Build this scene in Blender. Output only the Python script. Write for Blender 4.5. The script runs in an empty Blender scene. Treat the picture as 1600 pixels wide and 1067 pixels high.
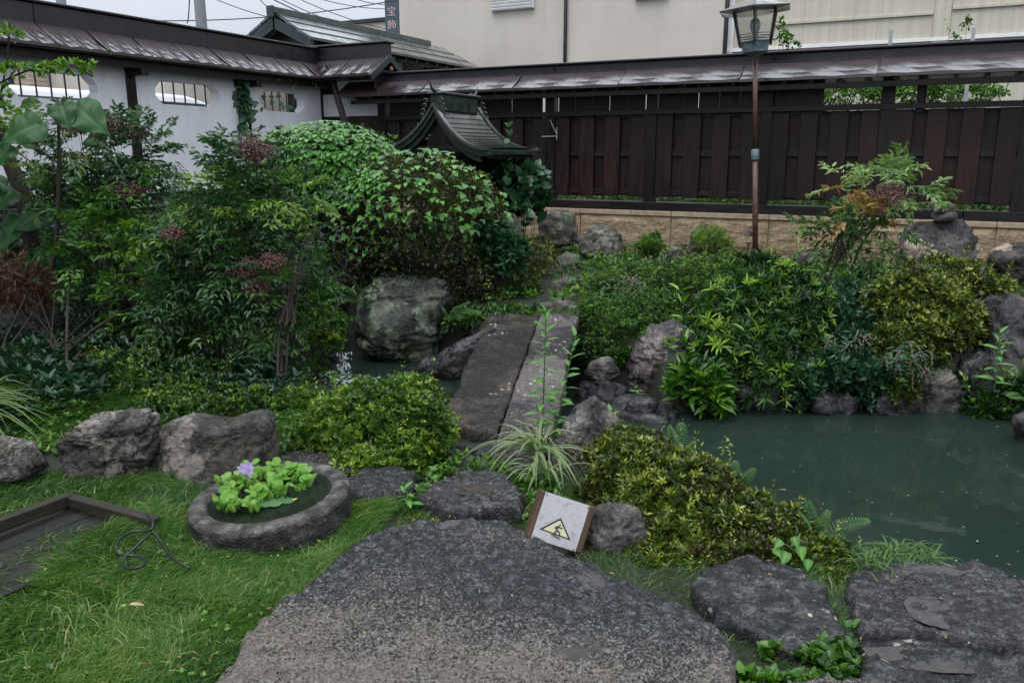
import bpy, bmesh, math, random
import numpy as np
from mathutils import Vector, Matrix, Quaternion
from mathutils.geometry import tessellate_polygon

SC = bpy.context.scene
COL = SC.collection
RNG = np.random.default_rng(7)
random.seed(7)

# ------------------------------------------------------------------ camera
FPX = 1270.0
PITCH = math.atan(293 / FPX)
CP, SP, EYE = math.cos(PITCH), math.sin(PITCH), 1.6
cam = bpy.data.cameras.new('camera')
cam.sensor_width = 36.0
cam.lens = 36.0 * FPX / 1600
cam.clip_start = 0.05
cam.clip_end = 800
camo = bpy.data.objects.new('camera', cam)
camo.location = (0, 0, EYE)
camo.rotation_euler = (math.pi / 2 - PITCH, 0, 0)
COL.objects.link(camo)
SC.camera = camo

# ------------------------------------------------------------------ overcast daylight
SUN_EL, SUN_AZ = 62, 215
w = bpy.data.worlds.new('World'); SC.world = w; w.use_nodes = True
nt = w.node_tree; nt.nodes.clear()
out = nt.nodes.new('ShaderNodeOutputWorld'); bg = nt.nodes.new('ShaderNodeBackground')
sky = nt.nodes.new('ShaderNodeTexSky'); sky.sky_type = 'NISHITA'; sky.sun_disc = False
sky.sun_elevation = math.radians(SUN_EL); sky.sun_rotation = math.radians(SUN_AZ)
sky.dust_density = 3
tc = nt.nodes.new('ShaderNodeTexCoord'); sx = nt.nodes.new('ShaderNodeSeparateXYZ')
mr = nt.nodes.new('ShaderNodeMapRange'); mr.clamp = True
mr.inputs[1].default_value = 0.0; mr.inputs[2].default_value = 1.0
mr.inputs[3].default_value = 0.0; mr.inputs[4].default_value = 1.0
cr = nt.nodes.new('ShaderNodeValToRGB')
cr.color_ramp.elements[0].position = 0.17; cr.color_ramp.elements[0].color = (.335, .36, .405, 1)
cr.color_ramp.elements[1].position = 1.0; cr.color_ramp.elements[1].color = (1.20, 1.29, 1.38, 1)
nz = nt.nodes.new('ShaderNodeTexNoise'); nz.inputs['Scale'].default_value = 2.2; nz.inputs['Detail'].default_value = 4
add = nt.nodes.new('ShaderNodeMath'); add.operation = 'MULTIPLY_ADD'; add.inputs[1].default_value = .12; 
vm = nt.nodes.new('ShaderNodeVectorMath'); vm.operation = 'SCALE'; vm.inputs['Scale'].default_value = 13.0
mx = nt.nodes.new('ShaderNodeMix'); mx.data_type = 'RGBA'; mx.inputs[0].default_value = .93
nt.links.new(tc.outputs['Generated'], sx.inputs[0]); nt.links.new(tc.outputs['Generated'], nz.inputs['Vector'])
nt.links.new(sx.outputs[2], mr.inputs[0]); nt.links.new(nz.outputs[0], add.inputs[0]); nt.links.new(mr.outputs[0], add.inputs[2])
nt.links.new(add.outputs[0], cr.inputs[0]); nt.links.new(cr.outputs[0], vm.inputs[0])
nt.links.new(sky.outputs[0], mx.inputs[6]); nt.links.new(vm.outputs[0], mx.inputs[7])
nt.links.new(mx.outputs[2], bg.inputs[0]); bg.inputs[1].default_value = .10
nt.links.new(bg.outputs[0], out.inputs[0])
sl = bpy.data.lights.new('sun', 'SUN'); sl.energy = .8; sl.angle = math.radians(25); sl.color = (1, .975, .95)
so = bpy.data.objects.new('sun', sl); COL.objects.link(so)
_el, _az = math.radians(SUN_EL), math.radians(SUN_AZ)
sd = Vector((math.sin(_az) * math.cos(_el), math.cos(_az) * math.cos(_el), math.sin(_el)))
so.rotation_euler = sd.to_track_quat('Z', 'Y').to_euler(); so.location = (0, 0, 30)
SC.view_settings.view_transform = 'Standard'; SC.view_settings.look = 'None'
SC.view_settings.exposure = 0.62; SC.view_settings.gamma = 1.0; SC.view_settings.use_curve_mapping = False
SC.cycles.max_bounces = 6; SC.cycles.diffuse_bounces = 2; SC.cycles.transparent_max_bounces = 8
SC.cycles.use_denoising = True

# ------------------------------------------------------------------ measuring helpers
def ray(u, v):
    a = (u - 800) / FPX; b = (533.5 - v) / FPX
    return np.array([a, CP + b * SP, -SP + b * CP])
def G(u, v, z=0.0):
    r = ray(u, v); return r * ((z - EYE) / r[2]) + np.array([0, 0, EYE])
def Yp(u, v, y):
    r = ray(u, v); return r * (y / r[1]) + np.array([0, 0, EYE])
def pxm(y, v=533):            # metres per photo pixel at depth y
    r = ray(800, v); return y / r[1] / FPX
EF = np.array([.8904, -.4551]); NF = np.array([.4551, .8904])
OF = np.array([3.11, 10.5]); CW = np.array([-3.11, 13.68])
def onplane(u, v, O, E, N, off=0):
    r = ray(u, v); t = ((O + N * off) @ N) / (r[:2] @ N); P = r * t
    return (P[:2] - O) @ E, P[2] + EYE
FP = lambda u, v, off=0: onplane(u, v, OF, EF, NF, off)
WP = lambda u, v, off=0: onplane(u, v, CW, NF, -EF, off)
A_F = math.atan2(EF[1], EF[0]); A_W = math.atan2(NF[1], NF[0])

# ------------------------------------------------------------------ numpy noise
def _hash(ix, iy, iz, s):
    h = (ix.astype(np.int64) * 374761393 + iy.astype(np.int64) * 668265263 + iz.astype(np.int64) * 2147483647 // 7 + s * 974634777)
    h = (h ^ (h >> 13)) * 1274126177
    h = h ^ (h >> 16)
    return (h & 0xffff) / 65535.0
def vnoise(P, s=0):
    P = np.asarray(P, float); I = np.floor(P).astype(np.int64); F = P - I; F = F * F * (3 - 2 * F)
    r = 0
    for dx in (0, 1):
        for dy in (0, 1):
            for dz in (0, 1):
                wgt = (F[..., 0] if dx else 1 - F[..., 0]) * (F[..., 1] if dy else 1 - F[..., 1]) * (F[..., 2] if dz else 1 - F[..., 2])
                r = r + wgt * _hash(I[..., 0] + dx, I[..., 1] + dy, I[..., 2] + dz, s)
    return r * 2 - 1
def fbm(P, o=4, s=0):
    r = 0; a = 1.; t = 0
    for k in range(o):
        r = r + a * vnoise(np.asarray(P) * 2.03 ** k + 17.3 * k, s + k); t += a; a *= .5
    return r / t

# ------------------------------------------------------------------ object helpers
def np_mesh(name, V, F, mat=None, attrs=None, smooth=False):
    V = np.ascontiguousarray(V, np.float32).reshape(-1, 3); F = np.ascontiguousarray(F, np.int32)
    k = F.shape[1]; me = bpy.data.meshes.new(name)
    me.vertices.add(len(V)); me.vertices.foreach_set('co', V.ravel())
    me.loops.add(F.size); me.loops.foreach_set('vertex_index', F.ravel())
    me.polygons.add(len(F)); me.polygons.foreach_set('loop_start', np.arange(0, F.size, k, dtype=np.int32))
    if smooth: me.polygons.foreach_set('use_smooth', np.ones(len(F), bool))
    me.update(calc_edges=True)
    for a, val in (attrs or {}).items():
        at = me.attributes.new(a, 'FLOAT', 'POINT'); at.data.foreach_set('value', np.ascontiguousarray(val, np.float32))
    if mat: me.materials.append(mat)
    return me
def py_mesh(name, V, F, mat=None, smooth=False):
    me = bpy.data.meshes.new(name); me.from_pydata([tuple(map(float, v)) for v in V], [], F)
    if smooth: me.polygons.foreach_set('use_smooth', [True] * len(F))
    if mat: me.materials.append(mat)
    me.update(); return me
def put(name, me, parent=None, loc=(0, 0, 0), rot=(0, 0, 0), scale=None, label=None, cat=None, group=None, kind=None):
    o = bpy.data.objects.new(name, me); COL.objects.link(o)
    o.location = tuple(float(c) for c in loc)
    if isinstance(rot, Matrix): o.rotation_euler = rot.to_euler()
    else: o.rotation_euler = rot
    if scale is not None: o.scale = scale if hasattr(scale, '__len__') else (scale,) * 3
    if parent is not None: o.parent = parent
    if label: o['label'] = label
    if cat: o['category'] = cat
    if group: o['group'] = group
    if kind: o['kind'] = kind
    return o
def thing(name, label, cat, loc=(0, 0, 0), rz=0.0, group=None):
    return put(name, None, None, loc, (0, 0, rz), label=label, cat=cat, group=group)
def wpart(T, name, V, F, mat, attrs=None, smooth=False, kind=None, label=None):
    """part given in world coordinates under an unrotated thing"""
    V = np.asarray(V, float) - np.array(T.location)
    return put(name, np_mesh(name, V, F, mat, attrs, smooth), T, kind=kind, label=label)
_bc = {}
def cbox(sx, sy, sz, ch=.004):
    """chamfered box centred at origin"""
    key = (round(sx, 4), round(sy, 4), round(sz, 4), ch)
    if key in _bc: return _bc[key]
    bm = bmesh.new(); bmesh.ops.create_cube(bm, size=1)
    for v in bm.verts: v.co = (v.co.x * sx, v.co.y * sy, v.co.z * sz)
    if ch: bmesh.ops.bevel(bm, geom=bm.edges[:], offset=min(ch, .4 * min(sx, sy, sz)), segments=1, affect='EDGES')
    V = [v.co.copy() for v in bm.verts]; F = [[v.index for v in f.verts] for f in bm.faces]
    bm.free(); _bc[key] = (V, F); return _bc[key]
_bm = {}
def box(name, T, mat, x0, x1, y0, y1, z0, z1, ch=.004, rot=(0, 0, 0), label=None):
    s = (abs(x1 - x0), abs(y1 - y0), abs(z1 - z0)); key = (tuple(round(c, 4) for c in s), ch, mat.name)
    if key not in _bm: V, F = cbox(*s, ch); _bm[key] = py_mesh(name, V, F, mat)
    return put(name, _bm[key], T, ((x0 + x1) / 2, (y0 + y1) / 2, (z0 + z1) / 2), rot, label=label)
def tube(pts, rad, n=8, cap=True):
    pts = [Vector(p) for p in pts]; V = []; F = []; N = len(pts)
    rad = rad if hasattr(rad, '__len__') else [rad] * N
    prev = None
    for i, p in enumerate(pts):
        t = (pts[min(i + 1, N - 1)] - pts[max(i - 1, 0)]).normalized()
        a = prev if prev is not None else (Vector((0, 0, 1)) if abs(t.z) < .9 else Vector((1, 0, 0)))
        a = (a - t * a.dot(t)).normalized(); prev = a; b = t.cross(a)
        for k in range(n):
            an = 2 * math.pi * k / n; V.append(p + (a * math.cos(an) + b * math.sin(an)) * rad[i])
    for i in range(N - 1):
        for k in range(n):
            k2 = (k + 1) % n; F.append([i * n + k, i * n + k2, (i + 1) * n + k2, (i + 1) * n + k])
    if cap: F.append(list(range(n))[::-1]); F.append([(N - 1) * n + k for k in range(n)])
    return V, F
def tube_part(name, T, mat, pts, rad, n=8, label=None):
    V, F = tube(pts, rad, n); V = [v - Vector(T.location) for v in V] if T is not None and T.rotation_euler.z == 0 else V
    return put(name, py_mesh(name, V, F, mat, True), T, label=label)
def lathe(prof, n=24):
    V = []; F = []; m = len(prof)
    for k in range(n):
        a = 2 * math.pi * k / n
        for r, z in prof: V.append((r * math.cos(a), r * math.sin(a), z))
    for k in range(n):
        k2 = (k + 1) % n
        for i in range(m - 1): F.append([k * m + i, k2 * m + i, k2 * m + i + 1, k * m + i + 1])
    return V, F
def catmull(P, n=8):
    P = [np.asarray(p, float) for p in P]; R = []
    for i in range(len(P) - 1):
        p0, p1, p2, p3 = P[max(i - 1, 0)], P[i], P[i + 1], P[min(i + 2, len(P) - 1)]
        for t in np.arange(0, 1, 1 / n):
            R.append(.5 * ((2 * p1) + (-p0 + p2) * t + (2 * p0 - 5 * p1 + 4 * p2 - p3) * t * t + (-p0 + 3 * p1 - 3 * p2 + p3) * t ** 3))
    R.append(P[-1]); return R

# ------------------------------------------------------------------ materials
class NT:
    def __init__(s, name):
        s.m = bpy.data.materials.new(name); s.m.use_nodes = True; s.t = s.m.node_tree
        s.b = s.t.nodes['Principled BSDF']; s.o = s.t.nodes['Material Output']
    def n(s, typ, **kw):
        x = s.t.nodes.new(typ)
        for k, v in kw.items():
            if k.startswith('i_'): x.inputs[k[2:].replace('_', ' ')].default_value = v
            else: setattr(x, k, v)
        return x
    def l(s, a, b): s.t.links.new(a, b)
    def pos(s, sc=(1, 1, 1), obj=False):
        src = s.n('ShaderNodeTexCoord').outputs['Object'] if obj else s.n('ShaderNodeNewGeometry').outputs['Position']
        mp = s.n('ShaderNodeMapping'); mp.inputs['Scale'].default_value = sc; s.l(src, mp.inputs[0]); return mp.outputs[0]
    def noise(s, vec, sc, det=6, rough=.55, dist=0):
        x = s.n('ShaderNodeTexNoise', i_Scale=sc, i_Detail=det, i_Roughness=rough, i_Distortion=dist); s.l(vec, x.inputs['Vector']); return x.outputs[0]
    def ramp(s, fac, stops):
        x = s.n('ShaderNodeValToRGB'); e = x.color_ramp.elements
        while len(e) < len(stops): e.new(.5)
        for i, (p, c) in enumerate(stops):
            e[i].position = p; e[i].color = (c, c, c, 1) if not hasattr(c, '__len__') else (*c, 1)
        s.l(fac, x.inputs[0]); return x.outputs[0]
    def mix(s, fac, a, b):
        x = s.n('ShaderNodeMix', data_type='RGBA')
        for i, q in ((0, fac), (6, a), (7, b)):
            if hasattr(q, 'is_linked') or hasattr(q, 'links'): s.l(q, x.inputs[i])
            else: x.inputs[i].default_value = q if i == 0 else (*q, 1)
        return x.outputs[2]
    def math(s, op, a, b=0.0):
        x = s.n('ShaderNodeMath', operation=op)
        for i, q in ((0, a), (1, b)):
            if hasattr(q, 'links'): s.l(q, x.inputs[i])
            else: x.inputs[i].default_value = q
        return x.outputs[0]
    def bump(s, h, st=.5, dist=.01):
        x = s.n('ShaderNodeBump'); x.inputs['Strength'].default_value = st; x.inputs['Distance'].default_value = dist
        s.l(h, x.inputs['Height'])
        if s.b.inputs['Normal'].is_linked: s.l(s.b.inputs['Normal'].links[0].from_socket, x.inputs['Normal'])
        s.l(x.outputs[0], s.b.inputs['Normal'])
    def col(s, c):
        if hasattr(c, 'links'): s.l(c, s.b.inputs['Base Color'])
        else: s.b.inputs['Base Color'].default_value = (*c, 1)
    def rough(s, r):
        if hasattr(r, 'links'): s.l(r, s.b.inputs['Roughness'])
        else: s.b.inputs['Roughness'].default_value = r

def plain(name, c, rough=.5, var=.25, sc=12, bump=.15, metal=0, obj=False):
    x = NT(name); p = x.pos(obj=obj); n = x.noise(p, sc, 8)
    c = np.array(c); x.col(x.ramp(n, [(.3, tuple(c * (1 - var))), (.7, tuple(np.minimum(c * (1 + var), 1)))]))
    x.rough(x.ramp(n, [(.3, min(1, rough * .8)), (.7, min(1, rough * 1.2))])); x.b.inputs['Metallic'].default_value = metal
    if bump: x.bump(x.noise(p, sc * 4, 6), bump, .004)
    return x.m

def stone(name, c0, c1, c2, sc=3, rough=(.3, .6), bump=.6, patch=None, patch2=None, strata=None, fine=1.0, dots=None):
    """c0 dark, c1 mid, c2 light; patch=(colour, threshold, scale) is lichen, moss or bare spots with hard edges"""
    x = NT(name); p = x.pos(); n = x.noise(p, sc, 10, .62, .3); n2 = x.noise(p, sc * 9, 8, .65)
    c0, c1, c2 = (tuple(np.array(q) * k_) for q, k_ in ((c0, .40), (c1, .62), (c2, 1.15)))
    c = x.ramp(x.math('ADD', x.math('MULTIPLY', n, .65), x.math('MULTIPLY', n2, .35)), [(.40, c0), (.5, c1), (.61, c2)])
    if strata:
        q = x.pos(strata); wv = x.noise(q, sc * 2.2, 6, .6, .8)
        c = x.mix(x.ramp(wv, [(.45, 0.), (.52, .75), (.56, 0.)]), c, tuple(np.array(c0) * .5)); x.bump(wv, .7, .02)
    for pt in (patch, patch2):
        if pt:
            pc, th, ps = pt; pn = x.noise(p, ps, 8, .68, .2)
            f = x.ramp(pn, [(th, 0.), (th + .05, 1.)])
            pc2 = x.ramp(n2, [(.35, tuple(np.array(pc) * .65)), (.65, pc)])
            c = x.mix(f, c, pc2)
    if dots:
        dc, ds, dr = dots; vo = x.n('ShaderNodeTexVoronoi', i_Scale=ds); x.l(p, vo.inputs['Vector'])
        f = x.math('MULTIPLY', x.ramp(vo.outputs['Distance'], [(dr, 1.), (dr + .05, 0.)]), x.ramp(x.noise(p, 2.2, 3), [(.52, 0.), (.56, 1.)]))
        c = x.mix(f, c, dc)
    x.col(c); x.rough(x.ramp(n, [(.35, rough[0] * .8), (.65, rough[1] * .85)]))
    x.bump(n, bump, .07); x.bump(n2, bump * fine, .016); x.bump(x.noise(p, sc * 40, 6, .7), bump * .7 * fine, .002)
    return x.m

def wood(name, c0, c1, c2, rough=(.25, .5), sc=1.0, along=(14, 14, 1.2)):
    x = NT(name); oi = x.n('ShaderNodeObjectInfo'); co = x.n('ShaderNodeTexCoord')
    mp = x.n('ShaderNodeMapping'); mp.inputs['Scale'].default_value = tuple(a * sc for a in along); x.l(co.outputs['Object'], mp.inputs[0])
    cb = x.n('ShaderNodeCombineXYZ'); x.l(x.math('MULTIPLY', oi.outputs['Random'], 37.), cb.inputs[0]); x.l(x.math('MULTIPLY', oi.outputs['Random'], 11.), cb.inputs[1]); x.l(cb.outputs[0], mp.inputs['Location'])
    n = x.noise(mp.outputs[0], 2.2, 8, .6, .6); big = x.noise(x.pos(), 1.3, 4)
    f = x.math('ADD', x.math('ADD', x.math('MULTIPLY', n, .5), x.math('MULTIPLY', big, .42)), x.math('MULTIPLY', oi.outputs['Random'], .08))
    x.col(x.ramp(f, [(.32, c0), (.5, c1), (.68, c2)])); x.rough(x.ramp(n, [(.35, rough[0]), (.65, rough[1])])); x.bump(n, .5, .004); x.b.inputs['Specular IOR Level'].default_value = .3
    return x.m

def roofmetal(name, c0, c1, flow=(9, 9, 2), run=None):
    """copper sheet; run=(y0, y1) puts the standing film of rain towards the eave of a roof_sheet"""
    x = NT(name); p = x.pos(flow, obj=True); n = x.noise(p, 1.0, 8, .6, 1.2); n2 = x.noise(x.pos(), 30, 6, .7); big = x.noise(x.pos((1, 1, 1)), 2.6, 7, .65, .5)
    x.col(x.ramp(x.math('ADD', x.math('MULTIPLY', n, .5), x.math('MULTIPLY', n2, .5)), [(.38, c0), (.62, c1)]))
    if run:
        sy = x.n('ShaderNodeSeparateXYZ'); x.l(x.n('ShaderNodeTexCoord').outputs['Object'], sy.inputs[0]); ay = x.math('ABSOLUTE', sy.outputs[1])
        f = x.math('ADD', x.ramp(x.math('MULTIPLY', ay, 1.0), [(run[0], 0.), (run[1], .42)]), x.math('ADD', x.math('MULTIPLY', big, .42), x.math('MULTIPLY', n, .26)))
    else: f = x.math('ADD', x.math('MULTIPLY', big, .8), .18)
    wet = x.ramp(f, [(.42, 0.), (.60, 1.)])
    x.rough(x.ramp(wet, [(0., .55), (1., .22)])); x.b.inputs['Specular IOR Level'].default_value = .6
    x.b.inputs['Coat IOR'].default_value = 1.55; x.l(wet, x.b.inputs['Coat Weight']); x.b.inputs['Coat Roughness'].default_value = .22
    x.bump(x.noise(x.pos(), 5, 4), .2, .02); x.bump(n2, .2, .002)
    return x.m

def leafmat(name, cols, rough=.32, trans=.28, spec=.5):
    cols = [tuple(np.minimum(np.array(k) * (1.06, 1.04, .85) * (.80 + .30 * i / max(1, len(cols) - 1)), 1)) for i, k in enumerate(cols)] if len(cols) > 3 else cols
    x = NT(name); at = x.n('ShaderNodeAttribute', attribute_name='tint'); c = x.ramp(at.outputs['Fac'], [(i / max(1, len(cols) - 1), k) for i, k in enumerate(cols)])
    x.col(c); x.rough(rough); x.b.inputs['Specular IOR Level'].default_value = spec
    tr = x.n('ShaderNodeBsdfTranslucent'); g = x.n('ShaderNodeHueSaturation', i_Value=1.4, i_Saturation=1.1); x.l(c, g.inputs['Color']); x.l(g.outputs[0], tr.inputs[0])
    ms = x.n('ShaderNodeMixShader'); ms.inputs[0].default_value = trans
    x.l(x.b.outputs[0], ms.inputs[1]); x.l(tr.outputs[0], ms.inputs[2]); x.l(ms.outputs[0], x.o.inputs[0])
    return x.m
def leafobj(name, c0, c1, rough=.35, trans=.28, veins=0):
    """single leaves that share a mesh: colour varies by object"""
    x = NT(name); oi = x.n('ShaderNodeObjectInfo'); n = x.noise(x.pos(), 60, 5, .7)
    c = x.ramp(x.math('ADD', x.math('MULTIPLY', oi.outputs['Random'], .55), x.math('MULTIPLY', n, .5)), [(.25, tuple(np.array(c0) * 1.1)), (.85, c1)])
    if veins:
        at = x.n('ShaderNodeAttribute', attribute_name='tint'); c = x.mix(at.outputs['Fac'], c, tuple(np.minimum(np.array(c1) * 1.7, 1)))
    x.col(c); x.rough(rough); x.b.inputs['Specular IOR Level'].default_value = .35
    tr = x.n('ShaderNodeBsdfTranslucent'); g = x.n('ShaderNodeHueSaturation', i_Value=1.4); x.l(c, g.inputs['Color']); x.l(g.outputs[0], tr.inputs[0])
    ms = x.n('ShaderNodeMixShader'); ms.inputs[0].default_value = trans
    x.l(x.b.outputs[0], ms.inputs[1]); x.l(tr.outputs[0], ms.inputs[2]); x.l(ms.outputs[0], x.o.inputs[0])
    return x.m

M = {}
M['board'] = wood('dark_board', (.004, .0035, .004), (.013, .006, .006), (.036, .012, .009), rough=(.35, .6))
M['beam'] = wood('dark_beam', (.006, .006, .007), (.012, .010, .011), (.024, .017, .017), along=(1.2, 14, 14))
M['post'] = wood('dark_post', (.003, .003, .0035), (.008, .006, .006), (.020, .010, .009))
M['bench'] = wood('grey_wood', (.010, .009, .006), (.022, .019, .013), (.042, .036, .025), rough=(.4, .7), along=(1.5, 16, 16))
M['hatch'] = wood('hatch_plank', (.003, .003, .003), (.008, .007, .006), (.020, .015, .013), rough=(.25, .5), along=(1.5, 16, 16))
M['signwood'] = wood('sign_wood', (.045, .025, .016), (.085, .052, .034), (.07, .075, .05), rough=(.4, .7))
M['roof'] = roofmetal('brown_copper', (.009, .006, .008), (.036, .018, .023), run=(.12, .36))
M['ridge'] = plain('ridge_copper', (.012, .011, .015), .4, .4, 8)
M['green_roof'] = roofmetal('green_copper', (.018, .030, .032), (.05, .075, .075), (3, 3, 3))
M['shrine_roof'] = roofmetal('shrine_copper', (.018, .022, .021), (.048, .052, .047), (12, 12, 12))
M['shrine_trim'] = plain('shrine_verdigris', (.016, .030, .025), .4, .5, 9)
M['darkgreen'] = plain('dark_green_timber', (.012, .024, .027), .45, .4, 6)
x = NT('white_plaster'); p = x.pos(); n = x.noise(p, 1.4, 8, .6); st = x.noise(x.pos((3, 3, .35)), 3, 6, .6)
x.col(x.mix(x.ramp(st, [(.5, 0.), (.75, .35)]), x.ramp(n, [(.3, (.66, .67, .70)), (.7, (.75, .76, .79))]), (.40, .41, .46))); x.rough(.8); x.bump(x.noise(p, 60, 5), .15, .002); M['plaster'] = x.m
x = NT('beige_stucco'); p = x.pos(); n = x.noise(p, .7, 8, .6); st = x.noise(x.pos((1.5, 1.5, .2)), 2, 6, .6)
x.col(x.mix(x.ramp(st, [(.5, 0.), (.8, .4)]), x.ramp(n, [(.3, (.47, .43, .38)), (.7, (.56, .515, .46))]), (.39, .355, .32))); x.rough(.85); x.bump(x.noise(p, 7, 8, .7), .35, .01); M['stucco'] = x.m
x = NT('cream_cladding'); p = x.pos(); st = x.noise(x.pos((6, 6, .15)), 2, 5, .6); wv = x.n('ShaderNodeTexWave', i_Scale=5.5); wv.bands_direction = 'X'
cc = x.n('ShaderNodeTexCoord'); x.l(cc.outputs['Object'], wv.inputs['Vector'])
x.col(x.ramp(st, [(.3, (.42, .385, .31)), (.7, (.54, .505, .425))])); x.rough(.5); x.bump(wv.outputs[0], .35, .01); M['clad'] = x.m
M['white'] = plain('white_metal', (.72, .72, .72), .4, .08, 6, 0)
M['darkmetal'] = plain('dark_metal', (.025, .027, .032), .4, .3, 8)
M['galv'] = plain('galvanised', (.32, .34, .36), .4, .2, 10)
M['concrete'] = plain('pole_concrete', (.26, .27, .28), .8, .15, 8)
M['wire'] = plain('wire_rubber', (.05, .05, .06), .6, .1, 3, 0)
x = NT('blue_cloth'); x.col((.015, .05, .10)); x.rough(.8); M['bluecloth'] = x.m
M['signblue'] = plain('sign_blue', (.045, .075, .095), .5, .15, 3, 0)
M['signpink'] = plain('sign_pink', (.55, .38, .40), .6, .1, 5, 0)
M['mortar'] = plain('mortar', (.30, .24, .17), .9, .15, 20)
x = NT('sandstone'); p = x.pos(); n = x.noise(p, 5, 10, .65, .4); n2 = x.noise(p, 26, 8, .7); q = x.noise(x.pos((1, 1, 3)), 6, 8, .65, .8)
c = x.ramp(x.math('ADD', x.math('MULTIPLY', n, .5), x.math('MULTIPLY', n2, .5)), [(.34, (.10, .075, .05)), (.5, (.31, .225, .14)), (.66, (.46, .345, .225))])
c = x.mix(x.ramp(q, [(.56, 0.), (.66, .75)]), c, (.10, .085, .055)); x.col(c); x.rough(.8); x.bump(q, .9, .03); x.bump(n2, .8, .01); M['sandstone'] = x.m
M['coping'] = plain('sandstone_coping', (.34, .26, .18), .8, .3, 14, .4)
x = NT('tan_brick'); br = x.n('ShaderNodeTexBrick', i_Scale=1.0); br.inputs['Color1'].default_value = (.40, .30, .24, 1); br.inputs['Color2'].default_value = (.55, .44, .36, 1); br.inputs['Mortar'].default_value = (.62, .57, .50, 1)
br.inputs['Brick Width'].default_value = .34; br.inputs['Row Height'].default_value = .09; br.inputs['Mortar Size'].default_value = .012
cc = x.n('ShaderNodeTexCoord'); mp = x.n('ShaderNodeMapping'); mp.inputs['Rotation'].default_value = (math.pi / 2, 0, 0); x.l(cc.outputs['Object'], mp.inputs[0]); x.l(mp.outputs[0], br.inputs['Vector'])
x.col(br.outputs[0]); x.rough(.8); M['brick'] = x.m
x = NT('car_paint'); x.col((.72, .73, .75)); x.rough(.2); x.b.inputs['Coat Weight'].default_value = .6; M['car'] = x.m
x = NT('dark_glass'); x.col((.02, .025, .03)); x.rough(.06); M['glass'] = x.m
x = NT('tail_light'); x.col((.45, .02, .03)); x.rough(.15); M['tail'] = x.m
x = NT('tyre'); x.col((.02, .02, .02)); x.rough(.8); M['tyre'] = x.m
M['fadedred'] = plain('faded_red', (.22, .06, .06), .7, .3, 20, 0)
x = NT('lamp_glass'); x.b.inputs['Transmission Weight'].default_value = 1; x.col((.92, .94, .93)); x.rough(.25); x.b.inputs['IOR'].default_value = 1.1; M['lampglass'] = x.m
x = NT('bulb_glass'); x.col((.35, .36, .36)); x.rough(.2); M['bulb'] = x.m
M['rust'] = plain('rusty_paint', (.075, .032, .026), .45, .5, 14)
M['bluegrey'] = plain('weathered_blue', (.10, .15, .17), .5, .5, 22)
M['lampdark'] = plain('lamp_iron', (.018, .022, .025), .45, .4, 12)
M['lamproof'] = roofmetal('lamp_roof_copper', (.05, .045, .05), (.12, .10, .11), (6, 6, 6))
# soil
x = NT('soil'); p = x.pos(); n = x.noise(p, 5, 8, .6); n2 = x.noise(p, 60, 6, .7)
c = x.ramp(n2, [(.3, (.005, .005, .003)), (.7, (.020, .016, .010))]); c = x.mix(x.ramp(n, [(.45, 0.), (.6, .8)]), c, (.008, .018, .005))
x.col(c); x.rough(.6); x.bump(n2, .8, .01); M['soil'] = x.m
M['asphalt'] = plain('asphalt', (.05, .05, .052), .6, .2, 30)
# stones
M['s_fore'] = None
M['s_swirl'] = stone('swirl_rock', (.022, .022, .024), (.12, .105, .095), (.26, .23, .20), 5, (.3, .6), .9, strata=(1.2, 1.2, 4.5))
M['s_block'] = stone('block_rock', (.010, .011, .008), (.030, .028, .022), (.075, .065, .052), 6, (.4, .7), .8, patch=((.24, .21, .19), .54, 3.4))
M['s_lichen'] = stone('lichen_rock', (.018, .022, .020), (.055, .062, .052), (.10, .115, .09), 3, (.4, .7), .8, patch=((.19, .24, .16), .50, 5.5), patch2=((.012, .014, .014), .56, 3.2))
M['s_pyr'] = stone('grey_rock', (.055, .050, .052), (.13, .115, .115), (.23, .205, .19), 4, (.35, .6), .9, patch=((.035, .045, .03), .6, 5))
M['s_purple'] = stone('purple_rock', (.035, .026, .030), (.11, .085, .090), (.22, .175, .17), 3.5, (.3, .55), .9, strata=(6, 1.5, 1.2))
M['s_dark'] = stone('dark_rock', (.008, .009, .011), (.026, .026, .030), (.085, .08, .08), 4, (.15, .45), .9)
M['s_white'] = stone('pale_rock', (.07, .07, .055), (.20, .19, .155), (.34, .32, .26), 12, (.5, .8), .9, patch=((.12, .16, .10), .58, 3))
M['s_tan'] = stone('tan_black_rock', (.012, .012, .014), (.045, .04, .042), (.11, .095, .09), 5, (.35, .6), .9, patch=((.52, .40, .32), .52, 2.2), patch2=((.26, .29, .20), .60, 3.1))
M['s_moss'] = stone('mossy_rock', (.03, .03, .022), (.10, .095, .07), (.17, .16, .12), 5, (.5, .8), .8, patch=((.045, .10, .02), .5, 7))
M['s_wall'] = stone('wall_rock', (.035, .034, .036), (.095, .085, .08), (.19, .16, .14), 5, (.3, .6), .8)
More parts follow.
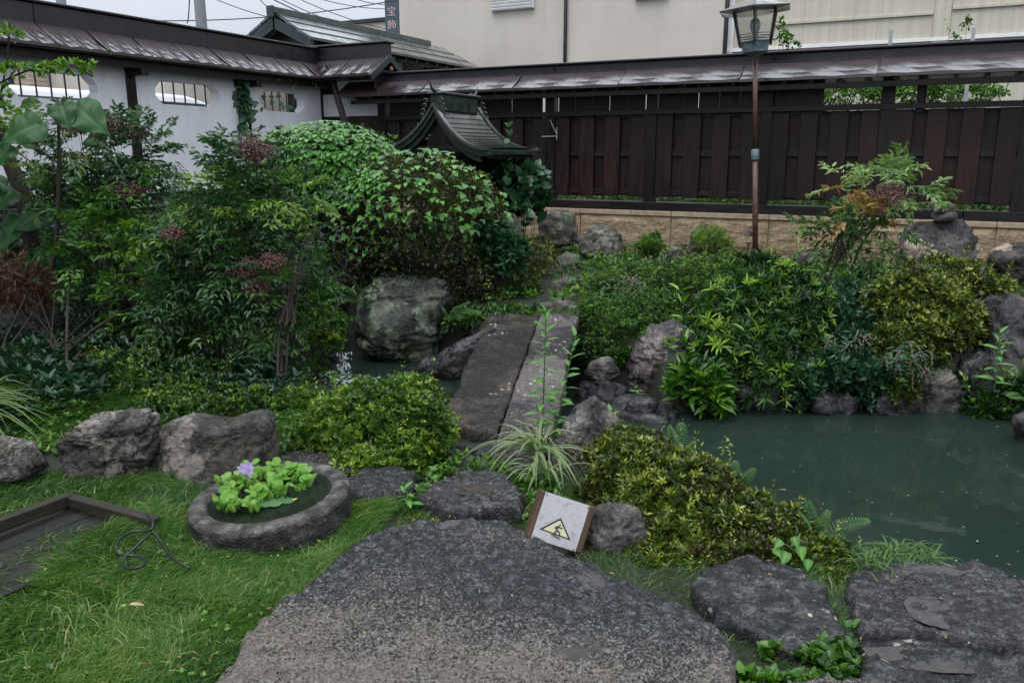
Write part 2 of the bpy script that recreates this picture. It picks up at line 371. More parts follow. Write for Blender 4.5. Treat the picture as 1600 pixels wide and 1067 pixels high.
def wetslab(name, c0, c1, tan, tth, dots=None, puddle=.63, flake=16, spk=.52, near=None, coat=.9):
    """wet slate: stepped flakes, dry tan speckle in drifts, smooth puddles"""
    x = NT(name); p = x.pos(); nw = x.n('ShaderNodeTexNoise', i_Scale=14, i_Detail=5); x.l(p, nw.inputs['Vector'])
    sc_ = x.n('ShaderNodeVectorMath', operation='SCALE'); sc_.inputs['Scale'].default_value = .035; x.l(nw.outputs['Color'], sc_.inputs[0]); pv = x.n('ShaderNodeVectorMath', operation='ADD'); x.l(p, pv.inputs[0]); x.l(sc_.outputs[0], pv.inputs[1]); q = pv.outputs[0]
    fl = x.noise(q, flake, 7, .62, .6); st = x.n('ShaderNodeMath', operation='SNAP'); x.l(fl, st.inputs[0]); st.inputs[1].default_value = .075
    fl2 = x.noise(q, flake * 2.6, 6, .65, .4); st2 = x.n('ShaderNodeMath', operation='SNAP'); x.l(fl2, st2.inputs[0]); st2.inputs[1].default_value = .11
    nb = x.noise(p, 1.5, 6, .6, .4); nf = x.noise(q, 105, 7, .72); nm = x.noise(p, 7, 6, .6)
    c = x.ramp(x.math('ADD', x.math('MULTIPLY', st2.outputs[0], .6), x.math('MULTIPLY', nf, .4)), [(.34, c0), (.62, c1)])
    fr1 = x.math('FRACT', x.math('DIVIDE', fl, .075)); fr2 = x.math('FRACT', x.math('DIVIDE', fl2, .11))
    crk = x.math('MAXIMUM', x.ramp(fr1, [(0., .95), (.16, 0.)]), x.ramp(fr2, [(0., .8), (.14, 0.)]))
    c = x.mix(crk, c, tuple(np.array(c0) * .15))
    m = x.math('ADD', x.ramp(nb, [(tth - .10, 0.), (tth + .12, .17)]), x.math('ADD', x.math('MULTIPLY', nm, .10), x.math('MULTIPLY', fl2, .12)))
    if near:
        sy = x.n('ShaderNodeSeparateXYZ'); x.l(p, sy.inputs[0]); yy = x.math('ADD', x.math('ADD', sy.outputs[1], x.math('MULTIPLY', sy.outputs[0], near[1])), x.math('MULTIPLY', nb, 1.2)); yy = x.math('MULTIPLY', yy, .2)
        m = x.math('ADD', m, x.ramp(yy, [(near[0], near[2]), (near[0] + .09, 0.)] if near[0] < .9 else [(0, 0.), (1, 0.)]))
    sp = x.ramp(x.math('ADD', nf, m), [(spk + .20, 0.), (spk + .26, 1.)])
    c = x.mix(sp, c, x.ramp(nf, [(.35, tuple(np.array(tan) * .45)), (.7, tan)]))
    if dots:
        v2 = x.n('ShaderNodeTexVoronoi', i_Scale=dots[1]); x.l(q, v2.inputs['Vector']); s2 = x.n('ShaderNodeSeparateColor'); x.l(v2.outputs['Color'], s2.inputs[0])
        f = x.math('MULTIPLY', x.ramp(x.math('SUBTRACT', v2.outputs['Distance'], x.math('MULTIPLY', s2.outputs[0], .22)), [(dots[2] - .16, 1.), (dots[2] - .12, 0.)]), x.ramp(x.noise(p, 3.1, 5), [(.58, 0.), (.62, 1.)])); c = x.mix(f, c, dots[0])
    pud = x.ramp(x.noise(p, 2.1, 6, .55, .7), [(puddle, 0.), (puddle + .012, 1.)])
    c = x.mix(pud, c, (.030, .027, .028)); x.col(c); inv = x.math('SUBTRACT', 1.0, pud)
    r = x.math('ADD', x.math('ADD', x.ramp(nb, [(tth - .12, .08), (tth + .12, .30)]), x.math('MULTIPLY', sp, .25)), x.math('MULTIPLY', nf, .12)); x.rough(x.math('ADD', x.math('MULTIPLY', r, inv), .03))
    x.b.inputs['Specular IOR Level'].default_value = .4
    for h_, a_, d_ in ((st.outputs[0], 1., .10), (st2.outputs[0], 1., .045), (nf, .7, .012)): x.bump(x.math('MULTIPLY', x.math('SUBTRACT', h_, .5), inv), a_, d_)
    x.bump(x.math('MULTIPLY', x.math('SUBTRACT', 1.0, crk), inv), .8, .004)
    gm = x.math('MULTIPLY', x.ramp(x.math('ADD', x.math('MULTIPLY', fl2, .55), x.math('MULTIPLY', nf, .45)), [(.49, 0.), (.56, 1.)]), x.ramp(nb, [(tth - .06, coat), (tth + .10, coat * .25)])); x.l(x.math('MULTIPLY', gm, inv), x.b.inputs['Coat Weight']); x.b.inputs['Coat IOR'].default_value = 1.7; x.b.inputs['Coat Roughness'].default_value = .08
    if x.b.inputs['Normal'].is_linked: x.l(x.b.inputs['Normal'].links[0].from_socket, x.b.inputs['Coat Normal'])
    return x.m
M['s_fore'] = wetslab('wet_flaky_slate', (.009, .010, .013), (.034, .037, .046), (.21, .18, .148), .53, flake=12, puddle=.62, near=(.565, .25, .16), spk=.55)
M['s_slab2'] = wetslab('wet_smooth_slate', (.008, .009, .011), (.026, .025, .027), (.12, .10, .08), .66, dots=((.42, .38, .30), 26, .30), puddle=.80, flake=6, spk=.56)
M['s_slab3'] = wetslab('wet_pitted_slate', (.012, .012, .015), (.040, .037, .040), (.21, .185, .16), .55, puddle=.57, flake=12, spk=.55)
M['s_bridge'] = wetslab('wet_bridge_stone', (.007, .005, .004), (.026, .018, .014), (.15, .12, .095), .56, coat=.3, dots=((.46, .40, .36), 26, .26), puddle=.68, flake=10, spk=.52)
M['s_bridge2'] = wetslab('wet_lilac_stone', (.012, .011, .013), (.044, .038, .042), (.24, .20, .195), .50, coat=.4, dots=((.50, .42, .40), 28, .30), puddle=.66, flake=12, spk=.50)
M['s_basin'] = stone('basin_granite', (.07, .065, .06), (.125, .115, .105), (.21, .19, .17), 14, (.4, .65), .9)
M['s_basin_side'] = stone('basin_side', (.014, .015, .016), (.05, .047, .045), (.13, .12, .11), 9, (.4, .65), .9)
# leaves
M['azalea'] = leafmat('azalea_leaf', [(.008, .026, .005), (.030, .080, .010), (.085, .17, .020), (.22, .32, .05)])
M['azalea_dry'] = leafmat('azalea_leaf_olive', [(.045, .022, .008), (.030, .060, .008), (.095, .150, .018), (.27, .30, .06)])
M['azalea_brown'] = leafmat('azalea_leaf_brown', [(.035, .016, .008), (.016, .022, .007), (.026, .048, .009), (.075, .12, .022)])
M['box'] = leafmat('box_leaf', [(.008, .030, .006), (.024, .075, .010), (.065, .16, .018), (.12, .23, .03)])
M['rhodo'] = leafmat('rosette_leaf', [(.006, .028, .008), (.020, .070, .014), (.060, .145, .024), (.24, .38, .07)])
M['nandina'] = leafmat('nandina_leaf', [(.006, .022, .012), (.018, .060, .024), (.052, .125, .040), (.15, .26, .06)], rough=.28)
M['nandina2'] = leafmat('nandina_leaf_yellowgreen', [(.03, .08, .012), (.09, .18, .02), (.18, .28, .035), (.30, .38, .06)], rough=.35)
M['nandina_red'] = leafmat('nandina_leaf_orange', [(.30, .07, .05), (.30, .16, .05), (.18, .19, .04)], rough=.4)
M['nandina_pale'] = leafmat('nandina_leaf_pale', [(.03, .08, .025), (.09, .19, .055), (.20, .32, .12), (.34, .30, .17)], rough=.3)
M['weed'] = leafmat('weed_leaf', [(.010, .040, .007), (.036, .115, .014), (.090, .21, .026), (.20, .34, .05)])
M['weedteal'] = leafmat('weed_leaf_bluish', [(.008, .030, .012), (.020, .070, .026), (.050, .13, .045)])
M['grass'] = leafmat('grass_blade', [(.010, .044, .005), (.026, .098, .010), (.062, .165, .018), (.16, .24, .06), (.34, .30, .17)], rough=.5, trans=.35)
M['cream'] = leafmat('striped_blade', [(.05, .12, .03), (.14, .22, .06), (.50, .50, .26)], rough=.4)
M['maple'] = leafmat('maple_leaf', [(.055, .025, .016), (.10, .045, .025), (.16, .085, .045)], rough=.5)
M['bud'] = leafmat('bud', [(.05, .020, .020), (.12, .045, .045), (.20, .095, .085)], rough=.5, trans=.05)
M['pink'] = leafmat('pink_floret', [(.30, .17, .19), (.50, .34, .36)], rough=.6, trans=.1)
M['bark'] = plain('bark', (.028, .020, .015), .8, .5, 30, .8)
M['stemgreen'] = plain('green_stem', (.06, .12, .03), .5, .3, 20, 0)
M['ivy'] = leafobj('ivy_leaf', (.04, .14, .02), (.13, .32, .055), .35)
M['ivydark'] = leafobj('ivy_leaf_dark', (.016, .06, .022), (.035, .105, .035), .35)
M['ivym'] = leafmat('ivy_leaf_mass', [(.03, .11, .018), (.065, .20, .03), (.13, .31, .055)])
M['bigleaf'] = leafobj('broad_leaf', (.010, .050, .014), (.026, .095, .022), .45, veins=1)
M['hyacinth'] = leafobj('hyacinth_leaf', (.10, .26, .04), (.22, .38, .06), .25)
M['pad'] = leafobj('lily_pad', (.06, .15, .06), (.13, .25, .10), .35)
M['petal'] = leafobj('lavender_petal', (.42, .30, .62), (.60, .50, .76), .5)
M['dead'] = plain('dead_leaf', (.36, .27, .15), .7, .3, 30, 0)
M['yellow'] = plain('yellow_leaf', (.55, .38, .06), .5, .2, 20, 0)
M['fern'] = leafmat('fern_leaf', [(.03, .10, .02), (.06, .16, .03), (.11, .24, .05)], rough=.5)
M['stalkleaf'] = leafobj('stalk_leaf', (.05, .16, .035), (.12, .26, .05), .4, veins=1)

# water: murky, opaque a hand below the surface
x = NT('murky_water'); p = x.pos(); x.col(x.ramp(x.noise(p, .8, 3), [(.3, (.014, .025, .020)), (.7, (.020, .033, .027))])); x.rough(.035); x.b.inputs['IOR'].default_value = 1.33
x.bump(x.noise(p, 7, 3, .5), .05, .012)
vo = x.n('ShaderNodeTexVoronoi', i_Scale=3.2); x.l(p, vo.inputs['Vector'])
rings = x.math('MULTIPLY', x.math('SINE', x.math('MULTIPLY', vo.outputs['Distance'], 70.)), x.ramp(vo.outputs['Distance'], [(.05, .6), (.32, 0.)])); x.bump(rings, .10, .004)
tp = x.n('ShaderNodeBsdfTransparent'); tp.inputs[0].default_value = (.5, .62, .55, 1); ms = x.n('ShaderNodeMixShader'); ms.inputs[0].default_value = .10
x.l(x.b.outputs[0], ms.inputs[1]); x.l(tp.outputs[0], ms.inputs[2]); x.l(ms.outputs[0], x.o.inputs[0]); M['water'] = x.m
x = NT('basin_water'); x.col((.012, .016, .012)); x.rough(.03); x.b.inputs['IOR'].default_value = 1.33; x.bump(x.noise(x.pos(), 20, 3), .1, .01); M['basinwater'] = x.m
M['foam'] = plain('foam', (.62, .66, .68), .5, .2, 30, 0)

# ------------------------------------------------------------------ terrain
WZ = -.35
pond_px = [(440, 592), (470, 568), (540, 546), (640, 552), (740, 572), (860, 590), (930, 600), (1000, 625), (1060, 646), (1200, 641), (1400, 638), (1530, 642), (1620, 655), (1800, 670), (2100, 700),
           (2200, 1000), (1700, 925), (1600, 896), (1500, 878), (1400, 868), (1340, 850), (1290, 825), (1200, 785), (1130, 757), (1060, 730), (980, 712), (860, 712), (700, 668), (600, 640), (500, 622)]
POND = np.array([G(u, v, WZ if i < 15 else -.06)[:2] for i, (u, v) in enumerate(pond_px)])
def inside(P, poly):
    x, y = P[..., 0], P[..., 1]; r = np.zeros(x.shape, bool); n = len(poly)
    for i in range(n):
        x1, y1 = poly[i]; x2, y2 = poly[(i + 1) % n]
        c = ((y1 > y) != (y2 > y)) & (x < (x2 - x1) * (y - y1) / (y2 - y1 + 1e-12) + x1); r ^= c
    return r
def sdist(P, poly):
    d = np.full(P.shape[:-1], 1e9); n = len(poly)
    for i in range(n):
        a = poly[i]; b = poly[(i + 1) % n]; ab = b - a
        t = np.clip(((P - a) @ ab) / (ab @ ab), 0, 1); q = a + t[..., None] * ab
        d = np.minimum(d, np.linalg.norm(P - q, axis=-1))
    return np.where(inside(P, poly), -d, d)
def sstep(a, b, x): t = np.clip((x - a) / (b - a), 0, 1); return t * t * (3 - 2 * t)
def land(P, n=True):
    x, y = P[..., 0], P[..., 1]; dw = (P - CW) @ EF; df = -((P - OF) @ NF)
    z = .06 * sstep(4, 5, y) + .26 * sstep(5.4, 9.3, y) + .5 * sstep(3.6, .4, dw) * sstep(5, 7, y) + .16 * sstep(-1.2, -2.6, x) * sstep(4.2, 5.6, y)
    z = z - .03
    if n: z = z + .03 * fbm(np.stack([x * 1.7, y * 1.7, x * 0], -1), 4, 3)
    return z
def ground_z(P):
    P = np.asarray(P, float); dw = (P - CW) @ EF; df = -((P - OF) @ NF)
    z = land(P); d = sdist(P, POND)
    z = np.where(d < .16, -.85 + (z + .85) * sstep(-.10, .14, d), z)
    return np.where((dw < -.02) | (df < -.02), .86, z)
gx = np.concatenate([[-300, -120, -50, -25], np.arange(-13, 9, .075), [12, 25, 60, 150, 300]])
gy = np.concatenate([[-60, -15, -4, -1], np.arange(0, 15.2, .075), [18, 30, 70, 160, 400]])
X, Y = np.meshgrid(gx, gy); Pg = np.stack([X, Y], -1); Z = ground_z(Pg)
V = np.stack([X, Y, Z], -1).reshape(-1, 3); nx = len(gx); ii = np.arange(len(gy) - 1)[:, None] * nx + np.arange(nx - 1)[None]
F = np.stack([ii, ii + 1, ii + nx + 1, ii + nx], -1).reshape(-1, 4)
put('ground', np_mesh('ground', V, F, M['soil'], smooth=True), kind='structure')
V = [(-6.5, 2.5, WZ), (9.5, 2.5, WZ), (9.5, 8.6, WZ), (-6.5, 8.6, WZ)]
put('water', py_mesh('water', V, [[0, 1, 2, 3]], M['water']), kind='structure')
# street outside the walls
Vs = [(*(CW + NF * a - EF * b), .872) for a, b in ((-60, .6), (60, .6), (60, 60), (-60, 60))]
put('street', py_mesh('street', Vs, [[0, 1, 2, 3]], M['asphalt']), kind='structure')

# ------------------------------------------------------------------ white plaster wall (left)
WL = thing('plaster_wall', 'white plaster garden wall with octagonal barred openings under a brown copper roof, left side', 'wall', (*CW, 0), A_W)
posts = [0.0, -1.706, -3.609, -5.55, -7.5, -9.4]
for s in posts: box('post', WL, M['post'], s - .065, s + .065, -.10, .10, 1.0, 2.70)
def holed(x0, x1, z0, z1, hole, th):
    loop = [(x0, z0), (x1, z0), (x1, z1), (x0, z1)]; lp = [[Vector((a, b, 0)) for a, b in loop], [Vector((a, b, 0)) for a, b in hole]]
    tris = tessellate_polygon(lp); pts = loop + hole; n = len(pts); V = [(a, -th / 2, b) for a, b in pts] + [(a, th / 2, b) for a, b in pts]; F = []
    for t in tris:
        a, b, c = t; F.append([a, b, c]); F.append([c + n, b + n, a + n])
    for st, m in ((0, 4), (4, len(hole))):
        for i in range(m): j = (i + 1) % m; F.append([st + i, st + j, st + j + n, st + i + n])
    me = py_mesh('plaster_panel', V, F, M['plaster']); bm = bmesh.new(); bm.from_mesh(me); bmesh.ops.recalc_face_normals(bm, faces=bm.faces); bm.to_mesh(me); bm.free(); return me
wins = [(-.93, 2.365), (-2.72, 2.365), (-4.60, 2.345), (-6.5, 2.34), (-8.4, 2.34)]
for i in range(5):
    x1, x0 = posts[i] - .065, posts[i + 1] + .065; c, zc = wins[i]; hw, hh, ch = (.52, .145, .10); hw = .53 if i else .47
    hole = [(c - hw + ch, zc - hh), (c + hw - ch, zc - hh), (c + hw, zc - hh + ch), (c + hw, zc + hh - ch), (c + hw - ch, zc + hh), (c - hw + ch, zc + hh), (c - hw, zc + hh - ch), (c - hw, zc - hh + ch)]
    put('plaster_panel', holed(x0, x1, 1.115, 2.70, hole, .15), WL)
    for k in range(5):
        xx = c - hw + hw * 2 * (k + 1) / 6; box('window_bar', WL, M['darkmetal'], xx - .007, xx + .007, -.01, .01, zc - hh, zc + hh, .002)
box('base_sill', WL, M['beam'], -9.5, .02, -.11, .11, 1.02, 1.115)
box('foundation', WL, M['s_wall'], -9.5, .02, -.14, .14, .2, 1.02, .01)
box('eave_beam', WL, M['beam'], -9.6, .1, -.30, -.20, 2.60, 2.69)
box('eave_beam', WL, M['beam'], -9.6, .1, .20, .30, 2.60, 2.69)
for i, s in enumerate(posts): box('bracket', WL, M['post'], s - .05, s + .05, -.36, .36, 2.52, 2.61)
def roof_piece(L, yi, zi, yo, zo, th=.022, lip=.035, nseg=10, seed=0):
    """one bent metal sheet from ridge (yi,zi) to eave (yo,zo) of length L along x, slightly buckled"""
    V = []; prof = [(yi, zi), (yi * .66 + yo * .34, zi * .66 + zo * .34 - .008), (yi * .33 + yo * .67, zi * .33 + zo * .67 - .010), (yo, zo), (yo, zo - lip)]
    for i in range(nseg + 1):
        xx = -L / 2 + L * i / nseg
        for j, (a, b) in enumerate(prof): V.append((xx, a, b + .006 * math.sin(i * 1.7 + seed * 2.1 + j) * (0 < j < 4)))
    m = len(prof); F = []
    for i in range(nseg):
        for j in range(m - 1): F.append([i * m + j, (i + 1) * m + j, (i + 1) * m + j + 1, i * m + j + 1])
    return V, F
def roof_run(T, s0, s1, step, yr, zr, ye, ze, mat, skew=0.0, gap=.006):
    n = max(1, round((s1 - s0) / step)); L = (s1 - s0) / n
    for side in (-1, 1):
        metas = []
        for k in range(3):
            V, F = roof_piece(L - gap, side * yr, zr, side * ye, ze, seed=k)
            if side > 0: F = [f[::-1] for f in F]
            me = py_mesh('roof_sheet', V, F, mat); mo = None; metas.append(me)
        for i in range(n):
            o = put('roof_sheet', metas[i % 3], T, (s0 + L * (i + .5), 0, (i % 2) * .003), (0, 0, 0))
            if i < n - 1:
                V2, F2 = tube([(0, side * yr, zr + .006), (0, side * ye, ze + .006)], .007, 6)
                put('seam', py_mesh('seam', V2, F2, mat), o, (L / 2, 0, 0))
roof_run(WL, -9.6, .12, .62, .05, 3.0, .43, 2.745, M['roof'])
box('soffit', WL, M['beam'], -9.55, .1, -.405, .405, 2.692, 2.712)
for i in range(4):
    a = -9.6 + i * 2.43; box('ridge_cap', WL, M['ridge'], a, a + 2.425, -.075, .075, 2.96, 3.20, .012)
    box('ridge_cover', WL, M['ridge'], a, a + 2.425, -.11, .11, 3.202, 3.232, .008)

# ------------------------------------------------------------------ board fence (right)
BF = thing('board_fence', 'long dark brown board fence with wet copper roof on a sandstone base', 'fence', (*OF, 0), A_F)
fp = [-5.72, -4.30, -2.861, -1.40, .07, 1.43, 2.85, 4.3, 5.7]
for s in fp: box('post', BF, M['post'], s - .07, s + .07, -.085, .06, .972, 2.44)
for a, b in ((-6.95, -1.93), (-1.93, 2.33), (2.33, 5.8)): box('sill', BF, M['beam'], a + .003, b - .003, -.10, .10, .858, .970, .006)
box('top_rail', BF, M['beam'], -5.72, 5.75, -.105, -.055, 2.10, 2.165)
box('eave_plate', BF, M['beam'], -6.1, 5.8, -.07, .07, 2.44, 2.53)
box('under_eave_board', BF, M['post'], -6.1, 5.8, -.345, -.29, 2.335, 2.40)
rs = random.Random(3)
for i in range(len(fp) - 1):
    a, b = fp[i] + .07, fp[i + 1] - .07; Wd = b - a; bw = Wd * .66 / 4; gw = Wd * .34 / 3; xx = a
    for k in range(4):
        dz = rs.uniform(-.008, .008); box('board', BF, M['board'], xx + .002, xx + bw - .002, -.055, -.032, 1.03 + dz, 2.098, .003); xx += bw
        if k < 3:
            box('back_board', BF, M['board'], xx - .03, xx + gw + .03, .012, .030, 1.035 + dz, 2.098, .003)
            for z in (1.09, 1.60):
                box('cross_rail', BF, M['beam'], xx + .001, xx + gw - .001, -.030, .010, z - .032, z + .032, .003)
            xx += gw
    box('hidden_rail', BF, M['beam'], a, b, .031, .07, 1.56, 1.64, .003)
# slats partly closing the gap under the eaves
for a, b in ((-5.6, -4.35), (-4.2, -3.0), (-2.75, -1.5)):
    n = 5
    for k in range(n): w_ = (b - a) / n; box('upper_slat', BF, M['post'], a + k * w_, a + (k + 1) * w_ - (.010 if k == 2 else .004), -.02, .0, 2.06, 2.438, .003)
for a, b in ((-1.32, 0.0), ):
    for k in range(5): w_ = (b - a) / 5; box('upper_slat', BF, M['post'], a + k * w_, a + (k + 1) * w_ - (.010 if k in (1, 3) else .004), -.02, .0, 2.06, 2.438, .003)
s_, z_ = FP(1215, 150); box('upper_slat', BF, M['post'], .14, .72, -.02, 0, 2.06, 2.438, .003)
for u in (1385, 1440): s_, z_ = FP(u, 150); box('upper_slat', BF, M['post'], s_ - .05, s_ + .05, -.02, 0, 2.06, 2.438, .003)
box('upper_slat', BF, M['post'], 2.92, 4.2, -.02, 0, 2.06, 2.438, .003)
s_ = -6.0
while s_ < 5.7:
    box('rafter', BF, M['beam'], s_ - .022, s_ + .022, -.335, .335, 2.405, 2.438, .004); s_ += .30
roof_run(BF, -6.35, 5.9, 1.55, .06, 2.69, .40, 2.475, M['roof'])
box('soffit', BF, M['post'], -6.3, 5.85, -.38, .38, 2.439, 2.452)
for a, b in ((-5.75, -2.8), (-2.8, .12), (.12, 3.0), (3.0, 5.9)):
    box('ridge_cap', BF, M['ridge'], a, b - .004, -.07, .07, 2.64, 2.775, .01)
    box('ridge_cover', BF, M['ridge'], a, b - .004, -.115, .115, 2.777, 2.805, .008)
    box('ridge_skirt', BF, M['galv' if False else 'ridge'], a, b - .004, -.095, .095, 2.66, 2.69, .008)

# sandstone base of the fence
SB = thing('sandstone_base', 'tan sandstone block base wall beneath the dark board fence', 'wall', (*OF, 0), A_F)
us = [830, 907, 1048, 1200, 1362, 1555]
js = [-6.95, -5.8, -4.6, -3.5] + [FP(u, 370, -.1)[0] for u in us[1:]] + [3.85, 5.2]
def rough_block(w, h, d, seed, amp=.035):
    nx_, nz_ = max(4, int(w / .035)), max(3, int(h / .035)); xs = np.linspace(-w / 2, w / 2, nx_ + 1); zs = np.linspace(-h / 2, h / 2, nz_ + 1)
    Xg, Zg = np.meshgrid(xs, zs); e = np.minimum(np.minimum(Xg + w / 2, w / 2 - Xg), np.minimum(Zg + h / 2, h / 2 - Zg))
    Pn = np.stack([Xg * 5, Zg * 9, Xg * 0 + seed * 3.7], -1); bl = amp * (.5 + fbm(Pn, 4, seed)) * sstep(.01, .07, e)
    Vf = np.stack([Xg, -d / 2 - bl, Zg], -1).reshape(-1, 3); m = nx_ + 1
    F = [[int(j * m + i), int(j * m + i + 1), int((j + 1) * m + i + 1), int((j + 1) * m + i)] for j in range(nz_) for i in range(nx_)]
    n0 = len(Vf); Vb = [(-w / 2, d / 2, -h / 2), (w / 2, d / 2, -h / 2), (w / 2, d / 2, h / 2), (-w / 2, d / 2, h / 2)]
    V = list(map(tuple, Vf)) + Vb; B, R = [i for i in range(m)], [j * m + nx_ for j in range(nz_ + 1)]
    T = [nz_ * m + i for i in range(m)]; L = [j * m for j in range(nz_ + 1)]
    F += [B[::-1] + [n0, n0 + 1], R[::-1] + [n0 + 1, n0 + 2], T + [n0 + 2, n0 + 3], L + [n0 + 3, n0], [n0 + 1, n0, n0 + 3, n0 + 2]]
    return py_mesh('block', V, F, M['sandstone'])
for i in range(len(js) - 1):
    a, b = js[i] + .007, js[i + 1] - .007
    put('block', rough_block(b - a, .42, .22, i), SB, ((a + b) / 2, 0, .575))
    put('block', rough_block(b - a, .28, .25, i + 40), SB, ((a + b) / 2 + .1, 0, .215))
    box('coping', SB, M['coping'], a - .004, b + .004, -.135, .12, .79, .855, .006)
box('mortar_core', SB, M['mortar'], -6.9, 5.1, -.09, .10, .05, .788, 0)

# corner: short gabled roof, plaster and boards joining the two
CR = thing('corner_roof', 'small gabled copper roof joining white wall and board fence at the corner', 'roof', (*OF, 0), A_F)
roof_run(CR, -6.95, -5.62, .62, .05, 3.04, .47, 2.77, M['roof'])
box('ridge_cap', CR, M['ridge'], -7.05, -5.60, -.08, .08, 3.0, 3.23, .012); box('ridge_cover', CR, M['ridge'], -7.05, -5.57, -.12, .12, 3.232, 3.262, .008)
for sd_ in (-1, 1):
    L = math.hypot(.5, .32); an = math.atan2(.32, .5)
    box('bargeboard', CR, M['darkgreen'], -5.645, -5.60, -L / 2, L / 2, -.05, .05, .006, (-sd_ * an, 0, 0)).location = (-5.59, sd_ * .25, 2.86)
V, F = lathe([(0, -.02), (.03, -.02), (.04, 0), (.028, .02), (0, .02)], 6); put('gable_flower', py_mesh('gable_flower', V, F, M['fadedred']), CR, (-5.56, 0, 2.86), (0, math.pi / 2, 0), label='faded red flower ornament under the gable')
box('gable_board', CR, M['post'], -5.68, -5.65, -.3, .3, 2.55, 2.85)
box('plaster_panel', CR, M['plaster'], -6.90, -5.80, -.03, .03, 2.18, 2.74)
box('soffit', CR, M['beam'], -6.95, -5.66, -.42, .42, 2.712, 2.73)
n = 7
for k in range(n):
    w_ = 1.12 / n; a = -6.90 + k * w_; box('board', CR, M['board'], a, a + w_ - .004, -.03, -.008, .98, 2.175, .003)
P0 = Vector(((FP(515, 112, -.25))[0], -.25, FP(515, 112, -.25)[1])); P1 = Vector((FP(546, 215, -.55)[0], -.55, FP(546, 215, -.55)[1]))
d = (P1 - P0); V, F = cbox(.10, .07, d.length + .5, .005); o = put('brace', py_mesh('brace', V, F, M['post']), CR, (P0 + P1) / 2 + d * .12, d.to_track_quat('Z', 'X').to_matrix().to_4x4())

# ------------------------------------------------------------------ gatehouse roof behind
gp = Yp(428, 20, 16.4); GT = thing('gatehouse', 'traditional gatehouse with dark green copper roof standing behind the corner', 'gatehouse', (gp[0], gp[1], .86), A_W)
gz = gp[2] - .86; GL = 6.3
def slab_poly(name, T, prof, x0, x1, mat):
    n = len(prof); V = [(x0, a, b) for a, b in prof] + [(x1, a, b) for a, b in prof]
    F = [list(range(n)), [n + i for i in range(n)][::-1]] + [[i, i + n, (i + 1) % n + n, (i + 1) % n] for i in range(n)]
    me = py_mesh(name, V, F, mat); bm = bmesh.new(); bm.from_mesh(me); bmesh.ops.recalc_face_normals(bm, faces=bm.faces); bm.to_mesh(me); bm.free()
    return put(name, me, T)
# local +Y = -EF (left), so right slope is -Y
for sd_ in (-1, 1):
    for k, (a, b) in enumerate(((.0, .34), (.30, .62), (.58, .90))):
        za, zb = -a * .52, -b * .52; up = .05 - .02 * k + .02
        slab_poly('roof_tier', GT, [(sd_ * a, gz - .05 + za + up), (sd_ * b, gz - .05 + zb + up), (sd_ * b, gz - .05 + zb + up - .05), (sd_ * a, gz - .05 + za + up - .05)], -.02 - .02 * k, GL - .25 + .2 * k, M['green_roof'])
    slab_poly('bargeboard', GT, [(sd_ * .02, gz - .08), (sd_ * .88, gz - .52), (sd_ * .88, gz - .68), (sd_ * .02, gz - .30)], -.03, .05, M['darkgreen'])
    slab_poly('bargeboard', GT, [(sd_ * .02, gz - .08), (sd_ * .88, gz - .52), (sd_ * .88, gz - .68), (sd_ * .02, gz - .30)], GL - .1, GL, M['darkgreen'])
    box('eave_beam', GT, M['darkgreen'], .3, GL - .5, sd_ * .55 - .07, sd_ * .55 + .07, gz - .62, gz - .45)
    for xx in (1.0, 3.0, 5.0):
        box('post', GT, M['post'], xx - .1, xx + .1, sd_ * .5 - .1, sd_ * .5 + .1, 0, gz - .62)
        box('bracket', GT, M['darkgreen'], xx - .3, xx + .3, sd_ * .55 - .09, sd_ * .55 + .09, gz - .75, gz - .63)
    for k in range(14): box('rafter', GT, M['darkgreen'], .2 + k * .43, .28 + k * .43, sd_ * .08, sd_ * .8, gz - .44, gz - .38, .004, (-sd_ * .48, 0, 0))
box('ridge_cap', GT, M['green_roof'], -.08, GL - .9, -.07, .07, gz - .02, gz + .10, .01); box('ridge_end', GT, M['darkgreen'], -.12, -.08, -.085, .085, gz - .10, gz + .11, .01)
box('gable_wall', GT, M['post'], .3, .36, -.5, .5, gz - 1.2, gz - .35)
box('lintel', GT, M['darkgreen'], .9, 5.1, -.5, .5, gz - 1.0, gz - .80)

# ------------------------------------------------------------------ buildings behind
BO = OF + NF * 8.8
s0 = onplane(622, 60, BO, EF, NF)[0]; s1 = onplane(1130, 60, BO, EF, NF)[0]
BB = thing('beige_building', 'beige stucco building with white louvre vents behind the board fence', 'building', (*BO, .86), A_F)
def wall_with(T, name, mat, x0, x1, z0, z1, y0, y1): return box(name, T, mat, x0, x1, y0, y1, z0, z1, .01)
wall_with(BB, 'wall', M['stucco'], s0, s1 - .01, 0, 9.6, 0, 7)
box('parapet', BB, M['darkmetal'], s0 - .03, s1, -.04, 7.03, 9.6, 9.75)
def vent(u0, u1, v1, hgt):
    sa, zb = onplane(u0, v1, BO, EF, NF, -.05); sb, _ = onplane(u1, v1, BO, EF, NF, -.05); zb -= .86
    f = box('vent', BB, M['white'], sa, sb, -.09, -.002, zb, zb + hgt, .006)
    n = int(hgt / .075)
    for k in range(n):
        box('louvre', f, M['white'], -(sb - sa) / 2 + .02, (sb - sa) / 2 - .02, -.082, -.046, -hgt / 2 + .02 + k * .075, -hgt / 2 + .065 + k * .075, .003, (.35, 0, 0))
vent(768, 834, 19, .85); vent(992, 1044, 1, .8)
sp_, _ = onplane(883, 60, BO, EF, NF, -.06)
V, F = tube([(sp_, -.06, 0), (sp_, -.06, 8.5)], .045, 8); put('downpipe', py_mesh('downpipe', V, F, M['darkmetal'], True), BB)
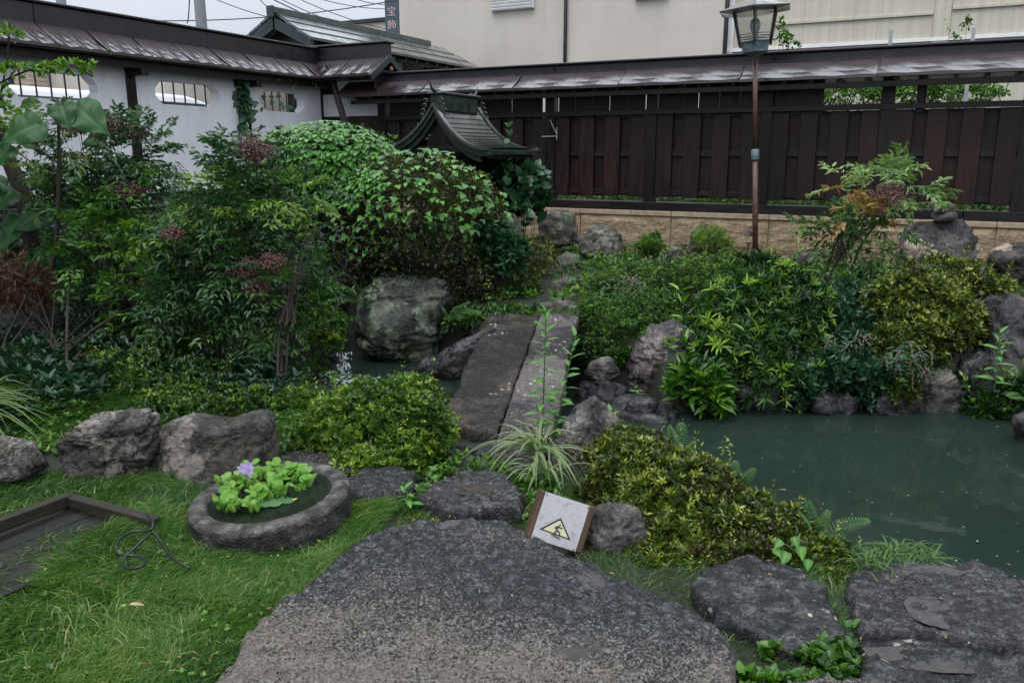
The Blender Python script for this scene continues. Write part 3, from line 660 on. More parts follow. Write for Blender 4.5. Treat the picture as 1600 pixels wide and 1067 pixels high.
box('window', BB, M['glass'], s0 + 2, s0 + 3.2, -.01, .02, 5.2, 6.4); box('window', BB, M['glass'], s0 + 5, s0 + 6.2, -.01, .02, 5.2, 6.4)
CB = thing('cream_clad_building', 'cream corrugated clad building on the right behind the fence', 'building', (*BO, .86), A_F)
box('wall', CB, M['clad'], s1 + .02, 26, .35, 7.4, 0, 7.5, .01)
def bz(u, v): a, b = onplane(u, v, BO, EF, NF, .3); return a, b - .86
a0, zb0 = bz(1202, 39); a1, zb1 = bz(1458, 22); a2, zb2 = bz(1595, 14)
box('band', CB, M['clad'], s1 + .3, a1, .30, .349, zb0 - .02, zb0 + .04); box('band', CB, M['clad'], a1 + .35, 26, .30, .349, zb0 + .05, zb0 + .11)
box('band', CB, M['white'], s1 + .03, 26, .28, .349, bz(1300, 66)[1] - .1, bz(1300, 66)[1] - .03)
box('pilaster', CB, M['clad'], a1 + .02, a1 + .33, .30, .349, 0, 7.4); box('corner_strip', CB, M['white'], s1 + .03, s1 + .16, .29, .349, 0, 7.4)
V, F = tube([(s1 + .02, .1, 0), (s1 + .02, .1, 7.5)], .04, 8); put('downpipe', py_mesh('downpipe', V, F, M['darkmetal'], True), CB)
s3, _ = onplane(1166, 20, BO, EF, NF, .28); V, F = tube([(s3, .27, 0), (s3, .27, 7.4)], .035, 8); put('downpipe', py_mesh('downpipe', V, F, M['darkmetal'], True), CB)
box('cornice', CB, M['white'], s1 + .02, 26.1, .2, 7.5, 7.5, 7.7)
# small far building
q = Yp(575, 45, 40); FB = thing('distant_building', 'small far beige building with flat roof left of the blue sign', 'building', (q[0], q[1], .8), A_F)
h_ = q[2] - .8 + .25; box('wall', FB, M['stucco'], -1.6, 5, 0, 8, 0, h_, .02); box('roof_edge', FB, M['darkgreen'], -1.7, 5.1, -.15, 8.1, h_, h_ + .15)
box('window', FB, M['glass'], -.8, .4, -.02, .03, 2.0, 3.4)
# vertical sign
q = Yp(613, 30, 21.5); SG = thing('vertical_sign', 'dark blue vertical shop sign with pink characters at the building corner', 'sign', (q[0], q[1], .86), -.12)
zt = Yp(612, -60, 21.5)[2] - .86; zb = Yp(615, 54, 21.5)[2] - .86
box('sign_board', SG, M['signblue'], -.172, .172, -.05, .05, zb - .5, zt, .01); box('sign_joint', SG, M['darkmetal'], -.174, .174, -.053, .053, Yp(612, 4, 21.5)[2] - .86, Yp(612, 3, 21.5)[2] - .855, 0)
V, F = tube([(0, .1, 0), (0, .1, zt)], .04, 8); put('pole', py_mesh('pole', V, F, M['darkmetal'], True), SG)
def text_mesh(body, size, mat):
    cu = bpy.data.curves.new('txt', 'FONT'); cu.body = body; cu.size = size; cu.extrude = .006; cu.align_x = 'CENTER'; cu.align_y = 'CENTER'
    o = bpy.data.objects.new('txt', cu); COL.objects.link(o); bpy.context.view_layer.update(); dg = bpy.context.evaluated_depsgraph_get()
    me = bpy.data.meshes.new_from_object(o.evaluated_get(dg)); bpy.data.objects.remove(o); me.materials.clear(); me.materials.append(mat); return me
for ch, v in (('石', -22), ('宝', 20), ('飾', 41)):
    if ch == '石': continue
    put('character', text_mesh(ch, .235, M['signpink']), SG, (0, -.057, Yp(613, v, 21.5)[2] - .86), (math.pi / 2, 0, 0))
# noren banner seen under the fence roof
NB = OF + NF * 2.2; na, nz0 = onplane(598, 184, NB, EF, NF); nb_, _ = onplane(652, 184, NB, EF, NF); _, nz1 = onplane(620, 150, NB, EF, NF)
NO = thing('shop_curtain', 'dark blue shop curtain with white arched crest seen beneath the fence roof', 'curtain', (*NB, .86), A_F)
nz0 -= .86; nz1 -= .86
box('cloth', NO, M['bluecloth'], na, nb_, 0, .012, nz0 - .5, nz1 + .1, 0); box('rod', NO, M['post'], na - .05, nb_ + .1, -.01, .03, nz1 + .1, nz1 + .14)
for xx in (na - .03, nb_ + .06): box('pole', NO, M['post'], xx - .02, xx + .02, -.02, .02, 0, nz1 + .14)
box('side_strip', NO, M['white'], nb_ + .005, nb_ + .035, -.01, .005, nz0 - .5, nz1 + .05)
cx_ = na + (nb_ - na) * .58; R_ = .115; pts = [(cx_ + R_ * .8 * math.cos(a), -.012, nz0 + .03 + R_ * 1.25 * math.sin(a)) for a in np.linspace(-.6, math.pi + .6, 30)]
V, F = tube(pts, .008, 6); put('crest_ring', py_mesh('crest_ring', V, F, M['white']), NO)
sh = [(-.055, -.03), (.0, -.045), (.06, -.06), (.03, .0), (.012, .03), (.008, .085), (-.005, .10), (-.015, .07), (-.02, .03), (-.05, .01)]
put('crest_figure', py_mesh('crest_figure', [(cx_ + a, -.009, nz0 + .03 + b) for a, b in sh], [list(range(len(sh)))[::-1]], M['white']), NO)
sh = [(-.03, .06), (.0, .07), (.02, .03), (.0, .0), (.03, -.04), (.0, -.05), (-.02, -.01), (-.035, .02)]
put('crest_mark', py_mesh('crest_mark', [(na + .04 + a, -.009, nz0 + .05 + b) for a, b in sh], [list(range(len(sh)))[::-1]], M['white']), NO)

# brick building, cars seen through the wall openings
q = Yp(60, 140, 17.5); BR = thing('brick_building', 'tan stone brick building seen through the octagonal wall openings', 'building', (q[0], q[1], .86), A_W)
box('wall', BR, M['brick'], -4, 4.6, 0, 6, 0, 2.5, .01)
for k, xx in enumerate((-1.4, .6, 2.6)):
    f = box('window', BR, M['glass'], xx, xx + .9, -.02, .02, 2.0, 2.42, .004); box('frame', f, M['white'], -.48, .48, -.03, -.002, -.26, -.212, .003)
box('roof_edge', BR, M['darkmetal'], -4.1, 4.7, -.1, 6.1, 2.5, 2.6)
q = Yp(440, 155, 19.0); TB = thing('tan_house', 'pale tan house wall seen through the opening nearest the corner', 'building', (q[0], q[1], .86), A_W)
box('wall', TB, M['stucco'], -3.2, 1.3, 0, 4, 0, 2.7, .01); box('door', TB, M['post'], 1.32, 1.62, -.02, .05, 0, 2.68); box('roof_edge', TB, M['darkmetal'], -3.3, 1.7, -.15, 4.1, 2.7, 2.8)
def car(loc, rz, label, group, h=1.5, L=4.1):
    T = thing('parked_car', label, 'car', (loc[0], loc[1], .872), rz, group)
    side = [(-.5, .28), (-.5, .55), (-.47, .72), (-.40, .80), (-.33, 1.0 * .95), (-.25, 1.0), (.10, 1.0), (.22, .95), (.32, .68), (.46, .60), (.5, .45), (.5, .28)]
    V = []; W_ = .84; rows = []
    for yy, ins, hh in ((-1, .0, 1), (-.86, .03, 1.0), (0, .05, 1.02), (.86, .03, 1.0), (1, .0, 1)):
        r = []
        for (a, b) in side:
            nar = 1 - .22 * max(0, (b - .6) / .4); z = b * h * (hh if b > .9 else 1); z -= (.03 if abs(yy) == 1 and b > .9 else 0)
            r.append(len(V)); V.append((a * L * (1 - .02 * abs(yy)), yy * W_ * nar, z))
        rows.append(r)
    F = []; m = len(side)
    for i in range(4):
        for j in range(m): j2 = (j + 1) % m; F.append([rows[i][j], rows[i + 1][j], rows[i + 1][j2], rows[i][j2]])
    F.append(rows[0][::-1]); F.append(rows[-1])
    me = py_mesh('body', V, F, M['car'], True); bm = bmesh.new(); bm.from_mesh(me); bmesh.ops.recalc_face_normals(bm, faces=bm.faces); bm.to_mesh(me); bm.free()
    b = put('body', me, T); md = b.modifiers.new('s', 'BEVEL'); md.width = .05; md.segments = 2
    for sd_ in (-1, 1):
        V = [(-.36 * L, sd_ * .80, .64 * h), (.27 * L, sd_ * .80, .64 * h), (.19 * L, sd_ * .70, .92 * h), (-.29 * L, sd_ * .70, .92 * h)]
        V = V + [(a, b_ - sd_ * .03, c) for a, b_, c in V]
        put('side_window', py_mesh('side_window', V, [[0, 1, 2, 3], [7, 6, 5, 4], [0, 4, 5, 1], [1, 5, 6, 2], [2, 6, 7, 3], [3, 7, 4, 0]], M['glass']), T)
        box('tail_light', T, M['tail'], -.5 * L - .02, -.47 * L, sd_ * .62 - .13, sd_ * .62 + .13, .56 * h, .66 * h, .01)
        for xx in (-.31, .31):
            V, F = lathe([(.0, -.1), (.30, -.1), (.32, -.06), (.32, .06), (.30, .1), (0, .1)], 20); wh = put('wheel', py_mesh('wheel', V, F, M['tyre'], True), T, (xx * L, sd_ * .76, .32), (math.pi / 2, 0, 0))
            V, F = lathe([(.0, -.11), (.19, -.11), (.2, -.09), (.2, .09), (.19, .11), (0, .11)], 14); put('rim', py_mesh('rim', V, F, M['galv']), wh)
    V = [(-.405 * L, -.60, .80 * h), (-.405 * L, .60, .80 * h), (-.345 * L, .52, .93 * h), (-.345 * L, -.52, .93 * h)]; V = [(a - .012, b_, c) for a, b_, c in V] + [(a + .05, b_, c - .03) for a, b_, c in V]
    put('rear_window', py_mesh('rear_window', V, [[0, 1, 2, 3], [7, 6, 5, 4], [0, 4, 5, 1], [1, 5, 6, 2], [2, 6, 7, 3], [3, 7, 4, 0]], M['glass']), T)
    return T
q = Yp(60, 150, 12.6); car(q, A_W, 'white car seen through the left octagonal opening, red tail light showing', 'white cars parked outside the wall', h=(Yp(100, 141, 12.6)[2] - .872))
q = Yp(222, 150, 14.8); car(q, A_W + .1, 'white car with rounded roof seen through the middle octagonal opening', 'white cars parked outside the wall', h=(Yp(240, 147, 14.6)[2] - .872), L=3.9)

# utility poles and wires
def pole(u0, v0, y, r, label):
    q = Yp(u0, v0, y); T = thing('utility_pole', label, 'utility pole', (q[0], q[1], .86), 0, 'utility poles behind the white wall')
    V, F = tube([(0, 0, 0), (0, 0, 5), (0, 0, 10)], [r * 1.15, r, r * .85], 14); put('shaft', py_mesh('shaft', V, F, M['concrete'], True), T)
    for z in (8.3, 8.8): box('cross_arm', T, M['galv'], -.7, .7, -.05, .05, z, z + .09)
    return T
pole(314, 30, 22, .135, 'grey concrete utility pole rising left of the gatehouse roof'); pole(96, 8, 24, .13, 'dark utility pole top above the ridge at far left')
wl = [((296, 0), (293, 44)), ((335, 0), (500, 48)), ((405, 0), (470, 50)), ((425, 0), (640, 88)), ((438, 0), (600, 62)), ((467, 0), (640, 60)), ((300, 34), (620, 8)), ((500, 0), (640, 20)), ((555, 0), (640, 10))]
WLAB = ['near-vertical wire just left of the grey utility pole', 'wire starting right of the utility pole and falling to the gatehouse ridge', 'short steep wire ending left of the gatehouse ridge', 'long wire slanting down behind the gatehouse roof', 'wire slanting to the gatehouse roof middle', 'upper wire slanting towards the blue sign', 'thin level wire crossing the whole sky gap', 'topmost wire reaching the blue sign', 'short wire beside the top of the blue sign']
for k, (a, b) in enumerate(wl):
    A, B = Yp(*a, 22 + k * .3), Yp(*b, 24 + k * .3); e = (B - A) * 1.0; A2, B2 = A - e * .35, B + e * .12
    pts = [A2 + (B2 - A2) * t + np.array([0, 0, -.25 * 4 * t * (1 - t) + .2]) for t in np.linspace(0, 1, 12)]
    V, F = tube(pts, .011 + .005 * (k % 3 == 0), 5)
    put('overhead_wire', py_mesh('overhead_wire', V, F, M['wire']), None, label=WLAB[k], cat='wire', group='overhead wires')
# posts poking above the fence
for u, v0, v1, lab in ((1393, 47, 68, 'grey steel post showing above the fence roof, left of two'), (1522, 43, 62, 'grey steel post showing above the fence roof, right of two')):
    P2 = OF + NF * 1.3; s_, zt = onplane(u, v0, P2, EF, NF); q = P2 + EF * s_
    T = thing('steel_post', lab, 'post', (*q, .86), A_F, 'steel posts behind the fence'); box('upright', T, M['galv'], -.022, .022, -.022, .022, 0, zt - .86, .003); box('foot_plate', T, M['galv'], -.06, .06, -.06, .06, 0, .012, .002)
# metal bracket on the fence
T = thing('wall_bracket', 'thin metal hanging bracket fixed to the dark fence beside the shrine roof', 'bracket', (*(OF + EF * FP(869, 213, -.12)[0]), 0), A_F)
zb_ = FP(869, 213, -.12)[1]
for nme, P in (('upright', [(0, -.1, zb_ - .06), (0, -.1, zb_ + .12)]), ('arm', [(-.22, -.12, zb_ - .005), (0, -.1, zb_)]), ('stay', [(-.1, -.11, zb_ + .22), (-.0, -.1, zb_ + .02)])):
    V, F = tube(P, .006, 6); put(nme, py_mesh(nme, V, F, M['galv']), T)
#PART2
# ------------------------------------------------------------------ rocks
_ico = {}
def ico(sub):
    if sub not in _ico:
        bm = bmesh.new(); bmesh.ops.create_icosphere(bm, subdivisions=sub, radius=1); V = np.array([v.co[:] for v in bm.verts]); F = np.array([[v.index for v in f.verts] for f in bm.faces]); bm.free(); _ico[sub] = (V, F)
    return _ico[sub]
def rock(label, px, y, mat, name='rock', depth=.7, seed=0, amp=.05, sub=5, cat='rock', group=None, blocky=.75, lean=0.0, chips=9):
    P = np.array([Yp(u, v, y)[[0, 2]] for u, v in px]); c = np.array([(P[:, 0].min() + P[:, 0].max()) / 2, (P[:, 1].min() + P[:, 1].max()) / 2])
    Q = P - c; th = np.linspace(-math.pi, math.pi, 181); rr = np.zeros(len(th)); n = len(Q)
    for i, t in enumerate(th):
        d = np.array([math.cos(t), math.sin(t)]); best = .02
        for k in range(n):
            a, b = Q[k], Q[(k + 1) % n]; e = b - a; det = d[0] * -e[1] + d[1] * e[0]
            if abs(det) < 1e-9: continue
            tt = (a[0] * -e[1] + a[1] * e[0]) / det; ss = (d[0] * a[1] - d[1] * a[0]) / det
            if tt > 0 and -1e-6 <= ss <= 1 + 1e-6: best = max(best, tt)
        rr[i] = best
    ker = np.array([.25, .5, .25]); r2 = np.convolve(np.concatenate([rr[-3:-1], rr, rr[1:3]]), ker, 'same')[2:-2]
    V, F = ico(sub); D = np.sign(V) * np.abs(V) ** blocky; m = np.linalg.norm(D, axis=1, keepdims=True); D = D / m
    ang = np.arctan2(D[:, 2], D[:, 0]); lat = np.sqrt(D[:, 0] ** 2 + D[:, 2] ** 2) ** .8; r = np.interp(ang, th, r2)
    size = float(np.mean(r2)); ry = size * depth
    W_ = np.stack([lat * r * np.cos(ang), D[:, 1] * ry, lat * r * np.sin(ang)], 1)
    # chip flat faces off, then weather
    rg = np.random.default_rng(seed + 100)
    for k in range(chips):
        nrm = rg.normal(size=3); nrm *= np.array([.6, 1.5, .6]); nrm[1] = -abs(nrm[1]); nrm /= np.linalg.norm(nrm); pr = W_ @ nrm; lim = pr.max() * rg.uniform(.66, .90)
        W_ = W_ - np.outer(np.maximum(pr - lim, 0) * .93, nrm)
    nn = fbm(W_ / size * 1.6 + seed * 5.1, 5, seed); cr_ = 1 - np.abs(fbm(W_ / size * 2.4 * np.array([1, 1, 1.8]) + seed * 2.3, 4, seed + 9)) * 2
    led = fbm(W_ / size * np.array([1.2, 1.2, 3.2]) + seed, 3, seed + 30); fin = fbm(W_ / size * 9, 4, seed + 40)
    W_ = W_ + D * ((nn * amp * 1.5 - np.maximum(cr_ - .70, 0) * amp * 3.2 + np.floor(led * 6) / 6 * amp * 1.0 + fin * amp * .25) * size * 1.6)[:, None]
    W_[:, 1] += W_[:, 2] * lean
    base = np.array([c[0], y, P[:, 1].min()]); T = put(name, np_mesh(name, W_ + np.array([0, 0, c[1] - base[2]]), F, mat, smooth=True), None, base, label=label, cat=cat, group=group)
    return T
def slab(label, px, z, mat, name='stepping_stone', thick=.09, rings=70, seg=220, seed=0, rough=.012, cat='stepping stone', under=-.2, tilt=(0, 0), edge=.022, wob=.012, par=None, flk=.012):
    P = np.array([G(u, v, z)[:2] for u, v in px]); c = P.mean(0) if True else P; Q = P - c; th = np.linspace(-math.pi, math.pi, seg, endpoint=False); rr = np.zeros(seg); n = len(Q)
    for i, t in enumerate(th):
        d = np.array([math.cos(t), math.sin(t)]); best = .02
        for k in range(n):
            a, b = Q[k], Q[(k + 1) % n]; e = b - a; det = d[0] * -e[1] + d[1] * e[0]
            if abs(det) < 1e-9: continue
            tt = (a[0] * -e[1] + a[1] * e[0]) / det; ss = (d[0] * a[1] - d[1] * a[0]) / det
            if tt > 0 and -1e-6 <= ss <= 1 + 1e-6: best = max(best, tt)
        rr[i] = best
    k3 = np.ones(3) / 3; rr = np.convolve(np.concatenate([rr[-1:], rr, rr[:1]]), k3, 'valid')
    rr = rr + wob * fbm(np.stack([np.cos(th) * 6 + seed, np.sin(th) * 6, th * 0], -1), 6, seed) * 3
    q = np.linspace(0, 1, rings) ** .85; X = q[:, None] * rr[None] * np.cos(th)[None]; Y = q[:, None] * rr[None] * np.sin(th)[None]
    dist = (1 - q[:, None]) * rr[None]
    Pn = np.stack([X + c[0], Y + c[1], X * 0 + seed], -1)
    st = fbm(Pn * np.array([16, 22, 1]), 5, seed); st2 = np.floor(st * 7) / 7
    big = fbm(Pn * 1.7, 4, seed + 3)
    Zt = z + flk * st2 + rough * st * .4 + rough * 1.6 * big + rough * .5 * fbm(Pn * 40, 3, seed + 5) - (thick * .28) * np.maximum(0, 1 - dist / edge) ** 2.2
    Zt += X * tilt[0] + Y * tilt[1]
    rows = [np.stack([X, Y, Zt], -1)]
    for k, (sc_, dz) in enumerate(((1.005, -.35), (1.0, -.7), (.96, -1.0))):
        j = 1 + .012 * fbm(np.stack([np.cos(th) * 9, np.sin(th) * 9, th * 0 + k], -1), 3, seed)
        rows.append(np.stack([X[-1] * sc_ * j, Y[-1] * sc_ * j, Zt[-1] + dz * (thick if k < 2 else (z - under))], -1)[None])
    A = np.concatenate(rows, 0); nr = A.shape[0]; idx = np.arange(nr * seg).reshape(nr, seg)
    F = np.stack([idx[:-1], np.roll(idx[:-1], -1, 1), np.roll(idx[1:], -1, 1), idx[1:]], -1).reshape(-1, 4)[:, ::-1]
    base = np.array([c[0], c[1], z - thick]); Vv = A.reshape(-1, 3) + np.array([0, 0, -base[2]])
    if par is not None: return put(name, np_mesh(name, Vv, F, mat, smooth=True), par, base - np.array(par.location))
    return put(name, np_mesh(name, Vv, F, mat, smooth=True), None, base, label=label, cat=cat)

slab('huge rounded flaky dark grey slate slab filling the bottom centre foreground', [(300, 1130), (335, 1050), (390, 985), (440, 930), (500, 890), (555, 842), (610, 818), (700, 806), (790, 810), (850, 842), (905, 872), (960, 890), (1030, 925), (1090, 955), (1140, 985), (1160, 1020), (1150, 1075), (1130, 1130), (900, 1220), (500, 1220)], .055, M['s_fore'], thick=.10, rings=230, seg=600, seed=1, rough=.008, edge=.03, flk=.020)
slab('smooth dark slate slab with pale round lichen dots, right of the foreground slab', [(1075, 905), (1100, 885), (1170, 868), (1230, 880), (1290, 915), (1322, 985), (1300, 992), (1220, 1003), (1150, 970), (1100, 945)], .03, M['s_slab2'], thick=.08, seed=2, rough=.006, seg=260, tilt=(0, .02))
slab('pitted grey slate slab with a puddle at right edge beside the pond', [(1322, 900), (1380, 880), (1440, 872), (1520, 875), (1600, 905), (1720, 930), (1760, 1000), (1600, 1010), (1500, 995), (1400, 985), (1340, 985)], .035, M['s_slab3'], thick=.09, seed=3, rough=.010, rings=100, seg=300)
slab('lower ledge of wet slate beneath the pitted slab, bottom right corner', [(1340, 992), (1400, 990), (1500, 1000), (1600, 1022), (1750, 1040), (1760, 1150), (1500, 1130), (1345, 1060)], .005, M['s_slab2'], thick=.07, seed=4, rough=.006, seg=260)
slab('sliver of dark slate at the bottom edge under the weeds', [(1200, 1066), (1270, 1052), (1360, 1056), (1400, 1075), (1500, 1110), (1400, 1170), (1150, 1130)], .04, M['s_slab3'], thick=.07, seed=5, rough=.006, seg=220)
slab('flat grey stepping stone with small puddle in front of the striped grass', [(655, 775), (680, 748), (730, 733), (790, 735), (815, 760), (812, 795), (760, 792), (700, 795)], .05, M['s_slab3'], thick=.11, seed=6, rough=.007, seg=220, rings=60)
slab('flat stone partly hidden under round azalea, right of the basin', [(535, 745), (570, 728), (620, 722), (650, 735), (640, 762), (580, 772), (545, 768)], .045, M['s_slab3'], thick=.12, seed=7, rough=.006, seg=160, rings=40)
slab('narrow flat stone behind the stone basin rim', [(430, 712), (480, 700), (540, 712), (560, 730), (500, 740), (440, 735)], .04, M['s_slab3'], thick=.1, seed=8, rough=.006, seg=160, rings=40)
slab('flat dark ledge stone in the shallow water, right of the stone bridge', [(930, 625), (980, 612), (1040, 618), (1065, 640), (1040, 652), (980, 648), (940, 642)], -.30, M['s_dark'], name='ledge_stone', thick=.1, seed=9, seg=160, rings=40, under=-.8, cat='rock')
# rain puddles lying in the hollows of the slabs (the stone's own relief breaks their edges)
x = NT('rain_puddle'); x.col(x.ramp(x.noise(x.pos(), 22, 6, .7), [(.35, (.012, .011, .011)), (.65, (.045, .038, .032))])); x.rough(.04); x.b.inputs['IOR'].default_value = 1.33; x.bump(x.noise(x.pos(), 30, 3), .12, .004); M['puddle'] = x.m
def puddle(par, px, z):
    P = [G(u, v, z) for u, v in px]; c = np.mean(P, 0); P = catmull([*P, P[0]], 6)[:-1]; P = [c + (p_ - c) * (1 + .12 * float(vnoise(p_ * 30))) for p_ in P]
    put('puddle', py_mesh('puddle', [p_ - np.array(par.location) for p_ in P], [list(range(len(P)))[::-1]], M['puddle']), par)
_sl = {o['label'][:12]: o for o in bpy.data.objects if o.name.startswith('stepping_stone')}
puddle(_sl['huge rounded'], [(862, 1000), (890, 990), (925, 996), (945, 1012), (930, 1030), (895, 1034), (868, 1020)], .0535)
puddle(_sl['huge rounded'], [(905, 925), (915, 905), (930, 900), (938, 918), (942, 935), (920, 938)], .055)
puddle(_sl['pitted grey '], [(1412, 940), (1432, 930), (1468, 932), (1482, 945), (1490, 972), (1478, 980), (1448, 975), (1425, 962)], .040)
puddle(_sl['flat grey st'], [(700, 768), (720, 758), (755, 757), (775, 764), (765, 771), (730, 773)], .051)
puddle(_sl['lower ledge '], [(1350, 1012), (1400, 1008), (1450, 1016), (1500, 1030), (1520, 1050), (1440, 1046), (1370, 1034)], .004)
# stone bridge: two long slabs
BG = thing('stone_bridge', 'two long wet stone slabs laid side by side as a bridge over the stream', 'bridge', (*G(800, 590, .1)[:2], .0))
def plank(name, nl, fl, nr, fr, z0, z1, mat, seed):
    A, B, C, D = G(*nl, z0), G(*fl, z1), G(*nr, z0), G(*fr, z1); n, m = 90, 34
    t = np.linspace(0, 1, n)[:, None]; s_ = np.linspace(0, 1, m)[None]
    L = A[None] + (B - A)[None] * t; R = C[None] + (D - C)[None] * t; Pq = L[:, None] * (1 - s_[..., None]) + R[:, None] * s_[..., None]
    e = np.minimum(np.minimum(t, 1 - t) * 3.0, np.minimum(s_, 1 - s_) * .45)
    nz_ = fbm(Pq * np.array([9, 9, 1.]), 4, seed); Pq[..., 2] += .014 * nz_ + .025 * fbm(Pq * 2.5, 3, seed + 1) + .006 * np.floor(nz_ * 4) / 4 - .03 * np.maximum(0, 1 - e / .012) ** 2 * .4
    Pq[..., 0] += (.05 * (s_ < .5 if seed == 3 else s_ > .5) * fbm(Pq * 3.0 + 9, 5, seed + 2) + .006 * fbm(Pq * 9.0 + 9, 3, seed + 2)) * (np.abs(s_ - .5) * 2) ** 4
    bot = Pq - np.array([0, 0, .14]); V = np.concatenate([Pq.reshape(-1, 3), bot.reshape(-1, 3)]); id_ = np.arange(n * m).reshape(n, m); N = n * m
    F = [np.stack([id_[:-1, :-1], id_[:-1, 1:], id_[1:, 1:], id_[1:, :-1]], -1).reshape(-1, 4), np.stack([id_[:-1, :-1], id_[1:, :-1], id_[1:, 1:], id_[:-1, 1:]], -1).reshape(-1, 4) + N]
    for a in (id_[:, 0], id_[::-1, -1], id_[::-1, 0] if False else id_[0, ::-1], id_[-1, :]): F.append(np.stack([a[:-1], a[1:], a[1:] + N, a[:-1] + N], -1))
    wpart(BG, name, V, np.concatenate(F), mat, smooth=False)
plank('slab', (690, 660), (762, 492), (775, 678), (843, 490), .05, .26, M['s_bridge'], 3)
plank('slab', (777, 680), (844, 491), (862, 676), (904, 490), .05, .25, M['s_bridge2'], 8)
for o in BG.children: o.data.polygons.foreach_set('use_smooth', [True] * len(o.data.polygons))

R = rock
R('grey boulder with swirling grooves, left of the dark block-shaped rock', [(86, 712), (95, 685), (115, 664), (150, 649), (200, 642), (228, 641), (244, 655), (248, 690), (240, 735), (205, 748), (160, 758), (115, 755), (92, 735)], 3.95, M['s_swirl'], seed=1, amp=.07, chips=6, sub=6)
R('dark mossy block-shaped rock with pale right shoulder behind the stone basin', [(236, 700), (245, 678), (268, 662), (300, 650), (330, 655), (355, 658), (385, 648), (410, 641), (428, 650), (434, 700), (436, 760), (395, 780), (300, 785), (250, 760)], 4.0, M['s_block'], seed=2, amp=.035, blocky=.6, chips=4, sub=6)
R('dark rock cut by the left edge of the photograph', [(-60, 690), (10, 683), (45, 698), (72, 725), (80, 745), (40, 760), (-60, 765)], 3.85, M['s_swirl'], seed=3, amp=.08)
R('large rock with pale green lichen face above the stream', [(552, 500), (560, 465), (590, 425), (625, 410), (690, 415), (735, 440), (735, 490), (715, 535), (690, 560), (620, 565), (560, 545)], 7.75, M['s_lichen'], seed=4, amp=.055, blocky=.55, chips=7, sub=6)
R('low dark slab rock leaning out left of the bridge', [(660, 575), (690, 548), (735, 522), (775, 508), (790, 520), (760, 580), (700, 602), (668, 592)], 6.3, M['s_tan'] if False else M['s_dark'], seed=5, amp=.05, depth=.5)
R('grey pyramid-shaped rock at the near right corner of the bridge', [(855, 730), (862, 690), (880, 658), (905, 632), (928, 618), (950, 632), (972, 660), (985, 700), (975, 760), (900, 790), (855, 770)], 4.22, M['s_pyr'], seed=6, amp=.045, blocky=.7, chips=3, sub=6)
R('large purple-grey fissured rock at the far bank of the pond', [(975, 600), (982, 565), (1005, 525), (1020, 504), (1060, 500), (1090, 515), (1105, 580), (1098, 630), (1060, 645), (1020, 625), (985, 612)], 6.5, M['s_purple'], seed=7, amp=.07, blocky=.65, chips=5, sub=6)
R('small pale-topped striped rock between bridge and purple rock', [(913, 580), (925, 562), (950, 555), (968, 566), (972, 582), (950, 596), (920, 594)], 6.25, M['s_swirl'], seed=8, amp=.07, sub=4)
R('dark rock at the waterline under the bridge edge', [(895, 620), (905, 595), (940, 590), (985, 605), (1000, 630), (980, 650), (905, 650)], 6.35, M['s_dark'], seed=9, amp=.06, sub=4)
R('small dark stone standing in shallow water', [(972, 640), (985, 624), (1010, 618), (1030, 626), (1032, 645), (1000, 655), (975, 652)], 5.9, M['s_dark'], seed=10, amp=.06, sub=4)
R('pale round speckled rock against the sandstone base', [(903, 385), (910, 362), (928, 352), (955, 352), (972, 366), (978, 392), (970, 415), (940, 422), (910, 412)], 10.3, M['s_white'], seed=11, amp=.03, blocky=.8)
R('moss-capped rock against the sandstone base, left of the lamp', [(1072, 400), (1080, 362), (1098, 348), (1118, 352), (1135, 375), (1150, 400), (1130, 415), (1085, 415)], 9.7, M['s_moss'], seed=12, amp=.07)
R('big black rock with tan and lichen patches carrying two stacked stones', [(1402, 425), (1408, 380), (1420, 350), (1450, 340), (1505, 343), (1518, 362), (1528, 410), (1532, 450), (1480, 460), (1415, 450)], 8.5, M['s_tan'], seed=13, amp=.05, blocky=.62)
R('lower flat stone of the two stacked on the big black rock', [(1453, 338), (1458, 331), (1475, 329), (1494, 332), (1502, 340), (1494, 346), (1462, 347)], 8.45, M['s_wall'], seed=14, amp=.03, sub=4, name='stacked_stone', cat='stone', depth=.9)
R('upper stone of the two stacked on the big black rock', [(1455, 325), (1463, 316), (1480, 315), (1493, 321), (1492, 331), (1475, 335), (1458, 332)], 8.45, M['s_wall'], seed=15, amp=.06, sub=4, name='stacked_stone', cat='stone', depth=.9)
R('slim upright lichen stone left of the big black rock', [(1398, 425), (1400, 395), (1407, 378), (1413, 395), (1416, 425), (1405, 432)], 8.3, M['s_moss'], seed=16, amp=.05, sub=4)
R('mottled tan and black rock at the right edge above the pond', [(1540, 415), (1548, 392), (1575, 380), (1630, 376), (1680, 395), (1690, 430), (1600, 440), (1550, 430)], 8.4, M['s_tan'], seed=17, amp=.05)
R('flat dark stone beside the foot of the lamp post', [(1228, 402), (1240, 396), (1265, 396), (1282, 401), (1278, 415), (1240, 416)], 9.3, M['s_wall'], seed=18, amp=.04, sub=4, depth=.8)
R('small grey stone left of the mossy rock', [(1040, 405), (1045, 387), (1058, 383), (1068, 395), (1066, 408)], 9.6, M['s_wall'], seed=19, amp=.05, sub=4)
R('tan-faced low rock at the pond waterline under the rosette shrub', [(1250, 640), (1262, 618), (1290, 610), (1318, 618), (1325, 640), (1300, 660), (1262, 658)], 6.2, M['s_wall'], seed=20, amp=.05, sub=4)
R('dark bank rock at the waterline left of the tan-faced rock', [(1125, 635), (1150, 600), (1200, 592), (1240, 610), (1250, 645), (1200, 665), (1140, 660)], 6.3, M['s_dark'], seed=21, amp=.06)
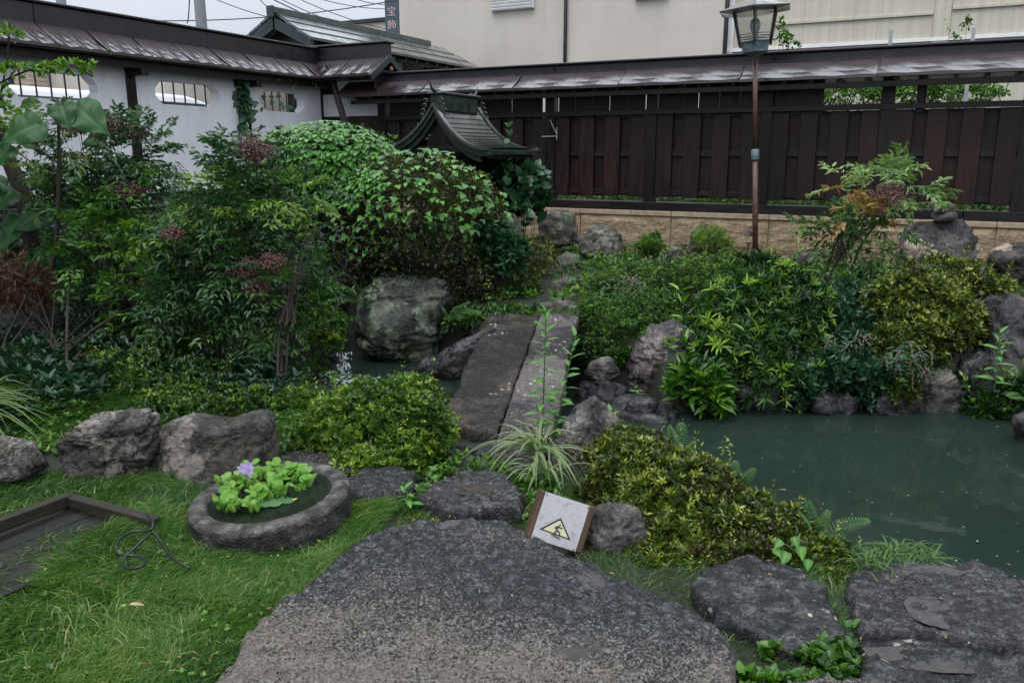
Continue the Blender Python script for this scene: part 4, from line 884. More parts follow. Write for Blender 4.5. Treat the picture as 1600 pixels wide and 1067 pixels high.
R('tall dark bank rock in the gap between the two right shrubs', [(1335, 650), (1340, 590), (1355, 565), (1385, 570), (1400, 610), (1400, 660), (1360, 668)], 6.35, M['s_dark'], seed=22, amp=.06, sub=4)
R('bluish grey bank rock with water stains under the yellow-green shrub', [(1400, 655), (1408, 605), (1440, 575), (1490, 570), (1520, 600), (1524, 650), (1480, 668), (1420, 668)], 6.15, M['s_wall'], seed=23, amp=.07)
R('large dark retaining rock at the right edge of the pond', [(1515, 650), (1518, 560), (1530, 480), (1570, 458), (1640, 460), (1720, 500), (1720, 680), (1600, 690), (1540, 670)], 6.3, M['s_dark'], seed=24, amp=.06, blocky=.6)
R('dark rock at right edge waterline below the retaining rock', [(1580, 690), (1590, 650), (1620, 635), (1680, 650), (1700, 700), (1620, 720)], 5.3, M['s_dark'], seed=25, amp=.06, sub=4)
R('purplish boulder on the right mound behind the rosette shrub', [(1295, 470), (1310, 450), (1350, 440), (1400, 448), (1420, 470), (1380, 492), (1310, 490)], 7.8, M['s_purple'], seed=26, amp=.05, sub=4)
R('small purplish boulder under the red nandina stem', [(1225, 470), (1235, 440), (1262, 436), (1285, 452), (1280, 480), (1240, 485)], 7.9, M['s_purple'], seed=27, amp=.05, sub=4)
R('speckled dark step stone below the pale round rock', [(868, 435), (870, 405), (885, 392), (905, 398), (912, 430), (890, 442)], 9.3, M['s_moss'], seed=28, amp=.05, sub=4)
R('grey sloping stone step behind the far end of the bridge', [(850, 468), (862, 440), (885, 430), (910, 436), (912, 465), (880, 476)], 8.4, M['s_wall'], seed=29, amp=.04, sub=4)
R('dark flat step stone touching the far end of the bridge', [(835, 495), (842, 474), (870, 465), (900, 470), (905, 492), (870, 502)], 7.6, M['s_wall'], seed=30, amp=.04, sub=4)
R('small greenish stone at the far left corner of the bridge', [(730, 498), (735, 480), (750, 472), (762, 482), (758, 498), (742, 503)], 7.7, M['s_lichen'], seed=31, amp=.04, sub=4)
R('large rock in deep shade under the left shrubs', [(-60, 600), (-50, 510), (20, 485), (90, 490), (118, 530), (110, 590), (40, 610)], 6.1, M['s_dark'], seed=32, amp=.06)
R('dark rock at the foot of the small waterfall', [(490, 575), (498, 548), (520, 540), (540, 552), (545, 578), (515, 590)], 7.3, M['s_dark'], seed=33, amp=.06, sub=4)
R('dark rock on the left bank of the stream under drooping leaves', [(470, 640), (478, 605), (505, 590), (530, 605), (528, 632), (500, 648)], 6.0, M['s_dark'], seed=34, amp=.06, sub=4)
R('dark rock behind the warning sign under the olive azalea', [(900, 880), (908, 815), (940, 785), (1000, 795), (1020, 860), (1000, 900), (940, 900)], 3.22, M['s_wall'], seed=35, amp=.05)
R('dark rounded rock under the ivy mound at the shrine foot', [(745, 395), (755, 352), (785, 340), (815, 345), (825, 385), (800, 405)], 9.2, M['s_dark'], seed=36, amp=.05, sub=4)
R('rough rock at the left end of the sandstone base', [(838, 385), (842, 335), (862, 322), (900, 330), (905, 380), (870, 392)], 10.9, M['s_white'], seed=37, amp=.05, sub=4)
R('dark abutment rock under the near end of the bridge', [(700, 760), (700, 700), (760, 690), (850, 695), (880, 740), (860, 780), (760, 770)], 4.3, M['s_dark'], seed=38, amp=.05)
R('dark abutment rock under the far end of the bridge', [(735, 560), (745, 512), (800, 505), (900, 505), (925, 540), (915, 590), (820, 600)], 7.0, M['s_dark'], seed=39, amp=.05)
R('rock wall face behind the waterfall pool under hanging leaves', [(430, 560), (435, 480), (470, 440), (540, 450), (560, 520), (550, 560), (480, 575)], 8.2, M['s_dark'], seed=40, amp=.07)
R('low grey rock half buried in the weeds left of the round azalea', [(452, 690), (462, 664), (490, 655), (515, 668), (512, 692), (480, 700)], 4.7, M['s_wall'], seed=41, amp=.05, sub=4)

for k, (px_, y_, m_, lb_) in enumerate((
 ([(1055, 655), (1060, 632), (1085, 622), (1120, 628), (1135, 650), (1100, 662)], 6.15, 's_dark', 'wet dark bank stone at the waterline under the bright rosette weed'),
 ([(1205, 655), (1215, 625), (1245, 615), (1262, 640), (1255, 660)], 6.25, 's_dark', 'small dark bank stone left of the tan-faced waterline rock'),
 ([(1318, 655), (1322, 622), (1340, 612), (1358, 640), (1352, 662)], 6.25, 's_wall', 'narrow grey bank stone right of the tan-faced waterline rock'),
 ([(1385, 665), (1390, 630), (1408, 620), (1422, 650), (1415, 668)], 6.15, 's_dark', 'small dark bank stone wedged beside the bluish bank rock'),
 ([(1255, 650), (1262, 622), (1285, 606), (1320, 610), (1345, 628), (1342, 658)], 6.0, 's_dark', 'broad dark bank rock deep in the gap between the two big right shrubs'),
 ([(1350, 655), (1356, 615), (1380, 604), (1410, 612), (1425, 655)], 6.0, 's_dark', 'grey bank rock behind the narrow stones under the yellow-green azalea'),
 ([(1130, 650), (1140, 600), (1180, 585), (1230, 600), (1250, 655)], 6.1, 's_dark', 'wide shaded bank rock under the starry rosette shrub'),
 ([(1490, 640), (1500, 560), (1530, 540), (1560, 570), (1565, 650)], 6.1, 's_dark', 'dark upright bank rock left of the retaining rock'),
 ([(1508, 665), (1512, 635), (1535, 625), (1565, 640), (1575, 668), (1540, 678)], 6.0, 's_wall', 'brownish low bank stone near the right end of the far waterline'),
 ([(1060, 575), (1075, 540), (1110, 530), (1140, 560), (1135, 610), (1090, 620)], 6.55, 's_dark', 'dark bank rock between purple rock and rosette shrub'),
 ([(925, 560), (935, 535), (970, 528), (1000, 545), (995, 575), (950, 580)], 6.75, 's_dark', 'dark bank rock beneath the neat small-leaved shrub'),
 ([(640, 590), (660, 560), (700, 545), (740, 552), (735, 580), (690, 600)], 7.1, 's_dark', 'dark stone at the stream edge beside the lichen rock'),
 ([(730, 545), (738, 505), (765, 495), (790, 510), (785, 550), (755, 560)], 7.4, 's_dark', 'shadowed stone between lichen rock and bridge'))):
    R(lb_, px_, y_, M[m_], seed=60 + k, amp=.06, sub=4)
# cascade and foam
q = Yp(548, 560, 7.15); T = None
V = []; F = []; rg = np.random.default_rng(5)
for k in range(60):
    a, r = rg.uniform(0, 6.28), rg.uniform(0, 1) ** .6 * .16; cx_, cy_ = q[0] + .08 + r * math.cos(a) * 1.5, 6.95 + r * math.sin(a); s_ = rg.uniform(.006, .022) * (1.2 - r * 3)
    s_ = max(s_, .004); Vi, Fi = ico(1); n0 = len(V); V += [tuple(np.array([cx_, cy_, WZ + .002]) + v * np.array([s_ * 1.5, s_, s_ * .45])) for v in Vi]; F += [[int(i) + n0 for i in f] for f in Fi]
for k in range(90):
    t = rg.random(); cx_, cy_, cz_ = q[0] - .05 + rg.normal() * .035, 7.12 - .10 * t, WZ + .20 * (1 - t) ** 1.3; s_ = rg.uniform(.003, .008); Vi, Fi = ico(1); n0 = len(V); V += [tuple(np.array([cx_, cy_, cz_]) + v * np.array([s_, s_, s_ * 2.6])) for v in Vi]; F += [[int(i) + n0 for i in f] for f in Fi]
put('foam', py_mesh('foam', V, F, M['foam'], True), None, label='white foam bubbles where the little waterfall meets the stream', cat='foam', kind='stuff')

# floating specks on the pond and a koi
V = []; F = []; cols = []
for k in range(900):
    u, v = rg.uniform(1040, 1620), rg.uniform(652, 900); p_ = G(u, v, WZ + .003)
    if not inside(p_[None, :2], POND)[0]: continue
    if rg.random() > .11: continue
    s_ = rg.uniform(.0016, .0042) * (1.7 if rg.random() < .08 else 1); n0 = len(V); a0 = rg.uniform(0, 3)
    for i in range(6): a = i * math.pi / 3 + a0; V.append((p_[0] + s_ * math.cos(a), p_[1] + s_ * .7 * math.sin(a), p_[2])); cols.append(0)
    F.append([n0 + i for i in range(6)])
put('floating_petals', py_mesh('floating_petals', V, F, M['foam']), None, label='tiny pale petals and specks floating on the pond', cat='petals', kind='stuff')
q = G(1215, 772, WZ - .035); T = thing('koi', 'faint orange koi just under the murky water near the olive azalea', 'fish', q, -.25)
x = NT('koi_skin'); x.col((.75, .25, .06)); x.rough(.4); M['koi'] = x.m
V, F = tube([(-.17, 0, 0), (-.12, 0, 0), (-.05, .0, 0), (.04, .0, 0), (.12, 0, 0), (.17, 0, 0)], [.006, .018, .034, .036, .026, .008], 12); put('body', py_mesh('body', V, F, M['koi'], True), T)
put('tail_fin', py_mesh('tail_fin', [(-.16, .0, 0), (-.24, .035, .0), (-.215, 0, 0), (-.24, -.035, 0), (-.16, 0, .008)], [[0, 1, 2, 4], [0, 4, 2, 3]], M['koi']), T)
for sd_ in (-1, 1): put('side_fin', py_mesh('side_fin', [(.09, sd_ * .03, 0), (.05, sd_ * .075, 0), (.03, sd_ * .07, 0), (.05, sd_ * .03, .004)], [[0, 1, 2, 3]], M['koi']), T)

# ------------------------------------------------------------------ foliage tools
def norm(a): return a / (np.linalg.norm(a, axis=-1, keepdims=True) + 1e-9)
LT = {
 'dia': (np.array([[0, 0, 0], [.45, .5, .08], [1, 0, -.06], [.45, -.5, .08]]), np.array([[0, 2, 1], [0, 3, 2]])),
 'leaf': (np.array([[0, 0, 0], [.3, .46, .08], [.68, .36, .05], [1, 0, -.12], [.68, -.36, .05], [.3, -.46, .08], [.5, 0, -.02]]), np.array([[0, 6, 1], [1, 6, 2], [2, 6, 3], [3, 6, 4], [4, 6, 5], [5, 6, 0]])),
 'ivy': (np.array([[0, 0, 0], [-.08, .22, 0], [.12, .52, -.06], [.38, .30, .02], [.62, .24, .0], [1, 0, -.14], [.62, -.24, .0], [.38, -.30, .02], [.12, -.52, -.06], [-.08, -.22, 0], [.34, 0, .05]]),
         np.array([[0, 10, 1], [1, 10, 2], [2, 10, 3], [3, 10, 4], [4, 10, 5], [5, 10, 6], [6, 10, 7], [7, 10, 8], [8, 10, 9], [9, 10, 0]])),
 'blade': (np.array([[0, .5, 0], [0, -.5, 0], [.45, .42, .05], [.45, -.42, .05], [1, 0, -.12]]), np.array([[0, 1, 3], [0, 3, 2], [2, 3, 4]])),
}
def frames(d, up, roll=None):
    x_ = norm(d); y_ = norm(np.cross(up, x_)); z_ = np.cross(x_, y_)
    if roll is not None: c, s = np.cos(roll)[:, None], np.sin(roll)[:, None]; y_, z_ = y_ * c + z_ * s, z_ * c - y_ * s
    return x_, y_, z_
def scatter(tpl, pos, d, up, L, Wd, tint, roll=None):
    TV, TF = LT[tpl]; x_, y_, z_ = frames(d, up, roll); L = np.broadcast_to(L, len(pos)); Wd = np.broadcast_to(Wd, len(pos))
    V = pos[:, None] + x_[:, None] * (TV[None, :, 0:1] * L[:, None, None]) + y_[:, None] * (TV[None, :, 1:2] * Wd[:, None, None]) + z_[:, None] * (TV[None, :, 2:3] * L[:, None, None])
    F = TF[None] + (np.arange(len(pos)) * len(TV))[:, None, None]
    return V.reshape(-1, 3), F.reshape(-1, 3), np.repeat(tint, len(TV))
def join(parts):
    V = []; F = []; A = []; n = 0
    for v, f, a in parts: V.append(v); F.append(f + n); A.append(a); n += len(v)
    return np.concatenate(V), np.concatenate(F), np.concatenate(A)
def blob_world(bl):
    """(u, v, ru, rv, y, ratio) photo measure of a clump -> centre and radii in metres"""
    r = []
    for b in bl:
        u, v, ru, rv, y = b[:5]; k = b[5] if len(b) > 5 else .85; m = pxm(y, v); c = Yp(u, v, y); r.append((c, np.array([ru * m, ru * m * k, rv * m])))
    return r
def tips(bl, n, rg, depth=.3, lump=.14, down=.35, back=.45, seed=0):
    B = blob_world(bl) if not isinstance(bl[0][0], np.ndarray) else bl
    ar = np.array([r[0] * r[2] + r[0] * r[1] for c, r in B]); pr = ar / ar.sum(); k = rg.choice(len(B), n * 2, p=pr)
    D = norm(rg.normal(size=(n * 2, 3))); keep = ((D[:, 2] > -.2) | (rg.random(n * 2) < down)) & ((D[:, 1] < .3) | (rg.random(n * 2) < back)); k, D = k[keep][:n], D[keep][:n]
    C = np.array([c for c, r in B])[k]; Rr = np.array([r for c, r in B])[k]
    rad = 1 - depth * rg.random(len(k)) ** 1.6; P0 = C + Rr * D
    lumpf = 1 + lump * fbm(P0 * 7 / (.6 + Rr.mean()), 3, seed + 21) * 1.8; P = C + Rr * D * (rad * lumpf)[:, None]; N = norm(D / Rr)
    ok = np.ones(len(P), bool)
    for j, (c, r) in enumerate(B): ok &= ~((k != j) & ((((P - c) / r) ** 2).sum(1) < .62))
    return P[ok], N[ok], rad[ok]
def rosettes(P, N, rg, k=6, spread=1.0, up=.6):
    n = len(P); ax = norm(N + np.array([0, 0, up]) + rg.normal(size=(n, 3)) * .35); a = norm(np.cross(ax, rg.normal(size=(n, 3)))); b = np.cross(ax, a)
    ph = (np.arange(k) * 2.4)[None] + rg.uniform(0, 6, (n, 1)); el = rg.uniform(.35, 1.2, (n, k)) * spread
    D = ax[:, None] * np.cos(el)[..., None] + (a[:, None] * np.cos(ph)[..., None] + b[:, None] * np.sin(ph)[..., None]) * np.sin(el)[..., None]
    return D.reshape(-1, 3), np.repeat(ax, k, 0)
def twigs(base, P, rg, n, r=.006):
    V = []; F = []; idx = rg.choice(len(P), min(n, len(P)), replace=False); b0 = Vector([float(c) for c in base])
    for i in idx:
        e = Vector([float(c) for c in P[i]]); m1 = b0.lerp(e, .45) + Vector((rg.normal() * .03, rg.normal() * .03, .04)); v, f = tube([b0 + Vector((rg.normal() * .03, rg.normal() * .03, 0)), m1, e], [r, r * .7, r * .3], 5, False); n0 = len(V); V += [tuple(q_) for q_ in v]; F += [[a + n0 for a in g] for g in f]
    return np.array(V), np.array(F)
def shrub(name, label, bl, mat, n, L, Wd, k=6, tpl='dia', seed=0, cat='shrub', depth=.5, up=.6, lump=.26, base=None, ntw=24, group=None, tintb=0.0, spread=1.0, tip=.5, down=.35):
    rg = np.random.default_rng(seed + 50); P, N, rad = tips(bl, n, rg, depth, lump, seed=seed, down=down)
    D, ax = rosettes(P, N, rg, k, spread, up); Pq = np.repeat(P, k, 0); ll = L * rg.uniform(.5, 1.35, len(Pq))
    patch = np.repeat(fbm(P * 5, 2, seed) * .35 + rg.uniform(-.14, .14, len(P)), k); tint = np.clip(.34 + tintb + patch + rg.uniform(-.15, .15, len(Pq)) + tip * (np.repeat(rg.random(len(P)), k) > .80) * np.repeat(rad > .9, k), 0, 1)
    ns = max(4, len(P) // 130); ids = rg.choice(len(P), ns, replace=False); ids = ids[N[ids][:, 2] > .1]
    if len(ids) and down < .6:
        sp_, sd__ = [], []
        for q_ in range(7): pp = P[ids] + norm(N[ids] * .6 + [0, 0, 1.]) * (L * .8 * q_); dd = norm(rg.normal(size=pp.shape) + [0, 0, .8]); sp_ += [pp, pp]; sd__ += [dd, norm(dd * [-1, -1, 1])]
        sp_, sd__ = np.concatenate(sp_), np.concatenate(sd__); Pq = np.concatenate([Pq, sp_]); D = np.concatenate([D, sd__]); ax = np.concatenate([ax, np.tile([0, 0, 1.], (len(sp_), 1))]); ll = np.concatenate([ll, L * rg.uniform(.6, 1., len(sp_))]); tint = np.concatenate([tint, rg.uniform(.6, 1., len(sp_))])
    V, F, A = scatter(tpl, Pq + D * L * .1, D, ax + rg.normal(size=ax.shape) * .25, ll, Wd * ll / L, tint, rg.normal(0, .4, len(Pq)))
    B = blob_world(bl)
    if base is None: c, r = B[0]; g = ground_z(np.array([c[:2]]))[0]; base = (c[0], c[1], min(float(g), c[2]))
    T = thing(name, label, cat, base, 0, group); wpart(T, 'foliage', V, F, M[mat], {'tint': A}, kind='stuff'); tv, tf = twigs(base, P, rg, ntw); wpart(T, 'stems', tv, tf, M['bark'], smooth=True, kind='stuff')
    return T, P, N

# ---- near shrubs
shrub('azalea', 'bright green round azalea bush left of the bridge', [(590, 665, 105, 72, 4.35), (520, 690, 55, 45, 4.3), (665, 690, 48, 55, 4.25), (600, 715, 95, 42, 4.15), (640, 620, 40, 30, 4.5)], 'azalea', 6400, .031, .012, seed=1, tintb=.14)
shrub('azalea', 'olive azalea bush beside the warning sign', [(985, 712, 62, 42, 3.95), (1015, 750, 90, 66, 3.7), (1060, 790, 100, 75, 3.5), (942, 770, 40, 34, 3.7), (1040, 840, 70, 45, 3.3), (985, 835, 50, 45, 3.3), (1075, 885, 55, 35, 3.12), (1010, 885, 45, 30, 3.12)], 'azalea_dry', 7500, .030, .011, seed=2, tintb=.02, lump=.2)
shrub('azalea', 'trailing olive azalea along the pond edge above the dotted slab', [(1150, 820, 80, 55, 3.35), (1215, 850, 75, 48, 3.2), (1280, 880, 50, 45, 3.05), (1170, 870, 60, 30, 3.1), (1300, 925, 25, 45, 2.9), (1130, 880, 60, 30, 3.1)], 'azalea_dry', 4600, .027, .010, seed=3, tintb=-.02)
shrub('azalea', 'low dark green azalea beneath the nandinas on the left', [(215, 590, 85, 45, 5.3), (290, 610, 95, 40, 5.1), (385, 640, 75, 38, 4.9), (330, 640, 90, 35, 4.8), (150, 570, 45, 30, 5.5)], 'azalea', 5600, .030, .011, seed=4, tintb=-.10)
shrub('azalea', 'small yellow-green azalea left of the round bush', [(455, 640, 45, 30, 4.9), (500, 640, 35, 22, 4.9)], 'azalea', 1300, .027, .010, seed=5, tintb=.1)
# ---- mid shrubs
shrub('box_shrub', 'neat small-leaved green shrub at the right of the bridge far end', [(985, 505, 72, 52, 7.0), (935, 500, 38, 40, 7.0), (1030, 495, 45, 40, 7.1)], 'box', 5200, .024, .010, seed=6)
shrub('box_shrub', 'yellowish small-leaved shrub on the mound behind the neat one', [(1005, 435, 60, 26, 8.3), (955, 450, 45, 28, 8.0), (1040, 450, 40, 30, 7.9)], 'azalea', 3000, .026, .010, seed=7)
shrub('box_shrub', 'fine-leaved pale green shrub left of the rosette shrub', [(1075, 455, 50, 45, 7.4), (1120, 430, 60, 32, 7.6), (1060, 480, 42, 28, 7.2)], 'azalea', 3600, .028, .010, seed=8, tintb=.06)
shrub('rosette_shrub', 'large dark green shrub with starry leaf rosettes hanging over the pond', [(1165, 520, 95, 85, 6.6), (1225, 500, 70, 75, 6.6), (1130, 560, 60, 60, 6.3), (1200, 590, 85, 50, 6.3), (1250, 560, 45, 60, 6.4), (1190, 450, 75, 45, 6.9)], 'rhodo', 2100, .078, .016, k=12, tpl='leaf', seed=9, lump=.22, depth=.55, tip=.6, spread=1.1)
shrub('azalea', 'yellow-green azalea bush above the right of the pond', [(1430, 470, 75, 55, 6.6), (1480, 440, 70, 36, 7.0), (1430, 540, 60, 60, 6.3), (1480, 510, 60, 55, 6.4), (1390, 560, 38, 55, 6.2), (1405, 610, 28, 35, 6.0), (1540, 455, 40, 25, 7.0)], 'azalea_dry', 6500, .040, .016, seed=10, tintb=.0, lump=.2)
shrub('azalea', 'grey-green leafy plant between the two big right shrubs', [(1310, 520, 50, 60, 6.7), (1340, 560, 38, 48, 6.4), (1330, 480, 55, 35, 7.0)], 'weedteal', 1100, .065, .03, k=4, tpl='leaf', seed=11, lump=.3)
shrub('trimmed_hedge', 'olive brown clipped hedge under the ivy behind the lichen rock', [(660, 314, 112, 70, 8.2), (745, 345, 46, 62, 8.3), (600, 340, 80, 80, 8.1), (700, 420, 85, 55, 8.2), (790, 420, 70, 45, 8.4), (620, 425, 60, 45, 8.2), (830, 400, 40, 30, 9.0)], 'azalea_dry', 9500, .036, .014, seed=12, tintb=-.10, lump=.12, down=.8)
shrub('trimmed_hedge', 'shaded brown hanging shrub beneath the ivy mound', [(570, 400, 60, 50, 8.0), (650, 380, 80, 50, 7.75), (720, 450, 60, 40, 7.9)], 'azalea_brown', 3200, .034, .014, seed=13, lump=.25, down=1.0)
shrub('trimmed_hedge', 'leafy mound under the ivy right of the white wall', [(510, 255, 110, 55, 8.7), (440, 280, 60, 60, 8.6), (490, 330, 70, 70, 8.5)], 'weed', 5200, .05, .022, k=5, seed=14, tintb=-.15, down=.8)
shrub('azalea', 'small drooping yellow-green shrub by the waterfall', [(505, 510, 30, 35, 6.8), (520, 535, 18, 20, 6.7), (480, 490, 30, 30, 6.9)], 'azalea', 1500, .032, .013, seed=15, tintb=.12)
shrub('climber_clump', 'bluish large-leaved climber against the boards right of the shrine', [(815, 285, 30, 32, 10.2), (800, 320, 38, 40, 10.0), (835, 310, 20, 40, 10.3), (790, 270, 25, 25, 10.4)], 'weedteal', 260, .13, .10, k=4, tpl='leaf', seed=16, lump=.3)
shrub('mugwort', 'bluish green jagged-leaved plant right of the ivy mound', [(775, 385, 25, 40, 8.0), (800, 400, 22, 30, 7.9), (760, 370, 20, 25, 8.1)], 'weedteal', 420, .07, .03, k=6, tpl='leaf', seed=17, lump=.3)
shrub('dandelion_clump', 'bright rosette weed at the foot of the purple rock', [(1090, 605, 38, 32, 6.0), (1110, 625, 25, 18, 5.9)], 'weed', 150, .13, .035, k=6, tpl='leaf', seed=18, cat='weed', up=1.2)
shrub('street_planting', 'green hedge seen through the gap under the fence roof', [(1320, 150, 60, 22, 13.5), (1250, 150, 30, 20, 13.3), (1410, 150, 60, 20, 13.1), (1500, 148, 60, 18, 12.8)], 'weed', 2600, .055, .03, k=4, seed=19)
shrub('street_planting', 'low green plants glimpsed beneath the bottom edge of the fence boards', [(900, 312, 50, 12, 12.6), (1000, 314, 60, 12, 12.3), (1130, 318, 80, 12, 11.8), (1260, 320, 80, 12, 11.3), (1400, 325, 80, 12, 10.9), (1540, 330, 80, 12, 10.4)], 'weed', 3200, .05, .02, k=4, seed=20, tintb=.1)
shrub('street_planting', 'climbing plant leaves showing above the fence roof right of the lamp', [(1225, 62, 12, 12, 12.0), (1238, 74, 9, 6, 12.0), (1220, 45, 5, 12, 12.0)], 'weed', 60, .06, .035, k=3, seed=21, ntw=8)
shrub('street_planting', 'thin shoot with small leaves above the fence roof at far right', [(1510, 40, 7, 14, 11.6), (1492, 60, 8, 4, 11.6)], 'weed', 34, .05, .03, k=3, seed=22, ntw=5)
shrub('feathery_plant', 'dark green feathery little plant before the sandstone base', [(1015, 385, 22, 16, 9.7), (1022, 375, 10, 12, 9.7)], 'box', 500, .04, .008, k=6, seed=23, tintb=.25, up=1.5)
shrub('moss_tuft', 'pale yellowish tuft beside the mossy rock', [(1110, 375, 26, 22, 9.5), (1130, 385, 18, 18, 9.4)], 'azalea', 700, .03, .006, k=6, seed=24, tintb=.3)

shrub('weed_patch', 'low weeds and creepers beside the steps behind the bridge', [(790, 492, 70, 12, 7.6), (725, 500, 30, 18, 7.6), (790, 462, 60, 22, 8.2), (740, 478, 35, 14, 8.0), (860, 484, 35, 10, 7.7)], 'weed', 1500, .05, .022, k=5, seed=31, ntw=6, tintb=-.1)
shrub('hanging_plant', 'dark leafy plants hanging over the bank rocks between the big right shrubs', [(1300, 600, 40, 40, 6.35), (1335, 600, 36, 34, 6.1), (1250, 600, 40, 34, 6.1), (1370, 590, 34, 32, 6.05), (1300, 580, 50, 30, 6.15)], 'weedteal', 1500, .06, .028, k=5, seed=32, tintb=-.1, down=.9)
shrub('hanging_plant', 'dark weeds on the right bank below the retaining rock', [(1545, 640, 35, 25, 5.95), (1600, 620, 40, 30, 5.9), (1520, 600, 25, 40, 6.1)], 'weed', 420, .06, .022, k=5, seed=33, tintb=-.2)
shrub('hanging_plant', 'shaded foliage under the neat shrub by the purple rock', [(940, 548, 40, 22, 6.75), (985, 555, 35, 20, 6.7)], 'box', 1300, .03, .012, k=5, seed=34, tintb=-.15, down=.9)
# ---- nandinas: canes carrying sprays of pointed leaflets
def sprays(P, Dn, rg, L=.28, pairs=5, leaf=.055, w_=.016, tb=0.0, seed=0):
    """P origin, Dn direction of each frond"""
    n = len(P); side = norm(np.cross(Dn, np.array([0, 0, 1.])) + 1e-6); upv = np.cross(side, Dn); Ps = []; Ds = []; Us = []; Ls = []; Ts = []
    base_t = .42 + tb + rg.uniform(-.18, .18, n) + .25 * fbm(P * 3, 2, seed)
    for j in range(pairs):
        t = (j + 1.2) / (pairs + .2); C = P + Dn * (L * t)[:, None] if hasattr(L, '__len__') else P + Dn * L * t; C = C - np.array([0, 0, 1.]) * (.22 * (L * t * t))[:, None] if hasattr(L, '__len__') else C - np.array([0, 0, .22 * L * t * t])
        for sgn in (-1, 1):
            reach = (.34 * math.sin(math.pi * min(.95, t * .9 + .1))) * (L if not hasattr(L, '__len__') else 1)
            for q_ in ((.0, .5, 1.0) if pairs > 3 else (0., .7)):
                ex = reach * q_ if not hasattr(L, '__len__') else (reach * q_ * L)[:, None]
                Ps.append(C + side * sgn * ex); Ds.append(norm(side * sgn * .8 + Dn * rg.uniform(.3, 1.0, (n, 1)) + rg.normal(size=(n, 3)) * .3 - np.array([0, 0, .28])))
                Us.append(upv + rg.normal(size=(n, 3)) * .35); Ls.append(leaf * rg.uniform(.6, 1.2, n)); Ts.append(base_t + rg.uniform(-.12, .12, n))
    Ps, Ds, Us, Ls, Ts = map(np.concatenate, (Ps, Ds, Us, Ls, Ts)); return scatter('leaf', Ps, Ds, Us, Ls, Ls * w_ / leaf, np.clip(Ts, 0, 1))
def panicle(c, r, rg, n=220, b=.0065):
    Vi, Fi = ico(1); c = np.array(c); D = norm(rg.normal(size=(n, 3))); lobe = 1 + .35 * fbm(D * 2.2 + c, 2, 5)[:, None] * 2; P = c + D * r * lobe * rg.uniform(.3, 1, (n, 1)) ** .55 * np.array([1.05, 1, .72])
    V = (P[:, None] + Vi[None] * b * rg.uniform(.7, 1.2, (n, 1, 1))).reshape(-1, 3); F = (Fi[None] + (np.arange(n) * len(Vi))[:, None, None]).reshape(-1, 3); return V, F, np.repeat(rg.random(n), len(Vi))
def nandina(label, base, blobs, n, mat='nandina', seed=0, canes=5, L=.26, leaf=.062, w_=.021, pan=(), tb=0.0, cane_r=.011, extra=(), name='nandina', pairs=5):
    rg = np.random.default_rng(seed + 900); P, N, _ = tips(blobs, n, rg, .75, .25, down=.8, back=.7, seed=seed); Dn = norm(N * .8 + rg.normal(size=N.shape) * .45 + np.array([0, 0, .25]))
    T = thing(name, label, 'shrub', base); V, F, A = sprays(P, Dn, rg, L * rg.uniform(.6, 1.15, len(P)), pairs, leaf, w_, tb, seed); wpart(T, 'foliage', V, F, M[mat], {'tint': A}, kind='stuff')
    for m2, bl2, n2, tb2 in extra:
        P2, N2, _ = tips(bl2, n2, rg, .6, .2, down=.8, back=.7); V, F, A = sprays(P2, norm(N2 + rg.normal(size=N2.shape) * .4), rg, L * .8 * rg.uniform(.6, 1.1, len(P2)), 4, leaf * .9, w_, tb2, seed); wpart(T, 'new_foliage', V, F, M[m2], {'tint': A}, label='brighter young foliage', kind='stuff')
    B = blob_world(blobs); b0 = np.array(base)
    for k in range(canes):
        c, r = B[k % len(B)]; e = c + rg.normal(size=3) * r * .35; s_ = b0 + np.array([rg.normal() * .07, rg.normal() * .05, -.03]); mid = s_ * .5 + e * .5; mid[:2] = s_[:2] * .75 + e[:2] * .25 + rg.normal(size=2) * .02
        pts = catmull([s_, mid, e], 6); v, f = tube(pts, list(np.linspace(cane_r, cane_r * .45, len(pts))), 7); wpart(T, 'cane', [tuple(q_) for q_ in v], [g for g in f if len(g) == 4], M['bark'], smooth=True)
    tv, tf = twigs(b0 + np.array([0, 0, .35 * (B[0][0][2] - b0[2])]), P, rg, 8 if seed == 4 else 30, .004); wpart(T, 'twigs', tv, tf, M['bark'], kind='stuff')
    for u, v, r, y in pan:
        c = Yp(u, v, y); V, F, A = panicle(c, r * pxm(y, v), rg, int(90 + r * r * .75), .5 * 2.6 * pxm(y, v)); wpart(T, 'bud_cluster', V, F, M['bud'], {'tint': A}, smooth=True, kind='stuff'); tv, tf = tube([c - np.array([0, 0, r * pxm(y, v) * 1.6]), c + np.array([0, 0, r * pxm(y, v) * .4])], .004, 6, False); wpart(T, 'cluster_stalk', [tuple(q_) for q_ in tv], tf, M['bark'])
    return T
gb = lambda u, v, z=.1: G(u, v, z)
